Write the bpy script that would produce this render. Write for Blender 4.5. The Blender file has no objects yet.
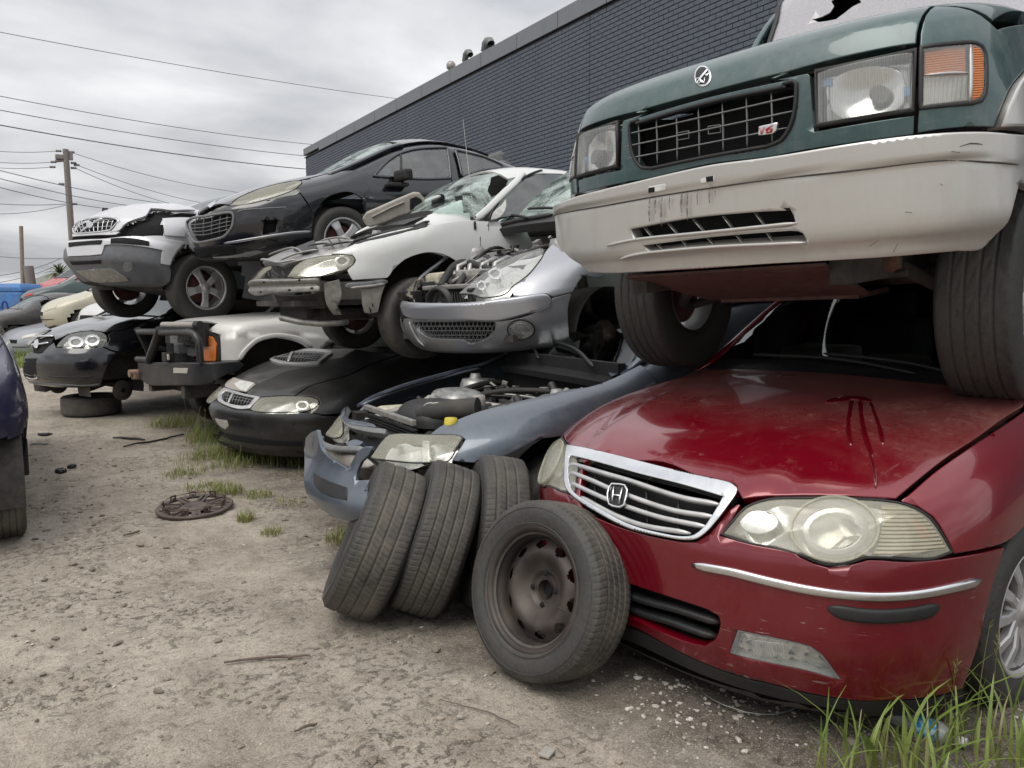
import bpy, bmesh, math, random
import numpy as np
from mathutils import Vector, Matrix, geometry
random.seed(7); RNG=np.random.default_rng(7)
SC=bpy.context.scene; COL=SC.collection
R=math.radians
# ------------------------------------------------------------------ camera
CAMH=1.35; YAW=R(32.4); PITCH=R(6.0); FPX=770.0
FW=np.array([math.sin(YAW)*math.cos(PITCH),math.cos(YAW)*math.cos(PITCH),-math.sin(PITCH)])
RT=np.array([math.cos(YAW),-math.sin(YAW),0.]); UP=np.cross(RT,FW); CP=np.array([0,0,CAMH])
cam=bpy.data.cameras.new('camera'); camo=bpy.data.objects.new('camera',cam); COL.objects.link(camo)
cam.sensor_width=36; cam.lens=36*FPX/1024; cam.clip_end=2000; cam.clip_start=.05
m=np.eye(4); m[:3,0]=RT; m[:3,1]=UP; m[:3,2]=-FW; m[:3,3]=CP
camo.matrix_world=Matrix(m.tolist()); SC.camera=camo
def ray(px,py):
    d=FW+RT*((px-512)/FPX)+UP*((384-py)/FPX); return d/np.linalg.norm(d)
def atd(px,py,dist): return CP+ray(px,py)*dist
def ground_at(px,py,z=0.):
    d=ray(px,py); return CP+d*((z-CAMH)/d[2])
# ------------------------------------------------------------------ sky, sun, exposure
SUN_EL=R(58); SUN_AZ=R(250)   # azimuth measured clockwise from +Y
SKY=0.1
W=bpy.data.worlds.new('World'); SC.world=W; W.use_nodes=True
def world():
    nt=W.node_tree; N=nt.nodes; L=nt.links; N.clear()
    out=N.new('ShaderNodeOutputWorld'); bg=N.new('ShaderNodeBackground'); L.new(bg.outputs[0],out.inputs[0])
    sky=N.new('ShaderNodeTexSky'); sky.sky_type='NISHITA'; sky.sun_disc=False; sky.sun_elevation=SUN_EL; sky.sun_rotation=SUN_AZ
    sky.air_density=1.5; sky.dust_density=6
    tc=N.new('ShaderNodeTexCoord'); sp=N.new('ShaderNodeSeparateXYZ'); L.new(tc.outputs['Generated'],sp.inputs[0])
    # cloud deck: project the view direction on a plane overhead
    zc=N.new('ShaderNodeMath'); zc.operation='MAXIMUM'; zc.inputs[1].default_value=0.0; L.new(sp.outputs['Z'],zc.inputs[0])
    za=N.new('ShaderNodeMath'); za.operation='ADD'; za.inputs[1].default_value=0.16; L.new(zc.outputs[0],za.inputs[0])
    cx=N.new('ShaderNodeCombineXYZ')
    for i,a in enumerate('XY'):
        dv=N.new('ShaderNodeMath'); dv.operation='DIVIDE'; L.new(sp.outputs[a],dv.inputs[0]); L.new(za.outputs[0],dv.inputs[1]); L.new(dv.outputs[0],cx.inputs[i])
    n1=N.new('ShaderNodeTexNoise'); n1.inputs['Scale'].default_value=1.15; n1.inputs['Detail'].default_value=7; n1.inputs['Roughness'].default_value=.5; n1.inputs['Distortion'].default_value=.25
    L.new(cx.outputs[0],n1.inputs['Vector'])
    rp=N.new('ShaderNodeValToRGB'); L.new(n1.outputs['Fac'],rp.inputs[0])
    e=rp.color_ramp.elements; e[0].position=.36; e[0].color=(3.5,3.6,3.8,1); e[1].position=.66; e[1].color=(6.9,6.9,6.95,1)
    x=e.new(.52); x.color=(5.1,5.15,5.3,1)
    # overcast luminance: brighter overhead
    gm=N.new('ShaderNodeMapRange'); gm.inputs[1].default_value=0; gm.inputs[2].default_value=1; gm.inputs[3].default_value=.93; gm.inputs[4].default_value=1.75; L.new(zc.outputs[0],gm.inputs[0])
    mu=N.new('ShaderNodeVectorMath'); mu.operation='SCALE'; L.new(rp.outputs[0],mu.inputs[0]); L.new(gm.outputs[0],mu.inputs['Scale'])
    mx=N.new('ShaderNodeMix'); mx.data_type='RGBA'; mx.inputs['Factor'].default_value=.93; L.new(sky.outputs[0],mx.inputs['A']); L.new(mu.outputs[0],mx.inputs['B'])
    L.new(mx.outputs['Result'],bg.inputs[0]); bg.inputs[1].default_value=SKY
world()
sl=bpy.data.lights.new('sun','SUN'); sl.energy=1.4; sl.angle=R(42); sl.color=(1,.96,.9)
so=bpy.data.objects.new('sun',sl); COL.objects.link(so)
sd=Vector((math.sin(SUN_AZ)*math.cos(SUN_EL),math.cos(SUN_AZ)*math.cos(SUN_EL),math.sin(SUN_EL)))
so.rotation_euler=sd.to_track_quat('Z','Y').to_euler()
vs=SC.view_settings; vs.view_transform='Standard'; vs.look='None'; vs.exposure=0.48; vs.gamma=1; vs.use_curve_mapping=False
# ------------------------------------------------------------------ object helpers
def link(o,parent=None):
    COL.objects.link(o)
    if parent is not None: o.parent=parent
    return o
def tag(o,label=None,cat=None,group=None,kind=None):
    for k,v in (('label',label),('category',cat),('group',group),('kind',kind)):
        if v: o[k]=v
    return o
def empty(name,loc=(0,0,0),rot=(0,0,0),parent=None):
    o=bpy.data.objects.new(name,None); o.location=loc; o.rotation_euler=rot; o.empty_display_size=.1; return link(o,parent)
def mkmesh(name,V,Fc,mat,parent=None,smooth=True,normals=None,mi=None):
    me=bpy.data.meshes.new(name); me.from_pydata([tuple(map(float,v)) for v in V],[],[tuple(int(i) for i in f) for f in Fc])
    mats=mat if isinstance(mat,(list,tuple)) else [mat]
    for k in mats: me.materials.append(k)
    if mi is not None: me.polygons.foreach_set('material_index',np.array(mi,dtype=np.int32))
    if smooth: me.polygons.foreach_set('use_smooth',[True]*len(me.polygons))
    me.update()
    if normals is not None: me.normals_split_custom_set_from_vertices([tuple(map(float,n)) for n in normals])
    return link(bpy.data.objects.new(name,me),parent)
class MB:
    """collects simple shapes into one mesh"""
    def __init__(s): s.v=[]; s.f=[]; s.sm=[]
    def add(s,V,Fc,smooth=False):
        b=len(s.v); s.v+= [tuple(map(float,v)) for v in V]; s.f+=[tuple(int(i)+b for i in f) for f in Fc]; s.sm+=[smooth]*len(Fc); return s
    def box(s,c,d,rot=None,bev=0.,taper=1.):
        bm=bmesh.new(); bmesh.ops.create_cube(bm,size=1)
        for v in bm.verts:
            t=taper if v.co.z>0 else 1
            v.co=Vector((v.co.x*d[0]*t,v.co.y*d[1]*t,v.co.z*d[2]))
        if bev>0: bmesh.ops.bevel(bm,geom=list(bm.edges),offset=bev,segments=2,affect='EDGES',profile=.6)
        M=Matrix.Translation(Vector([float(q) for q in c]))@(rot.to_4x4() if rot is not None else Matrix.Identity(4))
        bm.transform(M); bm.verts.ensure_lookup_table(); bm.verts.index_update()
        s.add([v.co[:] for v in bm.verts],[[v.index for v in f.verts] for f in bm.faces],False); bm.free(); return s
    def tube(s,pts,r,n=10,caps=True,closed=False):
        P=np.array(pts,float); m=len(P); rr=np.broadcast_to(np.array(r,float),(m,))
        T=np.gradient(P,axis=0) if not closed else np.roll(P,-1,0)-np.roll(P,1,0)
        T/= (np.linalg.norm(T,axis=1,keepdims=True)+1e-9)
        ref=np.array([0,0,1.]) if abs(T[0][2])<.9 else np.array([1.,0,0])
        V=[];u=None
        for i in range(m):
            if u is None: u=np.cross(T[i],ref)
            u=u-T[i]*(u@T[i]); u/=np.linalg.norm(u)+1e-9; w=np.cross(T[i],u)
            for k in range(n):
                a=2*math.pi*k/n; V.append(P[i]+rr[i]*(math.cos(a)*u+math.sin(a)*w))
        Fc=[]
        for i in range(m if closed else m-1):
            j=(i+1)%m
            for k in range(n): Fc.append((i*n+k,i*n+(k+1)%n,j*n+(k+1)%n,j*n+k))
        s.add(V,Fc,True)
        if caps and not closed:
            b=len(s.v); s.v+= [tuple(v) for v in V[:n]]+[tuple(v) for v in V[-n:]]
            s.f+=[tuple(b+k for k in range(n))[::-1],tuple(b+n+k for k in range(n))]; s.sm+=[False]*2
        return s
    def cyl(s,p0,p1,r,n=16,r2=None): return s.tube([p0,p1],[r,r if r2 is None else r2],n)
    def lathe(s,prof,axis_o=(0,0,0),ax=(0,1,0),n=32,smooth=True):
        ax=np.array(ax,float); ax/=np.linalg.norm(ax); ref=np.array([0,0,1.]) if abs(ax[2])<.9 else np.array([1.,0,0])
        u=np.cross(ax,ref); u/=np.linalg.norm(u); w=np.cross(ax,u); O=np.array(axis_o,float)
        V=[];Fc=[];m=len(prof)
        for k in range(n):
            a=2*math.pi*k/n; e=math.cos(a)*u+math.sin(a)*w
            for (r,h) in prof: V.append(O+ax*h+e*r)
        for k in range(n):
            j=(k+1)%n
            for i in range(m-1): Fc.append((k*m+i,k*m+i+1,j*m+i+1,j*m+i))
        return s.add(V,Fc,smooth)
    def build(s,name,mat,parent=None):
        me=bpy.data.meshes.new(name); me.from_pydata(s.v,[],s.f); me.materials.append(mat)
        me.polygons.foreach_set('use_smooth',s.sm); me.update()
        bm=bmesh.new(); bm.from_mesh(me); bmesh.ops.recalc_face_normals(bm,faces=bm.faces); bm.to_mesh(me); bm.free()
        return link(bpy.data.objects.new(name,me),parent)
# ------------------------------------------------------------------ noise in numpy
VNC={}
class VN:
    def __init__(s,seed):
        if seed not in VNC: VNC[seed]=np.random.default_rng(seed).random((256,256))
        s.g=VNC[seed]
    def __call__(s,x,y):
        xi=np.floor(x).astype(int); yi=np.floor(y).astype(int); fx=x-xi; fy=y-yi
        fx=fx*fx*(3-2*fx); fy=fy*fy*(3-2*fy); g=s.g
        a=g[xi&255,yi&255]; b=g[(xi+1)&255,yi&255]; c=g[xi&255,(yi+1)&255]; d=g[(xi+1)&255,(yi+1)&255]
        return (a*(1-fx)+b*fx)*(1-fy)+(c*(1-fx)+d*fx)*fy-.5
def fbm(x,y,sc,oc=5,seed=1,rough=.5):
    r=0;a=1
    for i in range(oc): r=r+a*VN(seed*31+i)(x*sc+i*17.3,y*sc+i*9.1); sc*=2.03; a*=rough
    return r
# ------------------------------------------------------------------ materials
class NT:
    def __init__(s,name):
        s.m=bpy.data.materials.new(name); s.m.use_nodes=True; s.nt=s.m.node_tree; s.N=s.nt.nodes; s.N.clear()
        s.out=s.N.new('ShaderNodeOutputMaterial'); s.co=s.N.new('ShaderNodeTexCoord').outputs['Object']
    def l(s,a,b): s.nt.links.new(a,b); return b
    def pr(s,**k):
        p=s.N.new('ShaderNodeBsdfPrincipled'); s.l(p.outputs[0],s.out.inputs[0])
        for a,b in k.items():
            i=p.inputs[a.replace('_',' ')]
            if hasattr(b,'is_output'): s.l(b,i)
            else: i.default_value=b if not isinstance(b,tuple) or len(b)==4 else (*b,1)
        return p
    def noise(s,scale,det=4,rough=.55,dist=0,vec=None,sc3=None):
        n=s.N.new('ShaderNodeTexNoise'); n.inputs['Scale'].default_value=scale; n.inputs['Detail'].default_value=det; n.inputs['Roughness'].default_value=rough; n.inputs['Distortion'].default_value=dist
        v=vec or s.co
        if sc3:
            mp=s.N.new('ShaderNodeMapping'); mp.inputs['Scale'].default_value=sc3; s.l(v,mp.inputs[0]); v=mp.outputs[0]
        s.l(v,n.inputs['Vector']); return n.outputs['Fac']
    def vor(s,scale,feat='F1',vec=None,out='Distance'):
        n=s.N.new('ShaderNodeTexVoronoi'); n.feature=feat; n.inputs['Scale'].default_value=scale; s.l(vec or s.co,n.inputs['Vector']); return n.outputs[out]
    def ramp(s,f,stops):
        r=s.N.new('ShaderNodeValToRGB'); s.l(f,r.inputs[0]); e=r.color_ramp.elements
        while len(e)<len(stops): e.new(.5)
        for x,(p,c) in zip(e,stops): x.position=p; x.color=(c,c,c,1) if not isinstance(c,tuple) else (*c[:3],1)
        return r.outputs[0]
    def math(s,op,a,b=None,c=None,clamp=False):
        n=s.N.new('ShaderNodeMath'); n.operation=op; n.use_clamp=clamp
        for i,v in enumerate((a,b,c)):
            if v is None: continue
            if hasattr(v,'is_output'): s.l(v,n.inputs[i])
            else: n.inputs[i].default_value=v
        return n.outputs[0]
    def mix(s,f,a,b,blend='MIX'):
        n=s.N.new('ShaderNodeMix'); n.data_type='RGBA'; n.blend_type=blend
        for k,v in (('Factor',f),('A',a),('B',b)):
            i=n.inputs[k] if k!='Factor' else n.inputs[0]
            if k!='Factor': i=[q for q in n.inputs if q.name==k and q.type=='RGBA'][0]
            if hasattr(v,'is_output'): s.l(v,i)
            elif k=='Factor': i.default_value=v
            else: i.default_value=(*v[:3],1)
        return [o for o in n.outputs if o.type=='RGBA'][0]
    def bump(s,h,st=.3,dist=.01):
        b=s.N.new('ShaderNodeBump'); b.inputs['Strength'].default_value=st; b.inputs['Distance'].default_value=dist; s.l(h,b.inputs['Height']); return b.outputs[0]
    def sep(s,v=None):
        n=s.N.new('ShaderNodeSeparateXYZ'); s.l(v or s.co,n.inputs[0]); return n.outputs
    def upness(s):
        g=s.N.new('ShaderNodeNewGeometry'); n=s.N.new('ShaderNodeSeparateXYZ'); s.l(g.outputs['Normal'],n.inputs[0]); return n.outputs['Z']
DUST=(.20,.17,.135)
def paint(name,col,metal=0.,rough=.32,dust=.35,coat=.7,scr=.25,up=.6,fade=None,dustcol=DUST):
    t=NT(name); big=t.noise(3.1,6,.6); fine=t.noise(38,4,.7); drip=t.noise(9,4,.6,sc3=(2.2,2.2,.35))
    u=t.math('MULTIPLY',t.math('MAXIMUM',t.upness(),0),up)
    d=t.math('MULTIPLY',t.math('ADD',t.ramp(big,[(.35,0),(.72,1)]),u),t.ramp(fine,[(.25,.35),(.75,1)]))
    d=t.math('ADD',d,t.math('MULTIPLY',t.ramp(drip,[(.5,0),(.75,1)]),.35))
    d=t.math('MULTIPLY',d,dust,clamp=True)
    c=t.mix(d,col,dustcol)
    if fade: c=t.mix(t.ramp(t.noise(1.7,5,.6),[(.45,0),(.6,1)]),c,fade)
    # scratches
    sc=t.noise(60,2,.5,1.0,sc3=(.25,.25,2.6)); sm=t.math('MULTIPLY',t.ramp(sc,[(.66,0),(.70,1)]),t.ramp(t.noise(4,3),[(.55,0),(.7,1)])); sm=t.math('MULTIPLY',sm,scr)
    c=t.mix(sm,c,(.55,.53,.5))
    ro=t.math('ADD',t.math('MULTIPLY',d,.9),rough,clamp=True)
    hb=t.bump(t.noise(5,2),.05,.02)
    t.pr(Base_Color=c,Metallic=metal,Roughness=ro,Coat_Weight=t.math('MULTIPLY_ADD',d,-1.1,coat,clamp=True),Coat_Roughness=.06,Normal=hb)
    return t.m
def simple(name,col,rough=.6,metal=0.,var=.25,bump=.15,scale=25,dust=.2,spec=.5,coat=0.):
    t=NT(name); n=t.noise(scale,5,.6); n2=t.noise(4,4)
    c=t.mix(t.ramp(n,[(.3,0),(.75,1)]),tuple(x*(1-var) for x in col),tuple(min(1,x*(1+var)) for x in col))
    c=t.mix(t.math('MULTIPLY',t.ramp(n2,[(.42,0),(.7,1)]),dust*.7),c,DUST)
    r=t.math('MULTIPLY_ADD',n,.3,rough-.12,clamp=True)
    t.pr(Base_Color=c,Metallic=metal,Roughness=r,Normal=t.bump(n,bump,.004),Coat_Weight=coat); t.m['o']=1
    t.nt.nodes; 
    return t.m
def lensmat(name,col,alpha=.5,rough=.2,ribs=None,ribscale=60):
    t=NT(name); p=t.pr(Base_Color=t.mix(t.ramp(t.noise(14,5,.6),[(.3,0),(.75,1)]),col,tuple(c*.8 for c in col)),Roughness=t.math('MULTIPLY_ADD',t.noise(30,4),.25,rough-.08),Coat_Weight=.6,Coat_Roughness=.1)
    h=None
    if ribs:
        w=t.N.new('ShaderNodeTexWave'); w.bands_direction=ribs; w.inputs['Scale'].default_value=ribscale; w.inputs['Distortion'].default_value=.4; t.l(t.co,w.inputs['Vector']); h=w.outputs['Fac']
        b=t.bump(h,.9,.006); t.l(b,p.inputs['Normal'])
    tr=t.N.new('ShaderNodeBsdfTransparent'); tr.inputs[0].default_value=(.95,.95,.92,1)
    mx=t.N.new('ShaderNodeMixShader'); t.l(t.math('MULTIPLY_ADD',t.noise(7,4),.3,alpha-.15,clamp=True),mx.inputs[0]); t.l(tr.outputs[0],mx.inputs[1]); t.l(p.outputs[0],mx.inputs[2]); t.l(mx.outputs[0],t.out.inputs[0])
    return t.m
def glassmat(name,tint=(.75,.8,.78),op=.12,dusty=.1):
    t=NT(name); g=t.N.new('ShaderNodeBsdfGlossy'); g.inputs['Roughness'].default_value=.03; g.inputs[0].default_value=(.9,.93,.93,1)
    tr=t.N.new('ShaderNodeBsdfTransparent'); tr.inputs[0].default_value=(*tint,1)
    lw=t.N.new('ShaderNodeFresnel'); lw.inputs[0].default_value=1.5
    m1=t.N.new('ShaderNodeMixShader'); t.l(t.math('ADD',lw.outputs[0],op,clamp=True),m1.inputs[0]); t.l(tr.outputs[0],m1.inputs[1]); t.l(g.outputs[0],m1.inputs[2])
    df=t.N.new('ShaderNodeBsdfDiffuse'); df.inputs[0].default_value=(.4,.4,.37,1)
    m2=t.N.new('ShaderNodeMixShader'); t.l(t.math('MULTIPLY',t.ramp(t.noise(6,6,.65),[(.35,0),(.8,1)]),dusty*2,clamp=True),m2.inputs[0]); t.l(m1.outputs[0],m2.inputs[1]); t.l(df.outputs[0],m2.inputs[2]); t.l(m2.outputs[0],t.out.inputs[0])
    return t.m
def crazed(name,col=(.50,.60,.56),dens=.7,lines=.55,thr=.36):
    t=NT(name); cell=t.vor(45,'DISTANCE_TO_EDGE'); cr=t.ramp(cell,[(0,1),(.10,0)]); pat=t.ramp(t.noise(3.2,5,.7,.6),[(thr,0),(thr+.2,1)])
    p=t.pr(Base_Color=t.mix(t.math('MULTIPLY',cr,lines),col,(.78,.83,.81)),Roughness=.3,Coat_Weight=.6,Normal=t.bump(cell,.35*lines,.004))
    tr=t.N.new('ShaderNodeBsdfTransparent'); tr.inputs[0].default_value=(.72,.82,.78,1)
    f=t.math('ADD',t.math('MULTIPLY',pat,dens),t.math('MULTIPLY',cr,.3*lines),clamp=True)
    mx=t.N.new('ShaderNodeMixShader'); t.l(f,mx.inputs[0]); t.l(tr.outputs[0],mx.inputs[1]); t.l(p.outputs[0],mx.inputs[2]); t.l(mx.outputs[0],t.out.inputs[0]); return t.m
M={}
M['black']=simple('black_plastic',(.013,.013,.014),.5,dust=.10)
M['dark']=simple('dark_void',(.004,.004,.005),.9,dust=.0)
M['grey']=simple('grey_plastic',(.16,.165,.17),.6,dust=.2)
M['under']=simple('grimy_underbody',(.045,.040,.037),.8,var=.5,dust=.25)
M['rustred']=simple('red_oxide_steel',(.09,.045,.042),.7,var=.4,dust=.2)
M['steel']=simple('dull_steel',(.33,.33,.32),.42,.8,var=.35,dust=.35)
M['alloy']=simple('silver_alloy',(.52,.52,.52),.38,.55,var=.15,dust=.25,scale=12)
M['alu']=simple('cast_aluminium',(.34,.33,.31),.5,.6,var=.3,dust=.35)
M['chrome']=simple('chrome',(.78,.79,.8),.17,1.,var=.06,dust=.08,bump=.03)
M['refl']=simple('lamp_reflector',(.70,.70,.68),.2,.9,var=.15,dust=.05,scale=30,bump=.25)
M['rust']=simple('rusty_steel',(.13,.075,.05),.85,.1,var=.5,dust=.2,bump=.4)
M['disc']=simple('brake_disc_rust',(.15,.065,.055),.8,.2,var=.4,dust=.1)
tg=NT('brown_grime'); pg_=tg.pr(Base_Color=(.12,.085,.055,1),Roughness=.8); tt=tg.N.new('ShaderNodeBsdfTransparent'); mg=tg.N.new('ShaderNodeMixShader'); tg.l(tg.ramp(tg.noise(60,4,.7),[(.35,0),(.7,.75)]),mg.inputs[0]); tg.l(tt.outputs[0],mg.inputs[1]); tg.l(pg_.outputs[0],mg.inputs[2]); tg.l(mg.outputs[0],tg.out.inputs[0]); M['grime']=tg.m
M['hubsteel']=simple('dull_hub_steel',(.30,.19,.16),.6,.3,var=.3,dust=.1)
M['hubcast']=simple('dull_caliper_casting',(.16,.14,.13),.7,.2,var=.3,dust=.1)
M['rubber']=simple('rubber',(.026,.026,.026),.75,var=.3,dust=.35,scale=40)
M['steelrim']=simple('brown_steel_rim',(.040,.031,.029),.5,.35,var=.35,dust=.45,scale=9)
M['amber']=lensmat('amber_lens',(.75,.20,.02),.85,.25,'Z',45)
M['clear']=lensmat('clear_lens',(.75,.77,.76),.22,.14)
M['ribbed']=lensmat('ribbed_clear_lens',(.74,.76,.75),.36,.14,'Y',34)
M['yellowed']=lensmat('yellowed_lens',(.64,.62,.51),.34,.26)
M['yelrib']=lensmat('yellowed_ribbed_lens',(.70,.65,.48),.45,.25,'Z',30)
M['milky2']=lensmat('hazed_clear_lens',(.72,.70,.62),.30,.25)
M['milky']=lensmat('milky_lens',(.72,.70,.60),.72,.34)
M['glass']=glassmat('window_glass',(.50,.56,.54),.06,.0)
M['tint']=glassmat('tinted_glass',(.22,.24,.25),.10,.15)
M['craze']=crazed('shattered_windscreen',(.46,.56,.52),.6,.5,.40)
M['craze2']=crazed('sky_tinted_cracked_windscreen',(.34,.33,.35),.97,.10,.0)  # cracked glass, with the sky's pale lavender reflection put into its colour
M['white_plastic']=simple('white_plastic',(.6,.6,.58),.5,dust=.2)
M['badge']=simple('badge_silver',(.7,.7,.7),.25,.9,var=.05,dust=.05,bump=.02)
M['redbadge']=simple('red_enamel',(.45,.02,.02),.4)
M['beige']=simple('sun_faded_plastic',(.33,.31,.28),.75,var=.2,dust=.4)
M['cable']=simple('black_cable',(.015,.015,.015),.6)
M['interior']=simple('dark_interior_trim',(.045,.043,.04),.9)
def rubber_tyre(name,dirt=.6,side=.4):
    t=NT(name); n=t.noise(14,6,.65); n2=t.noise(70,4,.7); z=t.math('ABSOLUTE',t.sep()['Y'])
    base=t.mix(t.ramp(n2,[(.3,0),(.8,1)]),(.020,.020,.020),(.05,.048,.045))
    tread=t.ramp(z,[(.06,1),(.1,side)])
    d=t.math('MULTIPLY',t.math('MULTIPLY',t.ramp(t.noise(7,7,.7),[(.36,.12),(.62,1.25)]),dirt),tread)
    c=t.mix(d,base,(.17,.148,.118)); t.pr(Base_Color=c,Roughness=t.math('MULTIPLY_ADD',d,.3,.6),Normal=t.bump(n2,.25,.003)); return t.m
M['tyre']=rubber_tyre('dusty_tyre_rubber',.13,.35)
M['tyre_dirty']=rubber_tyre('muddy_tyre_rubber',.50,.15)
M['tyre_grey']=rubber_tyre('grey_worn_tyre_rubber',.34,.25)
M['amber2']=lensmat('orange_indicator_lens',(.80,.20,.02),.97,.3)
M['barblack']=simple('satin_black_steel',(.018,.020,.023),.38,.1,dust=.2)
M['rustcream']=simple('pale_rusty_steel',(.30,.20,.14),.8,.1,var=.5,dust=.3)
M['yellowdull']=simple('dull_yellow_paint',(.40,.34,.18),.6,dust=.4)
M['yellow']=simple('yellow_plastic_cap',(.55,.45,.03),.5)
M['blk2']=paint('gloss_black_paint',(.008,.009,.013),.2,.16,.06,1.,.1,.4,dustcol=(.2,.2,.2))
# ------------------------------------------------------------------ car surface library
def pchip(pts):
    X=np.array([p[0] for p in pts],float); Y=np.array([p[1] for p in pts],float); h=np.diff(X); d=np.diff(Y)/h; s=np.zeros(len(X)); s[0]=d[0]; s[-1]=d[-1]
    for i in range(1,len(X)-1):
        if d[i-1]*d[i]>0: s[i]=2*d[i-1]*d[i]/(d[i-1]+d[i])
    def f(x):
        x=np.asarray(x,float); q=np.clip(x,X[0],X[-1]); i=np.clip(np.searchsorted(X,q)-1,0,len(h)-1); t=(q-X[i])/h[i]
        y=Y[i]*(2*t**3-3*t**2+1)+s[i]*h[i]*(t**3-2*t*t+t)+Y[i+1]*(3*t*t-2*t**3)+s[i+1]*h[i]*(t**3-t*t)
        return y+np.where(x<X[0],(x-X[0])*s[0],0)+np.where(x>X[-1],(x-X[-1])*s[-1],0)
    return f
def smax(a,b,k):
    h=np.maximum(k-np.abs(a-b),0)/k; return np.maximum(a,b)+h*h*k*.25
def inpoly(P,Q):
    x,y=P[:,0],P[:,1]; r=np.zeros(len(P),bool); n=len(Q)
    for i in range(n):
        a=Q[i];b=Q[(i+1)%n]
        if a[1]==b[1]: continue
        c=((a[1]>y)!=(b[1]>y)); r^= c&(x<(b[0]-a[0])*(y-a[1])/(b[1]-a[1])+a[0])
    return r
def segdist(P,Q):
    A=Q;B=np.roll(Q,-1,0);d=B-A;L2=(d**2).sum(1)+1e-12; best=np.full(len(P),1e9)
    for i in range(len(A)):
        t=np.clip(((P-A[i])@d[i])/L2[i],0,1); best=np.minimum(best,((P-A[i]-t[:,None]*d[i])**2).sum(1))
    return np.sqrt(best)
def smooth_loop(Q,step,ang=38,closed=True):
    Q=np.array(Q,float); n=len(Q); out=[]
    corner=[True]*n
    for i in range(n):
        if not closed and i in (0,n-1): continue
        a=Q[i]-Q[i-1]; b=Q[(i+1)%n]-Q[i]; ca=(a@b)/(np.linalg.norm(a)*np.linalg.norm(b)+1e-12)
        corner[i]= ca<math.cos(R(ang))
    for i in range(n if closed else n-1):
        p0,p1,p2,p3=Q[i-1],Q[i],Q[(i+1)%n],Q[(i+2)%n]; L=np.linalg.norm(p2-p1); k=max(1,int(round(L/step)))
        c=p2-p1
        m1=c if corner[i] else (p2-p0)*(L/(L+np.linalg.norm(p1-p0)+1e-9))
        m2=c if corner[(i+1)%n] else (p3-p1)*(L/(L+np.linalg.norm(p3-p2)+1e-9))
        for j in range(k):
            t=j/k; out.append(p1*(2*t**3-3*t*t+1)+m1*(t**3-2*t*t+t)+p2*(3*t*t-2*t**3)+m2*(t**3-t*t))
    if not closed: out.append(Q[-1])
    return np.array(out)
def area2(Q): x,y=Q[:,0],Q[:,1]; return .5*(x*np.roll(y,-1)-np.roll(x,-1)*y).sum()
def offset_loop(Q,d):
    """move a ccw loop inwards by d"""
    a=Q-np.roll(Q,1,0); b=np.roll(Q,-1,0)-Q
    def nn(v): v=v/(np.linalg.norm(v,axis=1,keepdims=True)+1e-12); return np.stack([-v[:,1],v[:,0]],1)
    na,nb=nn(a),nn(b); s=na+nb; s/=np.linalg.norm(s,axis=1,keepdims=True)+1e-9; c=np.clip((s*na).sum(1),.5,1)
    return Q+s*(d/c)[:,None]
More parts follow.
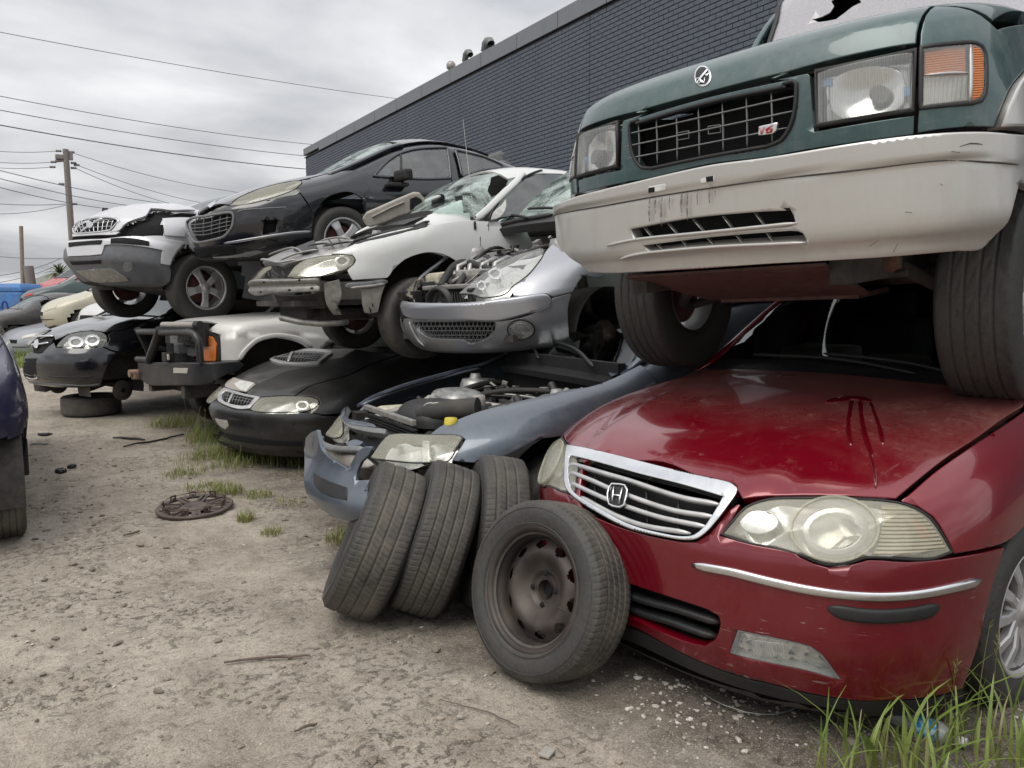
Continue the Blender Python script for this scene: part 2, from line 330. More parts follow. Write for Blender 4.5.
class Car:
    def __init__(s,name,label,cat,pos,rot,L,nose,width,top,bow=.08,crown=.05,Lc=.8,n=2.6,Lr=.6,zb=.2,k=.1,group=None,kb=.05):
        s.e=tag(empty(name,pos,tuple(R(a) for a in rot)),label,cat,group)
        # rotation order: roll about x, pitch about y, yaw about z
        ya,pi_,ro=[R(a) for a in rot]
        s.Rm=np.array((Matrix.Rotation(ya,3,'Z')@Matrix.Rotation(pi_,3,'Y')@Matrix.Rotation(ro,3,'X')))
        s.e.rotation_euler=Matrix(s.Rm.tolist()).to_euler(); s.pos=np.array(pos,float)
        s.L=L;s.X0=pchip(nose);s.Wd=pchip(width);s.T=pchip(top);s.bow=bow;s.crown=crown;s.Lc=Lc;s.n=n;s.Lr=Lr;s.zb=zb;s.k=k;s.kb=kb;s.cuts=[];s.extra=None;s.wheels=[]
    def F(s,P):
        x,z=P[:,0],P[:,2]; y=np.abs(P[:,1]); w=s.Wd(z); x0=s.X0(z)
        a=np.clip((x0+s.Lc-x)/s.Lc,0,None); b=np.clip((x-(s.L-s.Lr))/s.Lr,0,None); a=np.maximum(a,b); sw=y/w
        f1=((a**s.n+sw**s.n)**(1/s.n)-1)*w
        xe=x+s.bow*y*y; T=s.T(xe); dT=(s.T(xe+.01)-T)/.01
        f2=(z-T+s.crown*np.minimum(sw,1.2)**2)/np.sqrt(1+dT*dT)
        f=smax(smax(f1,f2,s.k),s.zb-z,s.kb)
        if s.extra is not None: f=f+s.extra(P)
        return f
    def G(s,P,e=.004):
        g=np.stack([s.F(P+np.eye(3)[i]*e)-s.F(P-np.eye(3)[i]*e) for i in range(3)],1); return g/(np.linalg.norm(g,axis=1,keepdims=True)+1e-9)
    def loc(s,Wp): return (np.asarray(Wp)-s.pos)@s.Rm
    def wld(s,Lp): return np.asarray(Lp)@s.Rm.T+s.pos
    def snap(s,P,it=6):
        P=np.array(P,float)
        for _ in range(it): P=P-s.G(P)*np.clip(s.F(P),-.3,.3)[:,None]*.9
        return P
    def hit(s,pts):
        out=np.zeros((len(pts),3)); ip=[i for i,p in enumerate(pts) if len(p)==2]; il=[i for i,p in enumerate(pts) if len(p)==3]
        if il: out[il]=s.snap([pts[i] for i in il])
        if ip:
            D=np.array([ray(*pts[i]) for i in ip])@s.Rm; O=s.loc(CP)
            cd=np.linalg.norm(O-np.array([1.2,0,.7])); t=np.arange(max(.3,cd-3.2),cd+5,.025)
            A=O+D[:,None,:]*t[None,:,None]; f=s.F(A.reshape(-1,3)).reshape(len(ip),-1); neg=f<0; has=neg.any(1); j=np.where(has,neg.argmax(1),f.argmin(1))
            t1=t[j];t0=t1-.025
            for _ in range(14):
                tm=(t0+t1)/2; fm=s.F(O+D*tm[:,None]); ins=fm<0; t1=np.where(ins,tm,t1); t0=np.where(ins,t0,tm)
            H=O+D*np.where(has,(t0+t1)/2,t[j])[:,None]
            if (~has).any(): H[~has]=s.snap(H[~has],8)
            out[ip]=H
        return out
    def star(s,c,D):
        r=np.arange(.05,4.2,.05); A=c+D[:,None,:]*r[None,:,None]; f=s.F(A.reshape(-1,3)).reshape(len(D),-1); pos=f>0; j=np.where(pos.any(1),pos.argmax(1),len(r)-1); t1=r[j];t0=t1-.05
        for _ in range(12):
            tm=(t0+t1)/2; o=s.F(c+D*tm[:,None])>0; t1=np.where(o,tm,t1); t0=np.where(o,t0,tm)
        return c+D*((t0+t1)/2)[:,None]
    def panel(s,name,mat,pts,parent=None,holes=(),res=.04,off=0.,thick=.018,bev=.003,gap=.002,mirror=False,c=None,label=None,disp=None,ang=38,sub=None,rimmat=None):
        P=s.hit(pts); n=s.G(P).mean(0); n/=np.linalg.norm(n); cen=P.mean(0)
        if c is None:
            ext=np.linalg.norm(P-cen,axis=1).max(); rad=max(.45,ext*.9); c=cen-n*rad
            while s.F(c[None])[0]>-.05 and rad>.1: rad*=.7; c=cen-n*rad
        else: c=np.array(c,float)
        ax=cen-c; rad=np.linalg.norm(ax); ax/=rad; ref=np.array([0,0,1.]) if abs(ax[2])<.9 else np.array([-1.,0,0])
        u=np.cross(ref,ax);u/=np.linalg.norm(u);v=np.cross(ax,u)
        def to2(P): d=P-c; d/=np.linalg.norm(d,axis=1,keepdims=True); return np.stack([d@u,d@v],1)/(1+d@ax)[:,None]*2*rad
        def to3(q): q=q/(2*rad); r2=(q**2).sum(1)[:,None]; return s.star(c,(2*q[:,:1]*u+2*q[:,1:]*v+(1-r2)*ax)/(1+r2))
        st=res if sub is None else sub
        def prep(pp,P=None,hole=False):
            Q=smooth_loop(to2(s.hit(pp) if P is None else P),st,ang)
            if area2(Q)<0: Q=Q[::-1]
            return Q
        O=offset_loop(prep(None,P),gap); Hs=[prep(h) for h in holes]
        loops=[(O,1)]+[(h,-1) for h in Hs]
        pts2=[];edges=[];tags=[]
        for li,(Q,sg) in enumerate(loops):
            b=len(pts2); pts2+=list(Q); k=len(Q); edges+=[(b+i,b+(i+1)%k) for i in range(k)]; tags+=[('b',li,i) for i in range(k)]
        if bev>0:
            for Q,sg in loops:
                I=offset_loop(Q,bev*sg); ok=segdist(I,Q)>bev*.6
                ok&= inpoly(I,O)
                for h in Hs: ok&= ~inpoly(I,h)
                pts2+=list(I[ok]); tags+=[('i',)]*int(ok.sum())
        lo=O.min(0);hi=O.max(0); gx,gy=np.meshgrid(np.arange(lo[0],hi[0],res),np.arange(lo[1],hi[1],res*.87)); gx=gx+(np.arange(gx.shape[0])%2)[:,None]*res*.5
        Gd=np.stack([gx.ravel(),gy.ravel()],1); ok=inpoly(Gd,O)&(segdist(Gd,O)>max(res*.45,bev*1.5)); Gd=Gd[ok]
        for h in Hs:
            if len(Gd): Gd=Gd[~inpoly(Gd,h)]; Gd=Gd[segdist(Gd,h)>max(res*.45,bev*1.5)] if len(Gd) else Gd
        pts2+=list(Gd); tags+=[('g',)]*len(Gd)
        vo,eo,fo,ov,oe,of=geometry.delaunay_2d_cdt([Vector((float(a),float(b))) for a,b in pts2],edges,[],0,1e-6)
        V2=np.array([(a.x,a.y) for a in vo]); tri=[]
        for f in fo:
            f=list(f)
            for i in range(1,len(f)-1): tri.append((f[0],f[i],f[i+1]))
        T=np.array(tri); cc=V2[T].mean(1); ok=inpoly(cc,O)
        for h in Hs: ok&=~inpoly(cc,h)
        ar=np.cross(V2[T[:,1]]-V2[T[:,0]],V2[T[:,2]]-V2[T[:,0]]); ok&=np.abs(ar)>1e-9
        T=T[ok]; ar=ar[ok]; T[ar<0]=T[ar<0][:,::-1]
        P3=to3(V2); N3=s.G(P3)
        fn=np.cross(P3[T[:,1]]-P3[T[:,0]],P3[T[:,2]]-P3[T[:,0]])
        if (fn*N3[T[:,0]]).sum()<0: T=T[:,::-1]
        if disp is not None: P3=P3+N3*np.asarray(disp(P3))[:,None]
        if disp is not None: # normals follow the displaced surface
            e=.006; a=np.cross(N3,[0,0,1.]); a/=np.linalg.norm(a,axis=1,keepdims=True)+1e-9; b2=np.cross(N3,a); d0=disp(P3)
            N3=N3-a*((disp(P3+a*e)-d0)/e)[:,None]-b2*((disp(P3+b2*e)-d0)/e)[:,None]; N3/=np.linalg.norm(N3,axis=1,keepdims=True)
        P3=P3+N3*off; NN=N3.copy(); src={}
        for k,o in enumerate(ov):
            for q in o:
                if q<len(tags) and tags[q][0]=='b': src[(tags[q][1],tags[q][2])]=k
        V=[p for p in P3]; NV=list(NN); Fc=[tuple(t) for t in T]
        V=np.array(V)
        # rims
        for li,(Q,sg) in enumerate(loops):
            idx=[src[(li,i)] for i in range(len(Q)) if (li,i) in src]; idx=[a for i,a in enumerate(idx) if a!=idx[i-1]]
            if len(idx)<3: continue
            A=V[idx]; Nn=N3[idx]; tg=np.roll(A,-1,0)-np.roll(A,1,0); tg/=np.linalg.norm(tg,axis=1,keepdims=True)+1e-9
            on=np.cross(tg,Nn)*sg; on/=np.linalg.norm(on,axis=1,keepdims=True)+1e-9
            if bev>0:
                V[idx]=A-Nn*bev*.5
                for i,a in enumerate(idx): NV[a]=(Nn[i]*.75+on[i]*.66)
            b=len(V); V=np.vstack([V,V[idx],A-Nn*thick]); NV+=list(on)+list(on); k=len(idx)
            for i in range(k):
                j=(i+1)%k; f=(b+i,b+k+i,b+k+j,b+j); Fc.append(f if sg>0 else f[::-1])
        NV=np.array(NV); NV/=np.linalg.norm(NV,axis=1,keepdims=True)+1e-9
        par=parent or s.e
        o=mkmesh(name,V,Fc,mat,par,normals=NV)
        if label: o['label']=label
        if mirror:
            V2_=V*[1,-1,1]; N2=NV*[1,-1,1]; o2=mkmesh(name,V2_,[f[::-1] for f in Fc],mat,mirror if not isinstance(mirror,bool) else par,normals=N2)
        return o
    def strip(s,name,mat,pts,w=.012,h=.008,off=0.,parent=None,closed=False,step=.02,mirror=False,ns=10,straight=False):
        P=s.hit(pts)
        if straight: Q=P
        else:
            Q=smooth_loop(P,step,60,closed); Q=s.snap(Q,3)
        N=s.G(Q); T=(np.roll(Q,-1,0)-np.roll(Q,1,0)) if closed else np.gradient(Q,axis=0); T/=np.linalg.norm(T,axis=1,keepdims=True)+1e-9; B=np.cross(T,N); B/=np.linalg.norm(B,axis=1,keepdims=True)+1e-9
        Q=Q+N*off; V=[];m=len(Q); nv=[]
        for i in range(m):
            tp=1. if closed else min(1,.35+min(i,m-1-i)*.65/1.5)
            for k in range(ns):
                a=2*math.pi*k/ns; ca,sa=math.cos(a),math.sin(a); ca=math.copysign(abs(ca)**.6,ca); sa=math.copysign(abs(sa)**.6,sa)
                V.append(Q[i]+B[i]*ca*w*tp+N[i]*sa*h*tp)
        Fc=[]
        for i in range(m if closed else m-1):
            j=(i+1)%m
            for k in range(ns): Fc.append((i*ns+k,i*ns+(k+1)%ns,j*ns+(k+1)%ns,j*ns+k))
        if not closed: Fc+=[tuple(range(ns))[::-1],tuple((m-1)*ns+k for k in range(ns))]
        o=mkmesh(name,V,Fc,mat,parent or s.e)
        if mirror: mkmesh(name,np.array(V)*[1,-1,1],[f[::-1] for f in Fc],mat,parent or s.e)
        return o
    def on_side(s,px,py,y):
        D=ray(px,py)@s.Rm; O=s.loc(CP); t=(y-O[1])/D[1]; return O+D*t
    def variant(s,**k):
        import copy
        v=copy.copy(s)
        for a,b in k.items(): setattr(v,a,pchip(b) if isinstance(b,list) else b)
        return v
    def cut(s,poly,mirror=False): s.cuts.append((poly,mirror))
    def at(s,px,py,dep=0.):
        return s.hit([(px,py)])[0]+ (ray(px,py)@s.Rm)*dep
    def shell(s,mats,cell=.06,off=-.028,zmin=None,keep=None,name='body'):
        H=1.9; X0_,X1=-.2,s.L+.2; Y=1.1; V=[];Fc=[];
        def face(o,a,b,la,lb):
            na=max(2,int(la/cell));nb=max(2,int(lb/cell)); base=len(V)
            for i in range(na+1):
                for j in range(nb+1): V.append(np.array(o)+np.array(a)*i/na+np.array(b)*j/nb)
            for i in range(na):
                for j in range(nb):
                    q=base+i*(nb+1)+j; Fc.append((q,q+nb+1,q+nb+2,q+1))
        Lx=X1-X0_
        face((X0_,-Y,0),(0,0,H),(0,2*Y,0),H,2*Y); face((X1,-Y,0),(0,2*Y,0),(0,0,H),2*Y,H)
        face((X0_,-Y,0),(Lx,0,0),(0,0,H),Lx,H); face((X0_,Y,0),(0,0,H),(Lx,0,0),H,Lx)
        face((X0_,-Y,H),(Lx,0,0),(0,2*Y,0),Lx,2*Y); face((X0_,-Y,0),(0,2*Y,0),(Lx,0,0),2*Y,Lx)
        V=np.array(V); Fc=np.array(Fc)
        fx=np.clip((V[:,0]-X0_)/Lx,0,1); sx=.75+(s.L-1.5)*fx; zc=max(.5,s.zb+.2); S=np.stack([sx,0*sx,0*sx+zc],1); D=V-S; D/=np.linalg.norm(D,axis=1,keepdims=True)
        r=np.arange(.05,3.2,.05); A=S[:,None,:]+D[:,None,:]*r[None,:,None]; f=s.F(A.reshape(-1,3)).reshape(len(V),-1)>0; j=np.where(f.any(1),f.argmax(1),len(r)-1); t1=r[j];t0=t1-.05
        for _ in range(10):
            tm=(t0+t1)/2; o=s.F(S+D*tm[:,None])>0; t1=np.where(o,tm,t1); t0=np.where(o,t0,tm)
        P=S+D*((t0+t1)/2)[:,None]; N=s.G(P)
        fcn=P[Fc].mean(1); fN=s.G(fcn)
        keepf=np.ones(len(Fc),bool)
        for (cx,cz,rad) in s.wheels: keepf&= ~(((fcn[:,0]-cx)**2+(fcn[:,2]-cz)**2<rad**2)&(np.abs(fcn[:,1])>.45))
        Wc=s.wld(fcn)-CP; z=Wc@FW; px=np.stack([512+FPX*(Wc@RT)/z,384-FPX*(Wc@UP)/z],1); wn=fN@s.Rm.T; facing=((wn*Wc).sum(1)<0.12*np.linalg.norm(Wc,axis=1))&(z>0)
        Wm=s.wld(fcn*[1,-1,1])-CP; zm=Wm@FW; pm=np.stack([512+FPX*(Wm@RT)/zm,384-FPX*(Wm@UP)/zm],1); facm=((((fN*[1,-1,1])@s.Rm.T)*Wm).sum(1)<0.12*np.linalg.norm(Wm,axis=1))&(zm>0)
        for poly,mir in s.cuts:
            if callable(poly): keepf&=~poly(fcn,fN); continue
            Q=np.array(poly,float)
            keepf&=~(facing&inpoly(px,Q))
            if mir: keepf&=~(facm&inpoly(pm,Q))
        if keep is not None: keepf&=keep(fcn,fN)
        P=P+N*off
        for (cx,cz,rad) in s.wheels[1:]:
            for sg in (-1,1):
                s.strip('wheel_arch_lip',mats[0],[(cx+rad*1.04*math.cos(R(a)),sg*.92,cz+rad*1.04*math.sin(R(a))) for a in range(-8,190,18)],.05,.02,-.012,step=.08)
        mi=((fN[:,2]<-.5)|(fcn[:,2]<s.zb+.02)).astype(int)
        Fk=Fc[keepf]; mi=mi[keepf]
        # orient outward
        a=np.cross(P[Fk[:,1]]-P[Fk[:,0]],P[Fk[:,2]]-P[Fk[:,0]]); fl=(a*fN[keepf]).sum(1)<0; Fk[fl]=Fk[fl][:,::-1]
        return mkmesh(name,P,Fk,mats,s.e,normals=N,mi=mi)
# ------------------------------------------------------------------ wheels and tyres (axis = local +Y, outer face towards -Y)
def tyre_mesh(Rt,Wt,Rr,na=96,tread=0,seed=0,detail=1):
    hw=Wt/2; nt=9 if detail==0 else 57
    prof=[]  # (radius, y, tread flag)
    sh=.022
    side=[(Rr-.004,hw*.80),(Rr+.006,hw*.90),(Rr+.014,hw*.93),(Rr+(Rt-Rr)*.35,hw*1.03),(Rr+(Rt-Rr)*.6,hw*1.04),(Rr+(Rt-Rr)*.8,hw*.99),(Rt-.016,hw*.93),(Rt-.006,hw*.87)]
    L=[(r,-y,0) for r,y in side]; Rr_=[(r,y,0) for r,y in side[::-1]]
    Tn=[(Rt-.004*(abs(t)**3),t*hw*.83,1) for t in np.linspace(-1,1,nt)]
    P=L+Tn+Rr_; P=[(Rr-.02,-hw*.7,0)]+P+[(Rr-.02,hw*.7,0)]
    P=np.array(P); m=len(P); A=np.linspace(0,2*math.pi,na,endpoint=False)
    r=np.repeat(P[None,:,0],na,0); y=np.repeat(P[None,:,1],na,0); f=np.repeat(P[None,:,2],na,0); a=np.repeat(A[:,None],m,1)
    yn=y/(hw*.83); rs=np.random.default_rng(seed)
    if tread and detail:
        g=np.zeros_like(r)
        cen=[(-.5,0.,.5),(-.55,-.18,.18,.55),(-.6,-.1,.42),(-.62,-.22,.22,.62)][tread%4]
        for c in cen: g=np.maximum(g,np.exp(-((yn-c)/.038)**4))
        ph=a*Rt/.022  # pitches
        k=round(2*math.pi*Rt/.024)
        wav=a*k/(2*math.pi)
        sl=(wav+yn*(.9 if tread%2 else -.5)*np.sign(yn+1e-6 if tread%2 else 1))%1.
        lat=np.exp(-((sl-.5)/.10)**4)*(np.abs(yn)>cen[-1]+.08)
        sl2=(wav*1.0+yn*1.6+.3)%1.; lat2=np.exp(-((sl2-.5)/.09)**4)*(np.abs(yn)<cen[-1]-.06)*.6
        g=np.maximum(g,np.maximum(lat*.3,lat2*.8)); 
        r=r-g*f*.0075
        shm=((np.abs(y)>hw*.8)&(r>Rt-.03)); r=r-shm*np.exp(-((sl-.5)/.14)**4)*.0014
    # side wall rings
    V=np.stack([r*np.cos(a),y,r*np.sin(a)],-1).reshape(-1,3); idx=np.arange(na*m).reshape(na,m); nx=np.roll(idx,-1,0)
    Fc=np.stack([idx[:,:-1],idx[:,1:],nx[:,1:],nx[:,:-1]],-1).reshape(-1,4)
    return V,Fc
TYC={}
def tyre_obj(Rt,Wt,Rr,mat,parent,detail=0,tread=0,na=72,name='tyre'):
    key=(Rt,Wt,Rr,detail,tread,na,mat.name)
    if key in TYC:
        o=bpy.data.objects.new(name,TYC[key]); return link(o,parent)
    V,Fc=tyre_mesh(Rt,Wt,Rr,na,tread,1,detail); o=mkmesh(name,V,Fc,mat,parent); TYC[key]=o.data; return o
def rim_mb(Rr,Wt,style,depth=.03):
    b=MB(); hw=Wt/2; o=-hw
    if style=='steel':
        # barrel, flange, dished disc with ventilation holes made as a polar grid
        b.lathe([(Rr-.012,hw*.8),(Rr+.004,hw*.86),(Rr-.02,hw*.6),(Rr-.03,-hw*.15),(Rr-.022,-hw*.5),(Rr-.010,-hw*.62),(Rr-.012,-hw*.82),(Rr+.006,-hw*.92),(Rr+.009,-hw*.90)],n=72)
        nr,na=26,200; r0,r1=.032,Rr-.022
        def z(r):
            t=(r-r0)/(r1-r0); return -hw*.12+(-.034*math.exp(-((t-.62)/.26)**2))+(.012 if t<.16 else 0)+.012*t*0
        V=[];Fc=[]
        for k in range(na):
            a=2*math.pi*k/na
            for i in range(nr+1):
                r=r0+(r1-r0)*i/nr; V.append((r*math.cos(a),z(r)+(.02 if i==nr else 0),r*math.sin(a)))
        for k in range(na):
            a=2*math.pi*(k+.5)/na; 
            for i in range(nr):
                rm=r0+(r1-r0)*(i+.5)/nr; hole=False
                q=(a*10/(2*math.pi))%1
                dx=(q-.5)*2*math.pi/10*rm; dy=rm-(r0+(r1-r0)*.80)
                if (dx/.024)**2+(dy/.0155)**2<1: hole=True
                if not hole: Fc.append((k*(nr+1)+i,k*(nr+1)+i+1,((k+1)%na)*(nr+1)+i+1,((k+1)%na)*(nr+1)+i))
        b.add(V,Fc,True)
        b.lathe([(.032,-hw*.12-.0),(.030,-hw*.12+.03)],n=32)
        return b
    b.lathe([(Rr-.02,hw*.8),(Rr-.03,0),(Rr-.028,-hw*.55),(Rr-.012,-hw*.7),(Rr-.012,-hw*.84),(Rr+.004,-hw*.93),(Rr+.008,-hw*.9)],n=56)
    ns={'spoke5':5,'spoke5b':5,'spoke7':7,'cover':11}[style]
    y0=-hw*.74
    b.lathe([(0.0,y0-.012),(.03,y0-.012),(.034,y0-.006),(.05,y0-.002),(.07,y0+.004),(.075,y0+.03)],n=32)
    for k in range(ns):
        a=2*math.pi*k/ns; ww={'spoke5':.034,'spoke5b':.045,'spoke7':.024,'cover':.021}[style]
        for (r0,r1,wa,wb) in [(.05,Rr-.014,ww*.8,ww)]:
            ca,sa=math.cos(a),math.sin(a); V=[]
            for (r,w,y) in ((r0,wa,y0),(r0+(r1-r0)*.5,(wa+wb)/2*.9,y0-.010),(r1,wb*1.15,y0+.002)):
                for sgn,dy in ((-1,.006),(-.7,0),(.7,0),(1,.006),(.8,.03),(-.8,.03)):
                    t=sgn*w; V.append((r*ca-t*sa,y+dy,r*sa+t*ca))
            Fc=[]
            for i in range(2):
                for j in range(6): Fc.append((i*6+j,i*6+(j+1)%6,(i+1)*6+(j+1)%6,(i+1)*6+j))
            b.add(V,Fc,False)
    return b
RIMC={}
def wheel(parent,loc,Rt,Wt,Rr,style='spoke5',mat='tyre',rimmat='alloy',steer=0,spin=0,side=-1,detail=0,tread=0,rz=0,disc=True):
    w=empty('wheel',loc,(0,spin,R(steer)+(math.pi if side>0 else 0)),parent)
    tyre_obj(Rt,Wt,Rr,M[mat],w,detail,tread,na=220 if detail else 72)
    if style:
        key=(Rr,Wt,style,rimmat)
        if key in RIMC: link(bpy.data.objects.new('rim',RIMC[key]),w)
        else: RIMC[key]=rim_mb(Rr,Wt,style).build('rim',M[rimmat],w).data
    if disc:
        MB().lathe([(0,.01),(Rr*.72,.01),(Rr*.72,.03),(Rr*.3,.03),(Rr*.3,.07)],n=32).build('brake_disc',M['disc'],w)
    return w
def arch(car,x,z,r,y0=.35,y1=.74,mir=True,a0=-.08):
    """dark inner wheel housing"""
    for sg in ((-1,1) if mir else (-1,)):
        V=[];Fc=[];n=20
        for i in range(n+1):
            a=math.pi*(a0+(1-2*a0)*i/n)
            for y in (y0,y1): V.append((x-r*math.cos(a),sg*y,z+r*math.sin(a)))
        for i in range(n): Fc.append((2*i,2*i+1,2*i+3,2*i+2))
        b=len(V); V.append((x,sg*y0,z)); 
        for i in range(n): Fc.append((b,2*i,2*i+2))
        mkmesh('wheel_housing',V,Fc,M['under'],car.e)
def archpts(cx,cz,r,y,a0,a1,n=7): return [(cx+r*math.cos(R(a0+(a1-a0)*i/(n-1))),y,cz+r*math.sin(R(a0+(a1-a0)*i/(n-1)))) for i in range(n)]
def cr(ox,oy,s=4.): return lambda *v:[(ox+v[i]/s,oy+v[i+1]/s) for i in range(0,len(v),2)]
def sym(car,pts,y0=True):
    H=car.hit(pts); H=np.vstack([H[:1],H[1:-1][H[1:-1,1]<-.012],H[-1:]]); H[0,1]=0; H[-1,1]=0; H=car.snap(H); H[0,1]=0;H[-1,1]=0
    return [tuple(p) for p in H]+[(p[0],-p[1],p[2]) for p in H[::-1][1:-1]]
def mir(H): return [(p[0],-p[1],p[2]) for p in H]
def L3(car,pts): return [tuple(p) for p in car.hit(pts)]
def circ(cx,cy,rx,ry,n=20,a0=0): return [(cx+rx*math.cos(2*math.pi*k/n),cy+ry*math.sin(2*math.pi*k/n)) for k in range(n)]
def lerp_poly(p,q,t): return (p[0]+(q[0]-p[0])*t,p[1]+(q[1]-p[1])*t)
def shrink(P,k,cx=None):
    c=np.mean(np.array(P),0); return [tuple(c+(np.array(p)-c)*k) for p in P]
# ================================================================== setting: ground
def ground_mat():
    t=NT('dry_dirt'); s=t.sep(); x=s['X']; y=s['Y']
    big=t.noise(.9,6,.62,.4); mid=t.noise(5,6,.65); fine=t.noise(42,5,.7); st=t.noise(3.2,5,.6,sc3=(1.6,.45,1))
    c=t.mix(t.ramp(big,[(.36,0),(.62,1)]),(.25,.215,.172),(.40,.36,.30))
    c=t.mix(t.math('MULTIPLY',t.ramp(st,[(.42,0),(.58,1)]),.55),c,(.41,.365,.305))
    c=t.mix(t.math('MULTIPLY',t.ramp(mid,[(.45,0),(.66,1)]),0.45),c,(.16,.13,.10))
    # darker soil under and in front of the row of cars
    e=t.math('ADD',t.math('MULTIPLY',t.math('SUBTRACT',big,.5),2.2),t.math('MULTIPLY',t.math('SUBTRACT',mid,.5),.7))
    q=t.math('ADD',x,e); q=t.math('ADD',q,t.math('MULTIPLY',y,.02))
    row_band=t.ramp(t.math('MULTIPLY',t.math('SUBTRACT',q,1.22),1.2,clamp=True),[(0,0),(.75,1)])
    c=t.mix(t.math('MULTIPLY',row_band,.80),c,(.060,.050,.042))
    sp=t.vor(120,'F1'); gr=t.ramp(sp,[(.10,1),(.26,0)]); pk=t.noise(11,3,.6); gm=t.math('MULTIPLY',gr,t.ramp(pk,[(.48,0),(.62,1)]))
    c=t.mix(t.math('MULTIPLY',gm,.55),c,(.46,.42,.36))
    c=t.mix(t.math('MULTIPLY',t.ramp(fine,[(.35,1),(.5,0)]),.45),c,(.12,.095,.075)); vf=t.noise(170,3,.75); c=t.mix(t.math('MULTIPLY',t.ramp(vf,[(.52,0),(.66,1)]),.5),c,(.50,.46,.40)); c=t.mix(t.math('MULTIPLY',t.ramp(vf,[(.36,1),(.47,0)]),.5),c,(.09,.07,.055))
    wv=t.N.new('ShaderNodeVectorMath'); wv.operation='SCALE'; t.l(t.N['Texture Coordinate'].outputs['Object'],wv.inputs[0]); wv.inputs['Scale'].default_value=1.; c1_=t.noise(24,6,.72,.45); m1_=t.noise(1.6,4,.6); fl=t.math('MULTIPLY',t.ramp(c1_,[(.54,0),(.64,1)]),t.ramp(m1_,[(.42,.08),(.62,1)])); c=t.mix(t.math('MULTIPLY',fl,.42),c,(.105,.083,.064)); lt=t.ramp(t.noise(33,5,.7,.8),[(.58,0),(.66,1)]); c=t.mix(t.math('MULTIPLY',lt,.35),c,(.50,.455,.385)); h=t.math('ADD',t.math('MULTIPLY',fine,.5),t.math('ADD',t.math('MULTIPLY',mid,1.2),t.math('MULTIPLY',fl,.5)))
    t.pr(Base_Color=c,Roughness=.95,Normal=t.bump(h,.95,.016)); t.N['Principled BSDF'].inputs['Specular IOR Level'].default_value=.2
    return t.m
def gheight(X,Y):
    near=1/(1+np.exp((Y-12)/2.))
    h=.035*fbm(X,Y,.45,3,3)*near
    tr=np.clip(fbm(X+.6*Y*0,Y,.8,3,11)+.12+.35*np.exp(-((X-.05-.12*(Y-3))/.7)**2),0,1)        # where wheels have churned the soil
    ang=.45; u=X*math.cos(ang)+Y*math.sin(ang); v=-X*math.sin(ang)+Y*math.cos(ang)
    h=h+near*tr*(.016*fbm(u*1.0,v*3.2,2.2,5,5,.6)+.055*np.clip(fbm(u,v*1.5,9,4,6)-.08,0,.4))
    h=h+near*(.008*fbm(X,Y,6,4,8)+.022*np.clip(fbm(X,Y,16,3,9)-.15,0,.3))
    rut=np.sin(v*2*math.pi/.085+fbm(X,Y,1.2,2,7)*3)*np.exp(-((X+.15)/.28)**2)*np.exp(-((Y-2.9)/.7)**2); h=h+.007*rut*near
    return h
def ground():
    xs=np.concatenate([-np.geomspace(600,2.6,46),np.arange(-2.5,4.2,.019),np.geomspace(4.3,600,46)]); ys=np.concatenate([-np.geomspace(60,.1,24)-.0,np.arange(.3,8.4,.019),8.4+np.geomspace(.03,900,110)])
    X,Y=np.meshgrid(xs,ys,indexing='ij'); Z=gheight(X,Y)
    n,m=X.shape; V=np.stack([X,Y,Z],-1).reshape(-1,3); I=np.arange(n*m).reshape(n,m); F=np.stack([I[:-1,:-1],I[1:,:-1],I[1:,1:],I[:-1,1:]],-1).reshape(-1,4)
    me=bpy.data.meshes.new('ground'); me.vertices.add(len(V)); me.vertices.foreach_set('co',V.ravel()); me.loops.add(F.size); me.loops.foreach_set('vertex_index',F.ravel().astype(np.int32))
    me.polygons.add(len(F)); me.polygons.foreach_set('loop_start',np.arange(0,F.size,4,dtype=np.int32)); me.update(calc_edges=True); me.polygons.foreach_set('use_smooth',[True]*len(F))
    me.materials.append(ground_mat()); o=link(bpy.data.objects.new('ground',me)); tag(o,kind='structure'); return o
g0=ground()
def gz(x,y): return float(gheight(np.array([x]),np.array([y]))[0])
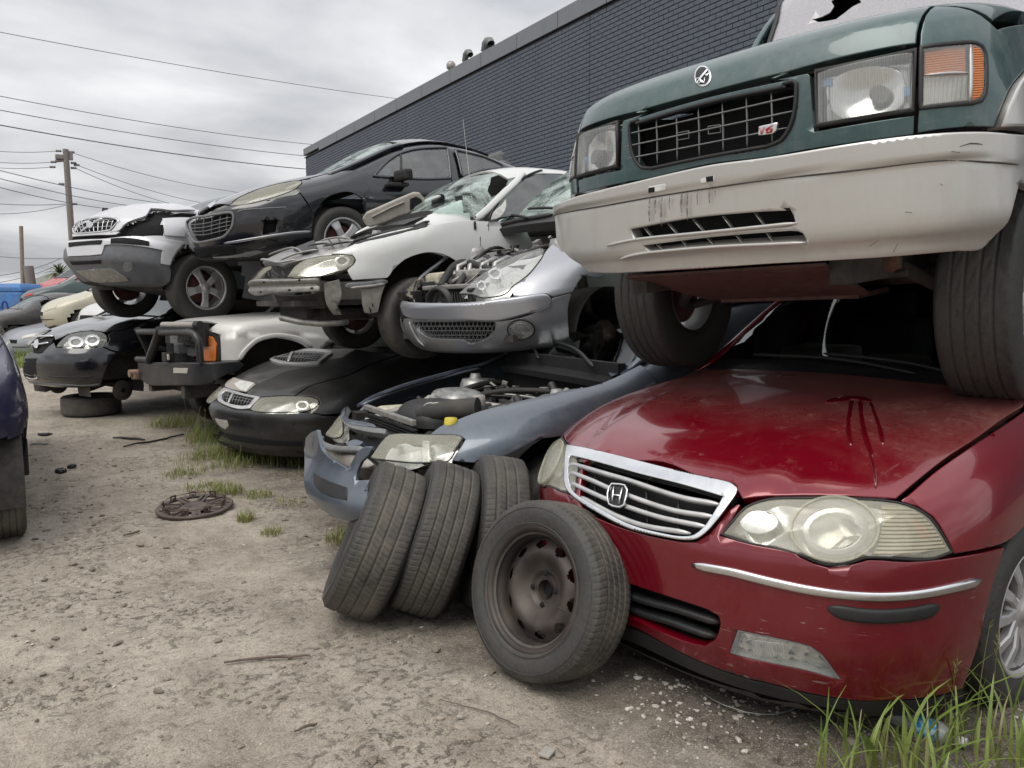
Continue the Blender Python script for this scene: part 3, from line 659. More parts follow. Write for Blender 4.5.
# ================================================================== charcoal brick building
WX,WY=9.7,30.35
def building():
    e=tag(empty('brick_building',(WX,WY,0)),'long charcoal painted brick building rising behind the stacked cars','building')
    t=NT('charcoal_painted_brick'); n=t.noise(9,5,.6); n2=t.noise(.7,4)
    c=t.mix(t.ramp(n,[(.3,0),(.75,1)]),(.062,.077,.100),(.082,.099,.125)); c=t.mix(t.math('MULTIPLY',t.ramp(n2,[(.4,0),(.7,1)]),.35),c,(.098,.113,.135)); c=t.mix(t.math('MULTIPLY',t.ramp(t.noise(1.6,5,.6,sc3=(1,1,.12)),[(.5,0),(.75,1)]),.35),c,(.045,.052,.062)); t.pr(Base_Color=c,Roughness=.62,Normal=t.bump(t.noise(60,3),.3,.004)); bm_=t.m
    mm=simple('dark_mortar',(.050,.060,.074),.8,dust=.05); cm=simple('grey_fascia_metal',(.15,.165,.185),.5,var=.1,dust=.05,scale=4)
    H=7.0
    MB().box((6.5,-17,H/2),(12.96,34,H)).build('wall_core',mm,e)
    bl,bh=.24,.086; L_=.230;h_=.074
    poly=np.array([(566,200),(575,125),(600,95),(655,78),(717,58),(786,42),(835,-2),(560,-2),(470,60),(310,150),(310,185),(420,140),(510,160)],float)
    Wd=[];
    for r in range(0,90):
        z=.05+r*bh
        if z+h_>H: break
        y=-33.9+(bl/2 if r%2 else 0)
        while y<-L_: Wd.append((y+L_/2,z+h_/2)); y+=bl
    Wd=np.array(Wd); P=np.stack([np.full(len(Wd),WX),Wd[:,0]+WY,Wd[:,1]],1)-CP; zz=P@FW; px=np.stack([512+FPX*(P@RT)/zz,384-FPX*(P@UP)/zz],1)
    size=1/np.maximum(zz,.1)**2; size[(zz<.5)|~inpoly(px,poly)]=0; order=np.argsort(-size); top=set(order[:300].tolist())
    def geo(dx): 
        x=-.012-dx; a=L_/2;b=h_/2;q=.004
        V=[(x,-a+q,-b+q),(x,a-q,-b+q),(x,a-q,b-q),(x,-a+q,b-q),(x+q,-a,-b),(x+q,a,-b),(x+q,a,b),(x+q,-a,b),(.02,-a,-b),(.02,a,-b),(.02,a,b),(.02,-a,b)]
        F=[(0,3,2,1)]
        for o_ in (0,4):
            for i in range(4): j=(i+1)%4; F.append((o_+i,o_+j,o_+4+j,o_+4+i))
        return V,F
    mesh=[]
    for k in range(6):
        V,F=geo([0,.001,.002,-.001,.0015,.0005][k]); me=bpy.data.meshes.new('brick'); me.from_pydata(V,[],F); me.materials.append(bm_); me.update(); mesh.append(me)
    rest=MB()
    for i,(y,z) in enumerate(Wd):
        if i in top:
            o=bpy.data.objects.new('brick',mesh[i%6]); o.location=(0,y,z); link(o,e)
        else:
            V,F=geo(random.uniform(-.001,.002)); rest.add([(v[0],v[1]+y,v[2]+z) for v in V],F)
    tag(rest.build('brickwork',bm_,e),kind='stuff')
    # fascia panels along the top
    js=[]
    for p in ((320,141),(338,131),(356,122),(376,111),(398,99),(423,85),(452,69),(483,52),(519,33),(560,11)):
        d=ray(*p); js.append(CP[1]+d[1]*WX/d[0]-WY)
    st=np.mean(np.diff(js[:6])); ys=[0.04]+js
    while ys[-1]>-34: ys.append(ys[-1]+(js[-1]-js[-3])/2)
    for i,(a,b) in enumerate(zip(ys[:-1],ys[1:])):
        lo=.1 if i==0 else .0
        MB().box((.12,(a+b)/2,H+.16+lo/2-.01),(.36,abs(b-a)-.02,.34-lo),bev=.004).build('fascia_panel',cm,e)
    MB().box((.02,-17,H-.012),(.10,34.05,.025)).build('fascia_drip',M['black'],e)
    for p in ((406,110),(590,60)):
        d=ray(*p); y=CP[1]+d[1]*WX/d[0]-WY; MB().box((-.008,y,H/2),(.012,.012,H-.05)).build('control_joint',M['dark'],e)
    MB().box((6.5,-17,H+.08),(12.6,33.8,.06)).build('roof',M['grey'],e)
    return e
building()
for k,(px,py,r,m_,lb) in enumerate(((451,66.5,.13,'alu','small pale round roof vent, lowest on the brick building parapet'),(465,59.5,.125,'grey','dark hooded roof vent between the other two on the parapet'),(485,49,.16,'grey','largest dark hooded roof vent, highest in the photo on the parapet'))):
    d=ray(px,py); q=CP+d*(10.5/d[0]); v=tag(empty('roof_vent',(q[0],q[1],7.11)),lb,'roof vent',group='vents on the roof of the brick building'); zt=q[2]-7.11
    MB().cyl((0,0,-.0),(0,0,zt-.02),r*.55,16).build('vent_neck',M[m_],v)
    if k==0: MB().lathe([(0,.14),(r*.6,.13),(r*.95,.07),(r,.0),(r*.9,-.06),(r*.55,-.09)],(0,0,zt),(0,0,1),24).build('vent_cap',M['alu'],v)
    else:
        b_=MB(); Q=[(0,0,zt-.12),(0,0,zt),(0,-.05,zt+.1),(0,-.14,zt+.14),(0,-.24,zt+.12),(0,-.30,zt+.04)]; b_.tube(Q,[r*.55,r*.62,r*.72,r*.75,r*.7,r*.66],18,caps=False); b_.tube([(0,-.10,zt+.12+r*.6),(0,-.2,zt+.10+r*.66)],[r*.3,r*.25],10)
        for j in range(4): b_.lathe([(r*.60,-.008),(r*.72,0),(r*.60,.008)],(0,-.03*j,zt-.03+.045*j),(0,-.3*j,1),18)
        b_.build('vent_hood',M[m_],v)
# ================================================================== loose tyres in the foreground
def axrot(az,ti,spin=0):
    n=Vector((math.cos(R(az))*math.cos(R(ti)),math.sin(R(az))*math.cos(R(ti)),math.sin(R(ti)))); y=-n; z=Vector((0,0,1)); x=y.cross(z).normalized(); z=x.cross(y)
    return (Matrix((x,y,z)).transposed()@Matrix.Rotation(spin,3,'Y')).to_euler()
def loose(pos,az,ti,Rt,W,Rr,mat,tread,label,style=None,rimmat=None,spin=0,inner='tyre'):
    e=tag(empty('loose_tyre',pos,axrot(az,ti,spin)),label,'tyre',group='loose tyres leaning in front of the cars')
    tyre_obj(Rt,W,Rr,M[mat],e,1,tread,na=640)
    # sidewall rings and moulded lettering band
    b=MB()
    for s_ in (-1,1):
        for r in (Rr+.018,Rt-.030): b.lathe([(r-.002,s_*W*.512),(r,s_*W*.524),(r+.002,s_*W*.512)],n=80)
    b.build('sidewall_ring',M[mat],e)
    if style: rim_mb(Rr,W,style).build('rim',M[rimmat],e)
    if style=='steel':
        b=MB()
        for k in range(4):
            a=2*math.pi*k/4+.5; MB().lathe([(0,-.004),(.009,-.004),(.010,0)],(.055*math.cos(a),-W*.5*.12-.0035,.055*math.sin(a)),(0,1,0),12).build('bolt_hole',M['dark'],e)
        MB().lathe([(0,.0),(.030,.0)],(0,-W*.06+.03,0),(0,1,0),24).build('hub_bore',M['dark'],e)
        MB().cyl((Rr-.055,-W*.33,.03),(Rr-.075,-W*.42,.03),.005).build('valve',M['rubber'],e)
    return e
loose((1.548,2.205,.322),191,15,.316,.195,.212,'tyre_dirty',1,'tyre on a brown steel rim leaning against the red bumper','steel','steelrim',.4)
loose((1.235,3.04,.335),156,24,.330,.225,.215,'tyre_dirty',4,'leftmost leaning tyre, brown muddy tread with smooth ribs','steel','steelrim',spin=1.)
loose((1.462,2.936,.335),155,20,.330,.215,.215,'tyre_grey',3,'second leaning tyre from the left, cracked dark grey tread','steel','steelrim',spin=2.)
loose((1.72,2.87,.340),157,9,.335,.205,.205,'tyre_grey',2,'pale grey upright tyre half hidden behind the steel-rimmed tyre',spin=.2)
e_=tag(empty('flat_tyre',(*ground_at(92,414)[:2],.12)),'old grey tyre lying flat under the far glossy black sedan','tyre'); o_=tyre_obj(.33,.23,.2,M['tyre_grey'],e_,0,0,72); o_.rotation_euler=(R(90),0,0)
# ================================================================== things lying on the ground
def hubcap():
    p=ground_at(195,511); e=tag(empty('hubcap',(p[0],p[1],gz(p[0],p[1])+.012),(R(2),R(-3),.4)),'brown wheel cover lying upside down on the dirt with its clips up','hubcap')
    b=MB(); b.lathe([(.225,.0),(.235,.006),(.238,.018),(.228,.024),(.205,.018)],ax=(0,0,1),n=64); b.lathe([(.0,.018),(.05,.018),(.06,.028),(.075,.02),(.10,.010)],ax=(0,0,1),n=40); b.build('rim_ring',M['brown'],e)
    b=MB()
    for k in range(9):
        a=2*math.pi*k/9; b.box((.155*math.cos(a),.155*math.sin(a),.014),(.125,.055,.008),Matrix.Rotation(a,3,'Z'),bev=.003); b.box((.155*math.cos(a),.155*math.sin(a),.022),(.12,.006,.012),Matrix.Rotation(a,3,'Z'))
    b.build('spoke_panel',M['brown'],e)
    for k in range(9):
        a=2*math.pi*(k+.5)/9; M3=Matrix.Rotation(a,3,'Z'); b=MB()
        for s_ in (-1,1): v=M3@Vector((.19,s_*.018,.038)); b.box(v,(.008,.007,.045),M3)
        v=M3@Vector((.19,0,.058)); b.box(v,(.010,.045,.007),M3); v=M3@Vector((.183,0,.03)); b.box(v,(.006,.02,.03),M3)
        b.build('clip',M['brown'],e)
    MB().tube([(.195*math.cos(t),.195*math.sin(t),.05) for t in np.linspace(0,2*math.pi,48,endpoint=False)],.0025,6,closed=True).build('tension_wire',M['rust'],e)
M['brown']=simple('dusty_brown_plastic',(.085,.062,.055),.6,var=.3,dust=.5)
M['wood']=simple('weathered_twig',(.12,.09,.07),.85,var=.4,dust=.3); M['leaf']=simple('dry_leaf',(.34,.27,.18),.8,var=.3,dust=.2)
hubcap()
def stick(p,q,r,mat,label,name='stick',cat='stick',h=.01,bend=.02,seed=1):
    a=ground_at(*p); b=ground_at(*q); rs=random.Random(seed); m=(a+b)/2; Q=[]
    for t in np.linspace(0,1,12):
        x,y=a[0]+(b[0]-a[0])*t,a[1]+(b[1]-a[1])*t; Q.append((x+rs.uniform(-1,1)*bend*.25+bend*math.sin(math.pi*t),y,gz(x,y)+h+r*.6))
    tag(MB().tube(Q,[r*(.6+.4*math.sin(math.pi*(t*.9+.05))) for t in np.linspace(0,1,12)],8).build(name,M[mat],None),label,cat)
stick((225,667),(311,661),.006,'wood','long thin brown stick on the bare dirt left of the tyres')
stick((293,737),(317,728),.005,'wood','short pale twig near the bottom edge of the dirt',seed=2)
stick((124,537),(139,533),.007,'wood','little dark twig below the hubcap',seed=3)
stick((124,449),(184,435),.010,'black','dark rod lying on the dirt before the faded black sedan',name='rod',cat='rod',seed=4)
stick((113,439),(145,441),.012,'black','dark curved trim strip under the bull bar',name='trim_strip',cat='trim strip',seed=5)
stick((30,447),(48,446),.012,'beige','cream sliver of plastic by the blue car mudflap',name='plastic_sliver',cat='plastic sliver',seed=6)
stick((440,703),(520,730),.0022,'wood','hair-thin twig below the steel-rimmed tyre',seed=7)
for k,(px,py,s_) in enumerate(((45,436,.07),(60,472,.05),(72,468,.04))):
    p=ground_at(px,py); b=MB(); rs=random.Random(k)
    for i in range(5): b.box((p[0]+rs.uniform(-1,1)*s_*.4,p[1]+rs.uniform(-1,1)*s_*.4,.015),(s_*rs.uniform(.9,1.6),s_*rs.uniform(.6,1.2),.02),Matrix.Rotation(rs.uniform(0,3),3,'Z')@Matrix.Rotation(rs.uniform(-.5,.5),3,'X'),bev=.003)
    tag(b.build('rubber_scrap',M['black'],None),['black scrap lying beside the blue car on the dirt','dark crumbled lump in front of the blue car wheel','smaller dark crumb beside the crumbled lump'][k],'scrap')
# wire loop below the red car
Q=[ground_at(*p) for p in ((688,668),(694,690),(712,708),(745,720),(775,722),(798,716))]; tag(MB().tube([(q[0],q[1],.02+gz(q[0],q[1])) for q in smooth_loop(np.array(Q),.04,80,False)],.0022,6).build('wire',M['steel'],None),'thin bent wire lying under the red car lip','wire')
# drink bottle
def bottle():
    a=ground_at(890,724);b=ground_at(945,746); d=b-a; L_=.20; u=d/np.linalg.norm(d); e=tag(empty('drink_bottle',(a[0],a[1],.035)),'clear plastic drink bottle with blue label lying in the grass','bottle')
    e.rotation_euler=Matrix.Rotation(math.atan2(u[1],u[0]),3,'Z').to_euler()
    pr=[(0,0),(.026,.002),(.031,.01),(.030,.03),(.032,.036),(.030,.05),(.032,.056),(.030,.07),(.032,.08),(.032,.15),(.028,.17),(.014,.195),(.012,.21)]
    MB().lathe(pr,ax=(1,0,0),n=28).build('shell',M['bottle'],e); MB().lathe([(.0328,.085),(.0328,.145)],ax=(1,0,0),n=28).build('label',M['bluelabel'],e); MB().lathe([(.0,.222),(.0145,.222),(.0145,.205)],ax=(1,0,0),n=20).build('cap',M['white_plastic'],e)
t=NT('bottle_plastic'); p_=t.pr(Base_Color=(.8,.85,.85,1),Roughness=.1,Coat_Weight=.5); tr=t.N.new('ShaderNodeBsdfTransparent'); mx=t.N.new('ShaderNodeMixShader'); mx.inputs[0].default_value=.35; t.l(tr.outputs[0],mx.inputs[1]); t.l(p_.outputs[0],mx.inputs[2]); t.l(mx.outputs[0],t.out.inputs[0]); M['bottle']=t.m
t=NT('blue_label'); t.pr(Base_Color=t.mix(t.ramp(t.noise(60,2),[(.45,0),(.55,1)]),(.03,.25,.55),(.35,.6,.8)),Roughness=.35); M['bluelabel']=t.m
bottle()
# ------------------------------------------------------------------ stones and clods (uncountable)
def scatter(name,mat,n,region,smin,smax,seed,dens=None,flat=.6):
    rs=np.random.default_rng(seed); bmv=[];F=[]; bm=bmesh.new(); bmesh.ops.create_icosphere(bm,subdivisions=1,radius=1); base=np.array([v.co[:] for v in bm.verts]); fc=np.array([[v.index for v in f.verts] for f in bm.faces]); bm.free()
    V=[];c=0;tries=0
    while c<n and tries<n*30:
        tries+=1; x=rs.uniform(region[0],region[1]); y=region[2]+(region[3]-region[2])*rs.random()**1.5
        if dens is not None and rs.random()>dens(x,y): continue
        s=smin*(smax/smin)**(rs.random()**2.2); sc=np.array([s*rs.uniform(.7,1.4),s*rs.uniform(.7,1.2),s*flat*rs.uniform(.6,1.1)]); a=rs.uniform(0,6.28); B=(base+rs.uniform(-.22,.22,base.shape))*sc; ca,sa=math.cos(a),math.sin(a)
        B=np.stack([B[:,0]*ca-B[:,1]*sa,B[:,0]*sa+B[:,1]*ca,B[:,2]],1)+[x,y,s*flat*.35]; V.append((x,y,B)); F.append(fc+c*len(base)); c+=1
    zz=gheight(np.array([v[0] for v in V]),np.array([v[1] for v in V])); VV=np.vstack([v[2]+[0,0,z] for v,z in zip(V,zz)]); FF=np.vstack(F)
    o=mkmesh(name,VV,FF,mat,None,smooth=False); tag(o,kind='stuff'); return o
st=NT('pale_stone'); st.pr(Base_Color=st.mix(st.ramp(st.noise(9,3),[(.35,0),(.7,1)]),(.30,.26,.21),(.58,.55,.50)),Roughness=.85); M['stone']=st.m
cl=NT('dirt_clod'); cl.pr(Base_Color=cl.mix(cl.ramp(cl.noise(6,4),[(.35,0),(.65,1)]),(.13,.105,.082),(.30,.26,.21)),Roughness=.95,Normal=cl.bump(cl.noise(90,4),.5,.004)); M['clod']=cl.m
def dn(x,y): return .12+1.2*max(0,float(fbm(np.array([x]),np.array([y]),1.1,3,21)[0]))+.4*math.exp(-((x-.1)/.5)**2)
scatter('dirt_clods',M['clod'],2600,(-2.2,2.6,1.2,8),.0022,.020,5,dn)
scatter('gravel',M['stone'],1500,(-2.4,3.2,1.1,9),.0025,.009,6,dn)
gp=ground_at(705,700)
scatter('gravel_chips',M['stone'],260,(gp[0]-.55,gp[0]+.55,gp[1]-.35,gp[1]+.4),.003,.013,8,lambda x,y: math.exp(-((x-gp[0])/.3)**2-((y-gp[1])/.22)**2))
for k,p in enumerate(((642,701),(612,703),(683,684),(737,706),(560,760),(545,757))):
    q=ground_at(*p)
lf=ground_at(553,760); mk=MB(); mk.add([(lf[0]-.03,lf[1]-.02,.02),(lf[0]+.035,lf[1]-.035,.012),(lf[0]+.02,lf[1]+.03,.02),(lf[0]-.04,lf[1]+.04,.012)],[(0,1,2,3)])
b=MB()
for k,(px,py,s_) in enumerate(((547,757,.03),(598,455*0+462,.0),(460,720,.012))):
    if s_: q=ground_at(px,py); b.box((q[0],q[1],.012+gz(q[0],q[1])),(s_*1.6,s_*1.2,.008),Matrix.Rotation(.5+k,3,'Z'),bev=.002)
tag(b.build('concrete_chip',M['beige'],None),'flat pale concrete chips at the bottom edge of the dirt','concrete chip')
# ------------------------------------------------------------------ grass
def grassmat(name,c1,c2):
    t=NT(name); s=t.sep(); g=t.noise(9,3); c=t.mix(t.ramp(g,[(.35,0),(.65,1)]),c1,c2); c=t.mix(t.ramp(t.math('MULTIPLY',s['Z'],3.5,clamp=True),[(0,.55),(.5,0)]),c,(.30,.26,.12)); p=t.pr(Base_Color=c,Roughness=.5,Coat_Weight=.15)
    tl=t.N.new('ShaderNodeBsdfTranslucent'); t.l(c,tl.inputs[0]); mx=t.N.new('ShaderNodeMixShader'); mx.inputs[0].default_value=.3; t.l(p.outputs[0],mx.inputs[1]); t.l(tl.outputs[0],mx.inputs[2]); t.l(mx.outputs[0],t.out.inputs[0]); return t.m
M['grass']=grassmat('green_grass',(.12,.20,.03),(.26,.34,.08)); M['drygrass']=grassmat('straw_grass',(.32,.27,.13),(.20,.22,.07))
def grass(centres,seed,mat,name='grass'):
    """centres: (x, y, radius, blades, height, width)"""
    rs=random.Random(seed); V=[];F=[]
    for (cx,cy,rad,n,h,w) in centres:
        for _ in range(n):
            a=rs.uniform(0,6.283); r=rad*math.sqrt(rs.random()); x=cx+r*math.cos(a); y=cy+r*math.sin(a); hh=h*rs.uniform(.35,1.); ww=w*rs.uniform(.6,1.2); d=rs.uniform(0,6.283); bend=hh*rs.uniform(.1,.9); z0=gz(x,y) if len(centres)<60 else 0; b=len(V); fx,fy=math.cos(d+1.57),math.sin(d+1.57); k=6; kink=rs.random()<.2
            for i in range(k+1):
                t=i/k; o=bend*t**2.2; zz=hh*(t-.25*t**3*(bend/hh)) - (hh*.35*max(0,t-.6) if kink else 0); wv=ww*(1-t**2.5)*.5+.0003
                V+=[(x+math.cos(d)*o-fx*wv,y+math.sin(d)*o-fy*wv,z0+zz),(x+math.cos(d)*o+fx*wv,y+math.sin(d)*o+fy*wv,z0+zz+wv*.3)]
            for i in range(k): F.append((b+2*i,b+2*i+1,b+2*i+3,b+2*i+2))
    o=mkmesh(name,V,F,mat,None); tag(o,kind='stuff'); return o
def G(px,py): p=ground_at(px,py); return float(p[0]),float(p[1])
c1=[];c2=[]
for px,py,r,n,h,w in ((870,770,.12,18,.34,.011),(915,770,.09,14,.30,.011),(975,758,.11,20,.30,.010),(1025,760,.14,24,.34,.010),(900,802,.18,30,.26,.011),(1000,805,.22,44,.24,.010),(835,780,.07,10,.28,.008),(948,742,.05,6,.40,.008)):
    c1.append((*G(px,py),r,n,h,w)); c2.append((*G(px,py),r*1.2,n//6,h*.9,w*.6))
for px,py,r,n,h,w in ((208,442,.2,170,.30,.005),(218,458,.2,170,.22,.005),(234,468,.18,120,.15,.004),(196,462,.22,80,.12,.004),(255,462,.2,110,.20,.004),(285,466,.16,80,.16,.004),(300,480,.2,40,.08,.003),(205,490,.14,120,.07,.005),(228,495,.10,160,.09,.005),(245,521,.05,90,.09,.004),(258,498,.10,100,.07,.004),(272,533,.06,60,.07,.004),(340,540,.08,110,.10,.004),(186,474,.16,120,.08,.005),(175,425,.25,200,.16,.006),(290,505,.1,50,.06,.004)):
    c1.append((*G(px,py),r,n,h,w)); c2.append((*G(px,py),r*1.3,int(n*.55),h*1.05,w*.6))
for px,py,r,n,h,w in ((18,366,.9,900,.30,.012),(36,357,.8,700,.35,.012),(8,352,1.0,600,.3,.014),(20,345,2.,1200,.5,.02),(45,342,2.5,900,.5,.02)):
    c1.append((*G(px,py),r,n,h,w))
grass(c1,3,M['grass']); grass(c2,4,M['drygrass'],'dry_grass')
# tall seed stems by the red car wheel and the faded sedan
b=MB(); rs=random.Random(9)
for px,py,h in ((945,745,.42),(948,740,.30),(975,738,.45),(990,735,.36),(205,455,.42),(212,460,.36),(196,450,.38),(240,470,.2),(300,470,.26),(265,455,.5),(190,440,.5)):
    x,y=G(px,py); d=rs.uniform(0,6.28); l=h*rs.uniform(.1,.5); Q=[(x+math.cos(d)*l*t**2,y+math.sin(d)*l*t**2,gz(x,y)+h*t) for t in np.linspace(0,1,9)]; b.tube(Q,.0013,5,caps=False)
    for k in range(9):
        t=.72+.03*k; q=np.array([x+math.cos(d)*l*t**2,y+math.sin(d)*l*t**2,gz(x,y)+h*t]); b.tube([q,q+[rs.uniform(-.01,.01),rs.uniform(-.01,.01),.016]],[.0025,.0008],4,caps=False)
tag(b.build('seed_stems',M['drygrass'],None),kind='stuff')
# ================================================================== red people carrier (bottom row, nearest)
M['red']=paint('red_metallic_paint',(.18,.002,.011),.3,.17,.07,1.,.3,.2,dustcol=(.26,.12,.10))
M['redb']=paint('red_bumper_paint',(.15,.001,.009),.3,.20,.03,1.,.8,.1,dustcol=(.22,.10,.09))
def redhood():
    t=NT('red_paint_dusty_bonnet'); s=t.sep(); n=t.noise(4,6,.65,.4); f=t.noise(45,5,.75); sp=t.noise(16,5,.7)
    m=t.math('MULTIPLY',t.ramp(t.math('ADD',s['X'],t.math('MULTIPLY',t.math('SUBTRACT',n,.5),.9)),[(.30,0),(.98,1)]),t.ramp(f,[(.3,.4),(.7,1)]))
    m=t.math('ADD',t.math('MULTIPLY',m,.60),t.math('MULTIPLY',t.ramp(sp,[(.56,0),(.72,1)]),.22),clamp=True)
    c=t.mix(m,(.18,.002,.011),(.22,.15,.12)); t.pr(Base_Color=c,Metallic=t.math('MULTIPLY_ADD',m,-.3,.3),Roughness=t.math('MULTIPLY_ADD',m,.6,.17,clamp=True),Coat_Weight=t.math('MULTIPLY_ADD',m,-1.3,1.,clamp=True),Coat_Roughness=.05); return t.m
M['redhood']=redhood(); M['wetred']=simple('washed_clean_red_streak',(.12,.0015,.007),.2,.2,var=.1,dust=0,coat=1.,bump=.02)
def honda():
    c=Car('people_carrier','red people carrier with chrome grille and cloudy headlamps, under the green four-wheel drive','car',(1.70,1.925,-.035),(7,0,0),4.77,[(.06,.12),(.24,.04),(.42,.0),(.61,.0),(.70,.035),(.80,.10),(.90,.22),(1.0,.4),(1.1,.6)],[(.06,.84),(.4,.885),(.7,.89),(.9,.86),(1.05,.80),(1.6,.60)],
        [(0,.84),(.2,.90),(.6,.99),(1.1,1.06),(1.25,1.08),(1.32,1.10),(2.1,1.56),(2.5,1.62),(4,1.6),(4.7,1.2)],.12,.07,.80,2.6,.5,.09,.14)
    c.wheels=[(1.02,.33,.37),(3.75,.33,.37)]
    P=M['red'];a=cr(530,350);b=cr(768,350);d=cr(600,530);g=cr(768,530)
    hoodL=[(640,463),(700,478),(733,485),(742,501),(768,497),(820,496.5),(865,498),(897,500)]+b(680,462,860,338,1024,226)+[(1.28,-.74,1.03),(1.27,-.4,1.07),(1.26,0,1.09)]
    def hd(Q): y=np.abs(Q[:,1]); return .004*np.exp(-((y-.33-.12*(Q[:,0]))/.05)**2)-.003*np.exp(-((y-.42-.12*(Q[:,0]))/.04)**2)
    c.panel('hood',M['redhood'],sym(c,[(600,452)]+hoodL),res=.035,c=(1.1,0,.35),disp=hd,gap=.004,thick=.03)
    for p,w_ in (([(826,403),(838,400),(850,398),(862,399),(870,402)],.015),([(852,400),(850,410),(848,424),(849,438)],.0045),([(860,400),(861,415),(864,432),(869,448),(872,458)],.005),([(870,402),(875,416),(880,430),(883,445)],.004),([(851,412),(848,428),(851,446)],.0035),([(869,452),(874,470),(876,488)],.003),([(778,377),(786,375.5),(794,376)],.012),([(841,396),(846,395)],.004)): c.strip('wet_streak',M['wetred'],p,w_*1.7,.0030,.0012,ns=12)
    # fender
    fen=[(899,501)]+b(680,472,860,350,1024,240)+[(1.30,-.76,1.0),(1.5,-.80,1.0),(1.55,-.89,.7),(1.55,-.89,.25),(1.41,-.89,.25),(1.40,-.89,.38),(1.33,-.89,.55),(1.2,-.89,.66),(1.02,-.89,.715),(.85,-.88,.67),(1006,543)]+g(745,100)+[(945,536),(933,517),(918,507)]
    c.panel('fender',P,fen,res=.035,c=(1.1,0,.45),mirror=True,gap=.003)
    door=[(1.56,-.89,.25),(1.56,-.89,.9),(1.62,-.84,1.0),(2.6,-.84,1.0),(2.6,-.89,.25)]
    c.panel('door',P,door,res=.08,mirror=True,gap=.003)
    # bumper
    bt=[(638,532),(670,539),(695,541),(709,533),(729,509),(737,503),(742,504),(733,519),(721,535)]+d(620,55,780,85)+g(130,105,185,130,240,146,330,136,400,116,560,125,745,108,950,66)+[(993,585),(980,640),(963,689)]+g(500,684,400,689,300,680,0,615)+d(600,600,400,530,250,455,100,385)+[(605,615)]
    intake=[(640,588)]+d(300,275,430,318,475,345,482,375,460,440,420,465,300,432)+[(640,621)]
    S0=c.hit(intake)
    inH=sym(c,[(620,580)]+intake[1:-1]+[(612,610)])
    fog=d(550,400,700,432,840,465,890,500,935,560,970,605,800,560,515,495)
    fogm=mir(c.hit(fog))
    sy=sym(c,bt)
    zr=.60
    def bd(Q): z=Q[:,2]; return .012/(1+np.exp(-(z-.30)/-.012))*0 -.010*np.exp(-((z-.575)/.010)**2)*0
    c.panel('bumper',M['redb'],sy,holes=[inH,L3(c,fog),fogm],res=.035,c=(.95,0,.42),gap=.003,thick=.03,ang=42)
    lip=[(605,617)]+d(100,388,250,458,400,533,600,603)+g(0,618,300,683,400,692,500,687)+[(963,691),(961,704),(905,718),(850,713),(768,698),(700,676),(640,647),(590,622)]
    c.panel('lower_lip',M['black'],sym(c,lip),res=.05,off=-.004,c=(.95,0,.42),thick=.05)
    # lower intake
    c.panel('intake_mesh',M['dark'],inH,res=.05,off=-.10,thick=.002,c=(.95,0,.42))
    for k,(p) in enumerate([d(120,280,300,330,470,385),d(110,330,280,385,450,445)]):
        H=c.hit(p); H[0,1]=0; H=c.snap(H); H[0,1]=0; Q=list(map(tuple,H[::-1]))+mir(H[1:])
        c.strip('intake_slat',M['black'],Q,.012,.02,-.03)
    # grille
    out=[(568,446),(600,452.5),(640,462.5),(700,477),(731,484),(738,489),(737,495),(728,508),(718,521),(706,534),(695,540),(670,538),(630,528.5),(595,511),(573,496),(567,487),(566,468)]
    inn=[(571.5,457),(600,464),(640,475),(680,485),(724,498),(716,512),(704,529),(692,536.5),(669,534.8),(632,525),(599,508.5),(575,492.5),(571,482)]
    gr=c.panel('grille_frame',M['chrome'],out,holes=[inn],res=.012,off=.012,thick=.035,bev=.004,gap=0)
    c.panel('grille_back',M['dark'],inn,res=.05,off=-.055,thick=.002,parent=gr)
    for p in [a(155,452,280,487,400,522,600,587,765,618),a(155,486,250,522,330,557,560,637,745,668),a(160,528,240,567,330,605,520,668,712,708),a(200,585,330,655,450,700,640,732)]:
        c.strip('grille_slat',M['alloy'],p,.0085,.012,-.006,parent=gr)
    for p in [a(245,470,240,600),a(455,500,450,700),a(580,570,575,735)]: c.strip('grille_rib',M['black'],p,.004,.004,-.03,parent=gr)
    bd_=c.panel('badge',M['black'],a(335,545,392,553,398,570,385,630,368,635,328,620,325,600),res=.02,off=.012,thick=.02,gap=0,parent=gr)
    c.strip('badge_ring',M['chrome'],a(338,543,390,550,400,568,388,625,370,634,328,622,322,600,326,560),.0035,.004,.016,parent=gr,closed=True)
    for p in [a(348,552,342,612),a(382,556,368,622),a(345,585,374,590)]: c.strip('badge_letter',M['chrome'],p,.0045,.004,.018,parent=gr)
    # chrome and rub strips
    c.strip('chrome_strip',M['chrome'],[(692,564.5),(730,571.5),(768,581),(805,589),(843,594.5),(880,596.5),(915,594.5),(950,588),(980,580)],.0135,.009,.002,mirror=True)
    c.strip('rub_strip',M['black'],g(240,312,300,330,390,343,500,344,600,332,685,308),.022,.010,.0,mirror=True)
    for H_ in (c.hit(fog),fogm):
        H_=[tuple(p) for p in H_]
        fl=c.panel('fog_lamp',M['clear'],H_,res=.02,off=-.002,thick=.03,gap=.004)
        c.panel('fog_frame',M['grey'],H_,holes=[shrink(H_,.9)],res=.03,off=-.001,thick=.04,gap=.001,parent=fl)
        c.panel('fog_reflector',M['refl'],H_,res=.02,off=-.035,thick=.002,parent=fl,disp=lambda Q:.008*np.sin(Q[:,1]*160)*np.sin(Q[:,2]*60))
    pl=d(610,440,735,455,742,520,606,500); c.panel('fog_glass',M['ribbed'],pl,res=.02,off=.0005,thick=.004,gap=0)
    # headlamps
    hl=[(721,534)]+a(820,672,862,628)+[(768,499),(800,497.5),(860,498.5),(898,502),(916,508),(930,517),(942,533),(953,552)]+g(650,118,400,110,330,130,240,140,185,124,130,100)+[(770,547),(745,542)]
    Hh=L3(c,hl)
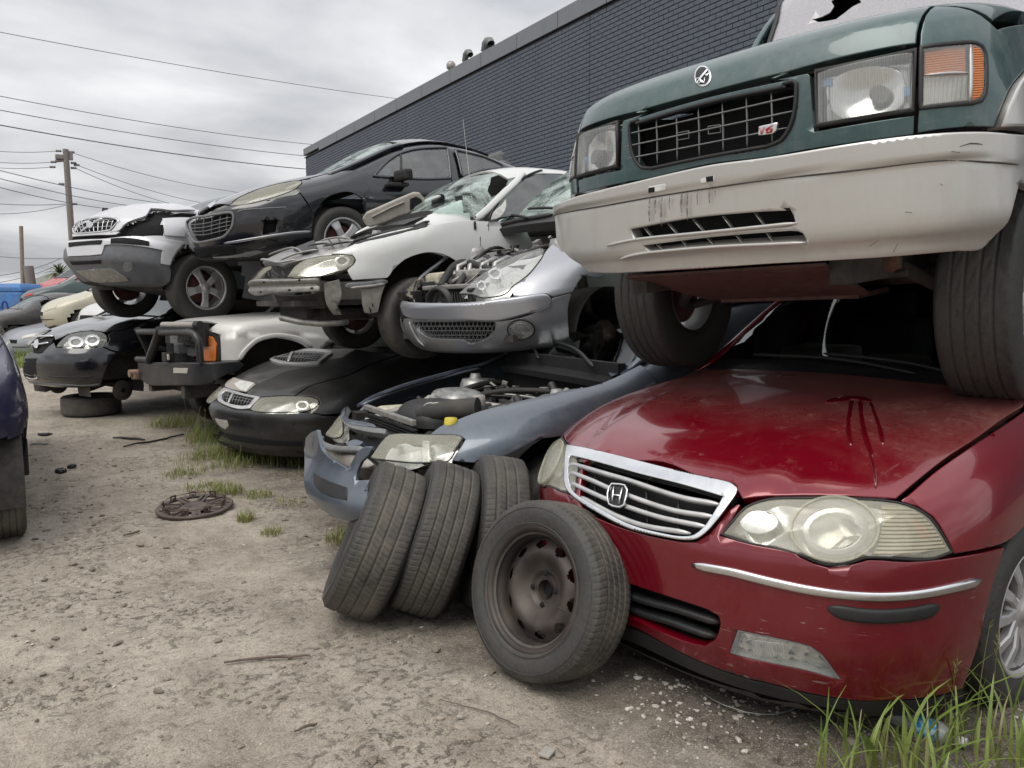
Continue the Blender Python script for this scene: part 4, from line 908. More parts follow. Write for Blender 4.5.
    for sgn in (1,-1):
        H_=Hh if sgn>0 else mir(Hh)
        f=(lambda P_:P_) if sgn>0 else mir
        lamp=c.panel('headlamp',M['yellowed'],H_,res=.02,off=.0,thick=.05,gap=.004,bev=.005)
        c.panel('lamp_housing',M['refl'],H_,res=.02,off=-.045,thick=.002,parent=lamp,gap=.006,disp=lambda Q:.01*np.sin(Q[:,1]*40)*np.sin(Q[:,2]*50))
        c.strip('lamp_seal',M['black'],H_,.0035,.004,-.004,parent=lamp,closed=True)
        R_=f(L3(c,circ(834,530,43,31,24))); 
        c.panel('round_lens',M['milky2'],R_,res=.015,off=.012,thick=.03,gap=0,bev=.008,parent=lamp)
        c.strip('lens_ring',M['yellowed'],R_,.0045,.006,.012,parent=lamp,closed=True)
        c.panel('inner_ring',M['chrome'],f(L3(c,circ(836,530,34,25,20))),holes=[f(L3(c,circ(836,530,27,19,20)))],res=.02,off=-.012,thick=.03,gap=0,parent=lamp)
        c.panel('side_lens',M['yelrib'],f(L3(c,[(881,505),(900,506),(918,513),(932,526),(946,549),(905,554),(872,555),(879,540),(882,525)])),res=.02,off=.003,thick=.006,gap=0,parent=lamp)
        c.panel('corner_bulb_lens',M['amber'],f(L3(c,[(915,518),(930,524),(937,538),(925,540)])),res=.02,off=-.02,thick=.006,gap=0,parent=lamp)
        c.panel('small_reflector',M['chrome'],f(L3(c,circ(757,520,20,13,16))),res=.02,off=-.02,thick=.006,gap=0,parent=lamp)
    # glasshouse
    c.panel('cowl',M['black'],[(1.27,-.72,1.05),(1.27,-.4,1.07),(1.26,0,1.09),(1.27,.4,1.07),(1.27,.72,1.05),(1.42,.70,1.1),(1.42,0,1.16),(1.42,-.70,1.1)],res=.06,off=-.02)
    ws=[(1.40,-.70,1.12),(1.38,0,1.16),(1.40,.70,1.12),(1.7,.66,1.3),(2.08,.58,1.5),(2.1,0,1.55),(2.08,-.58,1.5),(1.7,-.66,1.3)]
    c.panel('windscreen',M['glass'],ws,res=.06,off=.001,thick=.005)
    for s_ in (-1,1): c.strip('pillar',P,[(1.30,s_*.73,1.04),(1.6,s_*.70,1.23),(1.9,s_*.645,1.42),(2.1,s_*.60,1.52)],.06,.02,-.008,step=.08)
    c.strip('wiper',M['black'],[(1.30,-.35,1.09),(1.36,.0,1.13),(1.38,.45,1.12)],.009,.008,.02)
    c.strip('wiper',M['black'],[(1.30,-.62,1.07),(1.37,-.3,1.13),(1.40,.1,1.15)],.009,.008,.02)
    c.panel('roof_panel',P,[(2.12,-.58,1.5),(2.13,0,1.57),(2.12,.58,1.5),(4.2,.56,1.5),(4.2,-.56,1.5)],res=.15)
    c.panel('side_window',M['tint'],[(1.66,-.77,1.02),(2.06,-.67,1.43),(2.62,-.62,1.53),(2.68,-.76,1.01)],res=.1,mirror=True)
    b_=MB(); b_.box((1.75,.3,1.12),(.5,.3,.10),Matrix.Rotation(.3,3,'Z'),bev=.03); b_.box((1.7,-.1,1.10),(.12,.25,.1),Matrix.Rotation(.8,3,'Z'),bev=.02); b_.build('parcel',M['beige'],c.e)
    MB().box((1.62,0,.98),(.35,1.3,.12),bev=.03).build('dashboard',M['interior'],c.e)
    for y in (-.38,.38):
        b=MB().box((2.35,y,.62),(.5,.48,.18),bev=.05); b.box((2.6,y,1.0),(.16,.46,.62),Matrix.Rotation(.25,3,'Y'),bev=.06); b.box((2.68,y,1.38),(.1,.25,.16),bev=.04); b.build('seat',M['grey'],c.e)
    th=[1.75,-.36,1.02]; MB().tube([(th[0]+.05*math.sin(t),th[1]+.18*math.cos(t),th[2]+.16*math.sin(t)) for t in np.linspace(0,2*math.pi,24)],.012,closed=True).build('steering_wheel',M['black'],c.e)
    c.cut(lambda Q,N:(Q[:,0]<1.3)&(Q[:,2]>.13))
    c.cut(lambda Q,N:(Q[:,0]>1.25)&(Q[:,0]<2.1)&(np.abs(Q[:,1])<.66)&(Q[:,2]>1.05))
    c.cut(lambda Q,N:(Q[:,0]>1.8)&(Q[:,0]<2.6)&(Q[:,1]<-.6)&(Q[:,2]>1.05)&(Q[:,2]<1.48))
    c.shell([P,M['under']])
    MB().box((.9,0,.42),(1.1,1.2,.36),bev=.05).build('engine',M['under'],c.e)
    arch(c,1.02,.33,.38)
    for s_ in (-1,1):
        wheel(c.e,(1.02,s_*.785,.345),.335,.2,.215,'cover','tyre',steer=-4 if s_<0 else -4,side=s_,detail=1 if s_<0 else 0,tread=1,spin=.3)
        wheel(c.e,(3.75,s_*.785,.33),.325,.2,.205,'cover','tyre',side=s_)
    return c
honda()
M['green']=paint('dark_green_paint',(.012,.052,.055),.3,.25,.35,.9,.2,.7,dustcol=(.28,.30,.28))
M['cream']=paint('champagne_bumper_paint',(.56,.55,.525),.62,.30,.26,.6,.3,.3,dustcol=(.26,.21,.15))
M['bluetint']=simple('blue_lamp_facet',(.18,.36,.62),.25,.3,var=.2,dust=0)
def jack():
    c=Car('four_wheel_drive','dark green four-wheel drive with champagne bumper and black lattice grille, stacked on the red car','four-wheel drive',(2.07,1.965,.99),(10,-5.8,-1.4),4.5,[(.42,.11),(.5,.09),(.84,.09),(1.05,.10),(1.16,.14),(1.25,.25)],[(.4,.86),(.6,.9),(.9,.88),(1.05,.84),(1.2,.80),(1.8,.66)],
        [(0,1.20),(.3,1.235),(.7,1.265),(1.3,1.30),(1.40,1.33),(2.05,1.98),(2.5,2.05),(4,2.05),(4.5,2.0)],.08,.03,.62,3.9,.4,.42,.06)
    c.wheels=[(.92,.37,.44),(3.6,.37,.44)]
    P=M['green'];a=cr(530,60);b=cr(768,0);d=cr(540,180);g=cr(768,180)
    hood=[(704,93.5)]+a(1024,52)+b(0,316,120,278,180,262,400,210,598,178,602,130,622,62,656,24)+[(.45,-.71,1.09),(.9,-.69,1.13),(1.32,-.67,1.15),(1.36,-.3,1.19),(1.38,0,1.2)]
    c.panel('hood',P,sym(c,hood),res=.024,c=(1.2,0,.6),thick=.04,gap=.003)
    ind=b(612,190,740,174,830,172,856,186,868,215,872,300,866,380,852,402,820,412,610,432)
    fen=b(604,184,607,130,628,60,662,24)+[(.45,-.73,1.09),(.9,-.71,1.13),(1.34,-.69,1.15),(1.4,-.88,.8),(1.38,-.88,.72),(1.2,-.88,.86),(.95,-.885,.90),(.7,-.88,.86),(1028,68)]+b(980,340,940,425,908,512,592,538)
    c.panel('fender',P,fen,holes=[L3(c,ind)],res=.028,c=(1.0,0,.6),mirror=True,gap=.003)
    door=[(1.42,-.88,.45),(1.42,-.88,.95),(1.5,-.82,1.1),(2.5,-.8,1.1),(2.5,-.88,.45)]
    c.panel('door',P,door,res=.1,mirror=True,gap=.004)
    fl=b(912,512,944,425,984,340)+[(1027,70),(.7,-.88,.85),(.95,-.885,.89),(1.2,-.88,.85),(1.42,-.88,.68),(1.42,-.88,.5),(1.34,-.88,.5),(1.3,-.88,.66),(1.12,-.88,.78),(.93,-.88,.81),(.72,-.88,.77),(.56,-.87,.68)]+[(1040,132)]
    c.panel('wheel_flare',M['cream'],fl,res=.05,off=.02,thick=.05,c=(1.0,0,.6),mirror=True,gap=0,bev=.008)
    # front panel with grille opening
    gri=[(700,104.5)]+a(1024,104)+b(60,338,100,324,112,335,106,440,86,510,50,562,0,582)+[(768,146),(705,157)]
    fp=[(702,98)]+a(1024,77)+b(0,322,155,290,166,298,184,524,588,458,586,540,150,602,0,630)+[(712,164)]
    G_=sym(c,gri)
    f_=c.panel('front_panel',P,sym(c,fp),holes=[G_],res=.025,c=(1.2,0,.9),thick=.04,off=-.004)
    c.panel('hood_gap_seal',M['black'],sym(c,[(702,92)]+b(0,296,170,250,590,180,590,196,170,276,0,330)+[(700,100)]),res=.05,off=-.035,c=(1.2,0,.9))
    gb=c.panel('grille',M['dark'],G_,res=.08,off=-.12,thick=.002,c=(1.2,0,.9),gap=-.03)
    for (p,q) in (((622,135),(797,95)),((622,147),(796,110)),((624,159),(789,127))): c.strip('grille_bar',M['grey'],[lerp_poly(p,q,t) for t in (0,.25,.5,.75,1)],.0024,.004,-.006,parent=gb)
    for x,y0,y1 in ((637,121,168),(655,118,164),(675,113,160),(697,108,157),(721,103,152),(745,97,148),(770,91,144)): c.strip('grille_bar',M['grey'],[(x,y0),(x+1,(y0+y1)/2),(x+1,y1)],.0024,.004,-.008,parent=gb)
    for bx in (a(582,292,630,282,632,312,584,320),a(708,265,756,258,760,288,710,296)): c.strip('grille_clip',M['grey'],bx,.0016,.004,-.008,parent=gb,closed=True,straight=True)
    c.strip('grille_rim',M['black'],G_,.006,.008,-.002,parent=gb,closed=True)
    # V6 emblem
    em=c.panel('engine_emblem',M['badge'],a(918,266,992,250,988,282,972,294,916,302),res=.02,off=.006,thick=.012,gap=0,parent=gb)
    for p in (a(922,272,930,296,942,268),a(975,262,950,278,952,292,968,288,972,276,955,280)): c.strip('emblem_letter',M['redbadge'],p,.0028,.003,.010,parent=gb)
    # round lion style marque badge
    bg=c.panel('marque_badge',M['badge'],L3(c,circ(703,76.5,8.5,10.5,20)),res=.012,off=.004,thick=.008,gap=0,bev=.003)
    c.panel('badge_field',M['black'],L3(c,circ(703,76.5,7,8.7,20)),res=.02,off=.006,thick=.002,gap=0,parent=bg)
    for p in (a(672,92,682,84,690,72,700,60,712,46,718,38),a(680,76,690,90,702,96),a(700,60,714,66,722,52),a(704,74,700,98)): c.strip('badge_relief',M['chrome'],p,.006,.003,.008,parent=bg)
    c.strip('badge_relief',M['chrome'],L3(c,circ(699.5,82,2.6,2.6,10)),.002,.003,.008,parent=bg,closed=True)
    # headlamps
    hp=b(192,286,588,202,580,440,196,502)
    Hh=L3(c,hp); Ih=L3(c,ind)
    for f in (lambda q:q,mir):
        H_=f(Hh); l=c.panel('headlamp',M['ribbed'],H_,res=.02,off=.004,thick=.03,gap=.004,bev=.004)
        c.strip('lamp_frame',M['black'],H_,.009,.012,-.004,parent=l,closed=True,straight=True)
        c.panel('lamp_back',M['refl'],H_,res=.03,off=-.07,thick=.002,parent=l,disp=lambda Q:0*Q[:,0])
        rc=f(L3(c,[(826,80),(838,72),(860,67),(885,66),(900,70),(904,85),(902,100),(890,110),(865,114),(840,116),(828,108)]))
        c.panel('lamp_bowl',M['chrome'],rc,res=.02,off=-.03,thick=.02,gap=0,parent=l,disp=lambda Q:-.035*np.exp(-(((Q[:,1]-np.mean([p[1] for p in rc]))/.07)**2+((Q[:,2]-np.mean([p[2] for p in rc]))/.06)**2)))
        c.panel('bulb_shield',M['grey'],f(L3(c,circ(878,92,11,10,16))),res=.02,off=-.028,thick=.03,gap=0,parent=l)
        for bl in ([(819,78),(829,76),(829,84),(819,86)],[(904,84),(911,83),(911,93),(904,94)]): c.panel('blue_facet',M['bluetint'],f(L3(c,bl)),res=.02,off=-.024,thick=.01,gap=0,parent=l)
        I_=f(Ih); q=c.panel('corner_lamp',M['clear'],I_,res=.02,off=.003,thick=.03,gap=.005,bev=.004)
        c.strip('lamp_surround',M['black'],I_,.007,.008,-.002,parent=q,closed=True)
        c.panel('corner_reflector',M['refl'],I_,res=.03,off=-.04,thick=.002,parent=q)
        c.panel('indicator_lens',M['amber'],f(L3(c,b(630,204,798,182,798,292,628,298))),res=.02,off=-.006,thick=.02,gap=0,parent=q)
        c.panel('indicator_lens',M['amber'],f(L3(c,b(818,186,845,194,858,222,860,300,856,370,846,392,812,402))),res=.02,off=.004,thick=.01,gap=0,parent=q)
        c.panel('side_lamp_lens',M['ribbed'],f(L3(c,b(622,306,798,300,796,400,616,424))),res=.02,off=.0,thick=.01,gap=0,parent=q)
        c.strip('lens_divider',M['alloy'],f(L3(c,b(625,303,798,294))),.0035,.004,.004,parent=q)
        c.strip('lens_divider',M['alloy'],f(L3(c,b(806,182,803,410))),.0045,.004,.004,parent=q)
    # bumper
    bo=[(552,212),(555,206),(565,201),(576,197)]+a(350,505,700,425)+[(768,157.5)]+b(150,606,590,542,850,529,1000,541,1150,556,1120,760)+g(1010,10,990,90,955,195,900,268,860,298,750,303,500,326,200,340,0,345)+d(600,365,175,375,150,345,100,295,62,240)
    V=c.variant(X0=[(.40,.08),(.48,.01),(.6,.0),(.95,.0)],Wd=[(.4,.87),(.6,.91),(.95,.905)],T=[(0,1.5),(4,1.6)])
    s1=d(362,196,600,153,860,128,985,122)+g(60,112,85,112,100,140,108,165,95,178,60,184)+d(980,182,700,207,550,222,378,236)
    s2=d(412,262,700,227,1000,203)+g(120,205,138,214,150,235,152,252,130,256)+d(1010,252,700,264,560,272,440,286)
    lg=V.hit([(553,216),(600,206.5),(665,195),(768,180),(860,170),(943,160.5),(985,162),(1018,165)]); lr=V.hit([(578,263),(650,256.5),(715,251),(810,247),(893,240),(960,235),(990,232)])
    o1=np.argsort(lg[:,1]); o2=np.argsort(lr[:,1])
    def bd(Q):
        zg=np.interp(Q[:,1],lg[o1,1],lg[o1,2]); zl=np.interp(Q[:,1],lr[o2,1],lr[o2,2]); z=Q[:,2]; sg=lambda a:1/(1+np.exp(np.clip(a,-30,30)))
        return .009*sg(-(z-zg)/.005)-.004*np.exp(-((z-zg-.0)/.008)**2)-.020*sg((z-zl)/.009)
    V.panel('bumper',M['cream'],bo,holes=[s1,s2],res=.018,c=(1.1,0,.62),disp=bd,thick=.05,gap=0,bev=.006,off=.0,ang=45)
    V.strip('bumper_groove',M['under'],[(554,215.5),(600,206.5),(665,195),(768,180),(860,170),(943,160.5),(985,162),(1018,165)],.0028,.003,.001)
    for s_ in (s1,s2): V.panel('slot_back',M['dark'],s_,res=.06,off=-.08,thick=.002,gap=-.01)
    def _fins(p0,p1,q0,q1,ts,nm='bumper_fin'):
        for t in ts:
            u=lerp_poly(p0,p1,t); v=lerp_poly(q0,q1,t); V.strip(nm,M['cream'],[u,v],.004,.03,-.026,straight=True)
    for u,v in (((400,188),(435,230)),((498,175),(536,218)),((598,158),(642,208)),((718,145),(757,197)),((846,132),(887,186))): V.strip('bumper_fin',M['cream'],d(*u,*v),.0035,.03,-.026,straight=True)
    for u,v in (((450,256),(482,284)),((552,243),(580,274)),((655,234),(690,268)),((770,222),(803,260)),((893,213),(924,254))): V.strip('bumper_fin',M['cream'],d(*u,*v),.0035,.03,-.026,straight=True)
    V.strip('slot_lip',M['cream'],[(607,246),(618,243),(640,239),(715,231.5),(797,223)],.006,.010,.0); V.strip('slot_lip',M['cream'],[(619,260),(630,256),(650,252.5),(715,246.8),(806,242.5)],.006,.010,.0)
    for x,y0,y1,w_ in ((652,197,222,.006),(658,196,214,.004),(664,197,226,.005),(672,195,210,.004),(684,192,216,.006),(690,190,221,.004),(700,188,205,.003),(712,184,203,.005),(718,186,198,.003)): V.strip('grime_streak',M['grime'],[(x,y0),(x-1,(y0+y1)/2),(x-.5,y1)],w_,.0006,.0115)
    for p in ([(958,147),(968,144),(980,145)],[(950,152),(958,153)],[(939,184),(942,186)],[(905,212),(912,213)],[(870,246),(878,240)],[(893,252),(898,243)]): V.strip('scuff_mark',M['under'],p,.0022,.0006,.011)
    # plate bracket clips
    for p in (a(478,508,548,494,550,520,480,534),a(688,476,742,462,744,484,690,494)): V.panel('plate_clip',M['white_plastic'],p,res=.02,off=.0115,thick=.006,gap=0)
    for p in (a(482,512,506,508,506,528,482,532),a(712,468,740,463,740,484,714,488)): V.panel('clip_hole',M['dark'],p,res=.02,off=.0145,thick=.004,gap=0)
    # windscreen, roof
    ws=[(1.44,-.66,1.33),(1.42,0,1.36),(1.44,.60,1.33),(1.7,.60,1.6),(2.04,.58,1.88),(2.07,0,1.97),(2.04,-.60,1.88),(1.7,-.66,1.6)]
    hole=b(175,74,215,62,245,46,262,20,250,0,280,-20,360,-10,372,4,335,22,300,50,270,72,200,84)
    c.panel('windscreen',M['craze2'],ws,holes=[hole],res=.05,off=-.006,thick=.006)
    c.strip('windscreen_seal',M['black'],ws,.012,.01,.0,closed=True)
    for s_ in (-1,1): c.strip('pillar',P,[(1.40,s_*.70,1.28),(1.6,s_*.69,1.50),(1.85,s_*.665,1.74),(2.06,s_*.64,1.90)],.03,.02,-.005,step=.08)
    c.panel('roof_panel',P,[(2.10,-.6,1.95),(2.10,.6,1.95),(4.2,.6,2.0),(4.2,-.6,2.0)],res=.2)
    c.panel('side_window',M['tint'],[(1.6,-.78,1.24),(1.98,-.70,1.7),(2.4,-.68,1.76),(2.45,-.77,1.16)],res=.1,mirror=True)
    c.cut(lambda Q,N:(Q[:,0]<1.36)&(Q[:,2]>.46)); c.cut(lambda Q,N:(Q[:,0]>1.3)&(Q[:,0]<2.08)&(np.abs(Q[:,1])<.66)&(Q[:,2]>1.2))
    c.cut(lambda Q,N:(Q[:,0]<1.7)&(Q[:,2]<.55))
    c.cut(lambda Q,N:(Q[:,0]>1.6)&(Q[:,0]<2.4)&(np.abs(Q[:,1])>.6)&(Q[:,2]>1.15)&(Q[:,2]<1.6))
    c.shell([P,M['under']])
    MB().box((1.75,0,1.1),(.4,1.3,.14),bev=.03).build('dashboard',M['interior'],c.e)
    MB().box((.75,0,.78),(.9,1.1,.5),bev=.05).build('engine',M['under'],c.e)
    # underside: skid plate, rails, axle, springs
    b_=MB(); b_.add([(.14,-.40,.47),(.14,.44,.47),(.62,.36,.33),(.62,-.34,.33),(.14,-.40,.46),(.14,.44,.46),(.62,.36,.32),(.62,-.34,.32)],[(0,1,2,3),(4,7,6,5),(0,4,5,1),(2,6,7,3),(0,3,7,4),(1,5,6,2)]); b_.box((.75,.0,.32),(.28,.6,.02)); b_.build('skid_plate',M['rustred'],c.e)
    b_=MB()
    for y in (-.42,.42): b_.box((1.9,y,.46),(3.4,.08,.14),bev=.01)
    b_.box((.28,0,.55),(.08,1.2,.1),bev=.01); b_.box((1.15,0,.42),(.12,.9,.10),bev=.01); b_.build('chassis_rail',M['under'],c.e)
    b_=MB()
    for s_ in (-1,1):
        b_.tube([(.92,0,.40),(.92,s_*.35,.37),(.92,s_*.66,.37)],[.07,.035,.035]); b_.tube([(.62,s_*.4,.45),(.75,s_*.6,.30),(.92,s_*.68,.27)],[.03,.025,.02]); b_.tube([(1.2,s_*.42,.45),(1.05,s_*.6,.30),(.92,s_*.68,.27)],[.03,.025,.02])
        b_.tube([(.86,s_*.48,.42),(.86,s_*.48,.8)],.03)
    b_.tube([(.55,-.5,.40),(.52,0,.38),(.55,.5,.40)],.014); b_.build('suspension_arm',M['under'],c.e)
    for s_ in (-1,1):
        MB().tube([(.50,s_*.3,.45),(.47,s_*.42,.44),(.48,s_*.5,.45)],[.03,.05,.03]).build('tow_hook',M['rust'],c.e)
        wheel(c.e,(.92,.755,.34) if s_>0 else (.92,-.68,.27),.375,.25,.21,'spoke7','tyre',steer=3,side=s_,detail=1,tread=3,spin=.2)
        wheel(c.e,(3.6,s_*.755,.37),.375,.25,.21,'spoke7','tyre',side=s_)
    arch(c,.92,.37,.45,a0=.2)
    return c
jack()
def engine_bay(c,x0=.2,x1=1.05,yw=.58,z=.62,seed=1,cover=True,mat_cover='grey',slope=.12,n=1.):
    """radiator, support bar, engine, battery, reservoirs, strut tops, hoses and wiring; z = height of the tops at x0"""
    rs=random.Random(seed); E=c.e; u=rs.uniform; Z=lambda x: z+slope*(x-x0); xm=(x0+x1)/2+.02
    MB().box(((x0+x1)/2,0,z-.34),(x1-x0+.1,yw*2+.1,.04)).build('engine_bay_floor',M['under'],E)
    MB().box((x0+.05,0,z-.19),(.035,yw*1.3,.34),bev=.004).build('radiator',M['black'],E); b=MB()
    for k in range(26): b.box((x0+.028,-yw*.6+yw*1.2*k/25,z-.19),(.006,.006,.30))
    tag(b.build('radiator_fins',M['steel'],E),kind='stuff')
    MB().box((x0+.03,0,z-.005),(.05,yw*1.25,.03),bev=.008).build('radiator_support',M['alu' if seed%2 else 'black'],E)
    zm=Z(xm); b=MB(); b.box((xm,.05,zm-.14),(.46,.52,.22),bev=.04); b.build('engine_block',M['alu'],E)
    for k in range(4): MB().tube([(xm-.20,.05-.2+k*.13,zm-.10),(xm-.17,.05-.2+k*.13,zm-.01),(xm-.05,.05-.2+k*.13,zm+.02),(xm+.05,.05-.2+k*.13,zm-.02)],.024,10).build('intake_runner',M['steel'],E)
    if cover: MB().box((xm+.1,.05,zm+.0),(.26,.42,.07),bev=.03).build('engine_cover',M[mat_cover],E)
    b=MB(); b.box((x0+.32,-yw*.72,Z(x0+.3)-.09),(.22,.17,.18),bev=.012); b.box((x0+.32,-yw*.72,Z(x0+.3)+.004),(.2,.15,.02),bev=.006); b.build('battery',M['black'],E)
    b=MB(); b.box((x0+.25,yw*.75,Z(x0+.25)-.06),(.2,.16,.16),bev=.03); b.build('coolant_bottle',M['milky_plastic'],E)
    MB().cyl((x0+.62,-yw*.78,Z(x0+.6)-.06),(x0+.62,-yw*.78,Z(x0+.6)+.03),.035).build('brake_fluid_bottle',M['milky_plastic'],E)
    for s in (-1,1): MB().lathe([(0,.05),(.03,.05),(.04,.02),(.085,.015),(.10,-.02),(.12,-.1)],(x1-.22,s*yw*.86,Z(x1)-.01),(0,0,1),24).build('strut_tower',M['steel'],E)
    for k in range(int(20*n)):
        p0=(x0+u(.05,.4),u(-yw,yw)*.85,0); p3=(x0+u(.35,x1-x0),u(-yw,yw)*.9,0); Q=[]; h=u(-.03,.04); am=u(-.1,.1)
        for t in np.linspace(0,1,10): x=p0[0]+(p3[0]-p0[0])*t; Q.append((x,p0[1]+(p3[1]-p0[1])*t+am*math.sin(t*5+k),Z(x)-.06+h+.07*math.sin(math.pi*t)))
        MB().tube(Q,u(.010,.028) if k%2 else u(.004,.008),8).build('hose' if k%2 else 'wiring_loom',M['cable' if k%5 else 'alu'],E)
    for nm,mt,cnt,sz in (('engine_fittings','black',int(110*n),(.02,.10)),('metal_fittings','alu',int(32*n),(.015,.06)),('grey_fittings','grey',int(30*n),(.02,.08))):
        b=MB()
        for k in range(cnt):
            x=x0+u(.06,x1-x0-.02); y=u(-yw,yw)*.95; dz=u(.0,.12); rot=Matrix.Rotation(u(0,3),3,'Z')@Matrix.Rotation(u(-.4,.4),3,'X')
            if k%3: b.box((x,y,Z(x)-dz),(u(*sz),u(*sz),u(.02,.07)),rot,bev=.004)
            else: a_=np.array(rot@Vector((u(.02,.08),0,u(-.02,.05)))); b.cyl(np.array([x,y,Z(x)-dz]),np.array([x,y,Z(x)-dz])+a_,u(.008,.026),10)
        tag(b.build(nm,M[mt],E),kind='stuff')
M['ribbed2']=lensmat('clear_scuffed_lens',(.72,.74,.75),.42,.15)
M['milky_plastic']=simple('milky_plastic',(.5,.47,.36),.5,dust=.3)
M['silver']=paint('silver_paint',(.40,.41,.44),.75,.33,.12,.6,.3,.4)
M['silverlo']=M['silver']
M['white']=paint('white_paint',(.62,.63,.62),0,.35,.16,.6,.2,.4,dustcol=(.36,.33,.28))
M['blk']=paint('black_paint',(.006,.007,.010),.2,.2,.05,1.,.15,.35,dustcol=(.20,.20,.20))
M['blkfade']=paint('sun_faded_black_paint',(.009,.010,.012),.1,.33,.2,.5,.2,.7,fade=(.020,.019,.018),dustcol=(.20,.18,.16))
M['blue']=paint('steel_blue_paint',(.088,.110,.145),.55,.3,.22,.8,.3,.5,dustcol=(.30,.29,.27))
M['offwhite']=paint('off_white_paint',(.64,.63,.60),0,.4,.12,.5,.15,.4)
M['xcwhite']=paint('pale_silver_paint',(.60,.60,.62),.3,.35,.12,.6,.2,.3)
M['bumpgrey']=simple('grey_bumper_plastic',(.12,.125,.135),.5,dust=.15,scale=10)
def lamp(c,H,lens='clear',depth=.05,bowls=(),seal=True,refl='refl',name='headlamp',mirror=False,off=.003):
    for f in ((lambda q:q),mir) if mirror else ((lambda q:q),):
        H_=f(H); l=c.panel(name,M[lens],H_,res=.025,off=off,thick=depth,gap=.003,bev=.004)
        c.panel('lamp_housing',M[refl],H_,res=.03,off=-depth,thick=.002,parent=l,disp=lambda Q:.006*np.sin(Q[:,1]*34+1)*np.sin(Q[:,2]*40))
        for (x,y,rx,ry) in bowls:
            c.panel('lamp_bowl',M['chrome'],f(L3(c,circ(x,y,rx,ry,18))),holes=[f(L3(c,circ(x,y,rx*.62,ry*.62,14)))],res=.02,off=-.015,thick=.035,gap=0,parent=l)
            c.panel('lamp_core',M['grey'],f(L3(c,circ(x,y,rx*.5,ry*.5,12))),res=.02,off=-.03,thick=.01,gap=0,parent=l)
        if seal: c.strip('lamp_seal',M['black'],H_,.003,.004,-.003,parent=l,closed=True)
    return l
def glasshouse(c,P,wsx,hood_end,roof,wsmat='glass',win=True,winmat='tint',hw=(.68,.58),zz=(1.0,1.36),seats=True,holes=(),dash=True):
    """windscreen from x=wsx to roof[0], pillars, roof; hw = half widths at foot and head"""
    x0,x1=wsx,roof[0]; h0,h1=hw; z0,z1=zz
    ws=[(x0,-h0,z0),(x0-.03,0,z0+.03),(x0,h0,z0),((x0+x1)/2,(h0+h1)/2,(z0+z1)/2),(x1-.03,h1,z1),(x1,0,z1+.03),(x1-.03,-h1,z1),((x0+x1)/2,-(h0+h1)/2,(z0+z1)/2)]
    c.panel('windscreen',M[wsmat],ws,res=.07,off=-.008,thick=.006,holes=holes)
    for s_ in (-1,1): c.strip('pillar',P,[(x0-.03,s_*(h0+.035),z0-.02),((x0+x1)/2,s_*((h0+h1)/2+.035),(z0+z1)/2),(x1,s_*(h1+.035),z1)],.032,.018,-.006,step=.08)
    c.panel('roof_panel',P,[(x1+.01,-h1-.03,z1),(x1+.01,0,z1),(x1+.01,h1+.03,z1),(roof[1],h1,z1),(roof[1],-h1,z1)],res=.15,gap=.002)
    c.cut(lambda Q,N:(Q[:,0]>x0-.1)&(Q[:,0]<x1)&(np.abs(Q[:,1])<h1+.02)&(Q[:,2]>z0-.06)&(N[:,0]<-.2))
    if dash: MB().box((x0+.28,0,z0-.1),(.4,h0*1.9,.12),bev=.03).build('dashboard',M['interior'],c.e)
    if seats:
        for y in (-.36,.36):
            b=MB().box((x0+.95,y,z0-.45),(.5,.48,.18),bev=.05); b.box((x0+1.2,y,z0-.1),(.16,.46,.6),Matrix.Rotation(.25,3,'Y'),bev=.06); b.box((x0+1.27,y,z0+.26),(.1,.25,.15),bev=.04); b.build('seat',M['grey'],c.e)
def hoodcut(c,x=1.2,z=.2): c.cut(lambda Q,N:(Q[:,0]<x)&(Q[:,2]>z)&(N[:,2]>-.5))
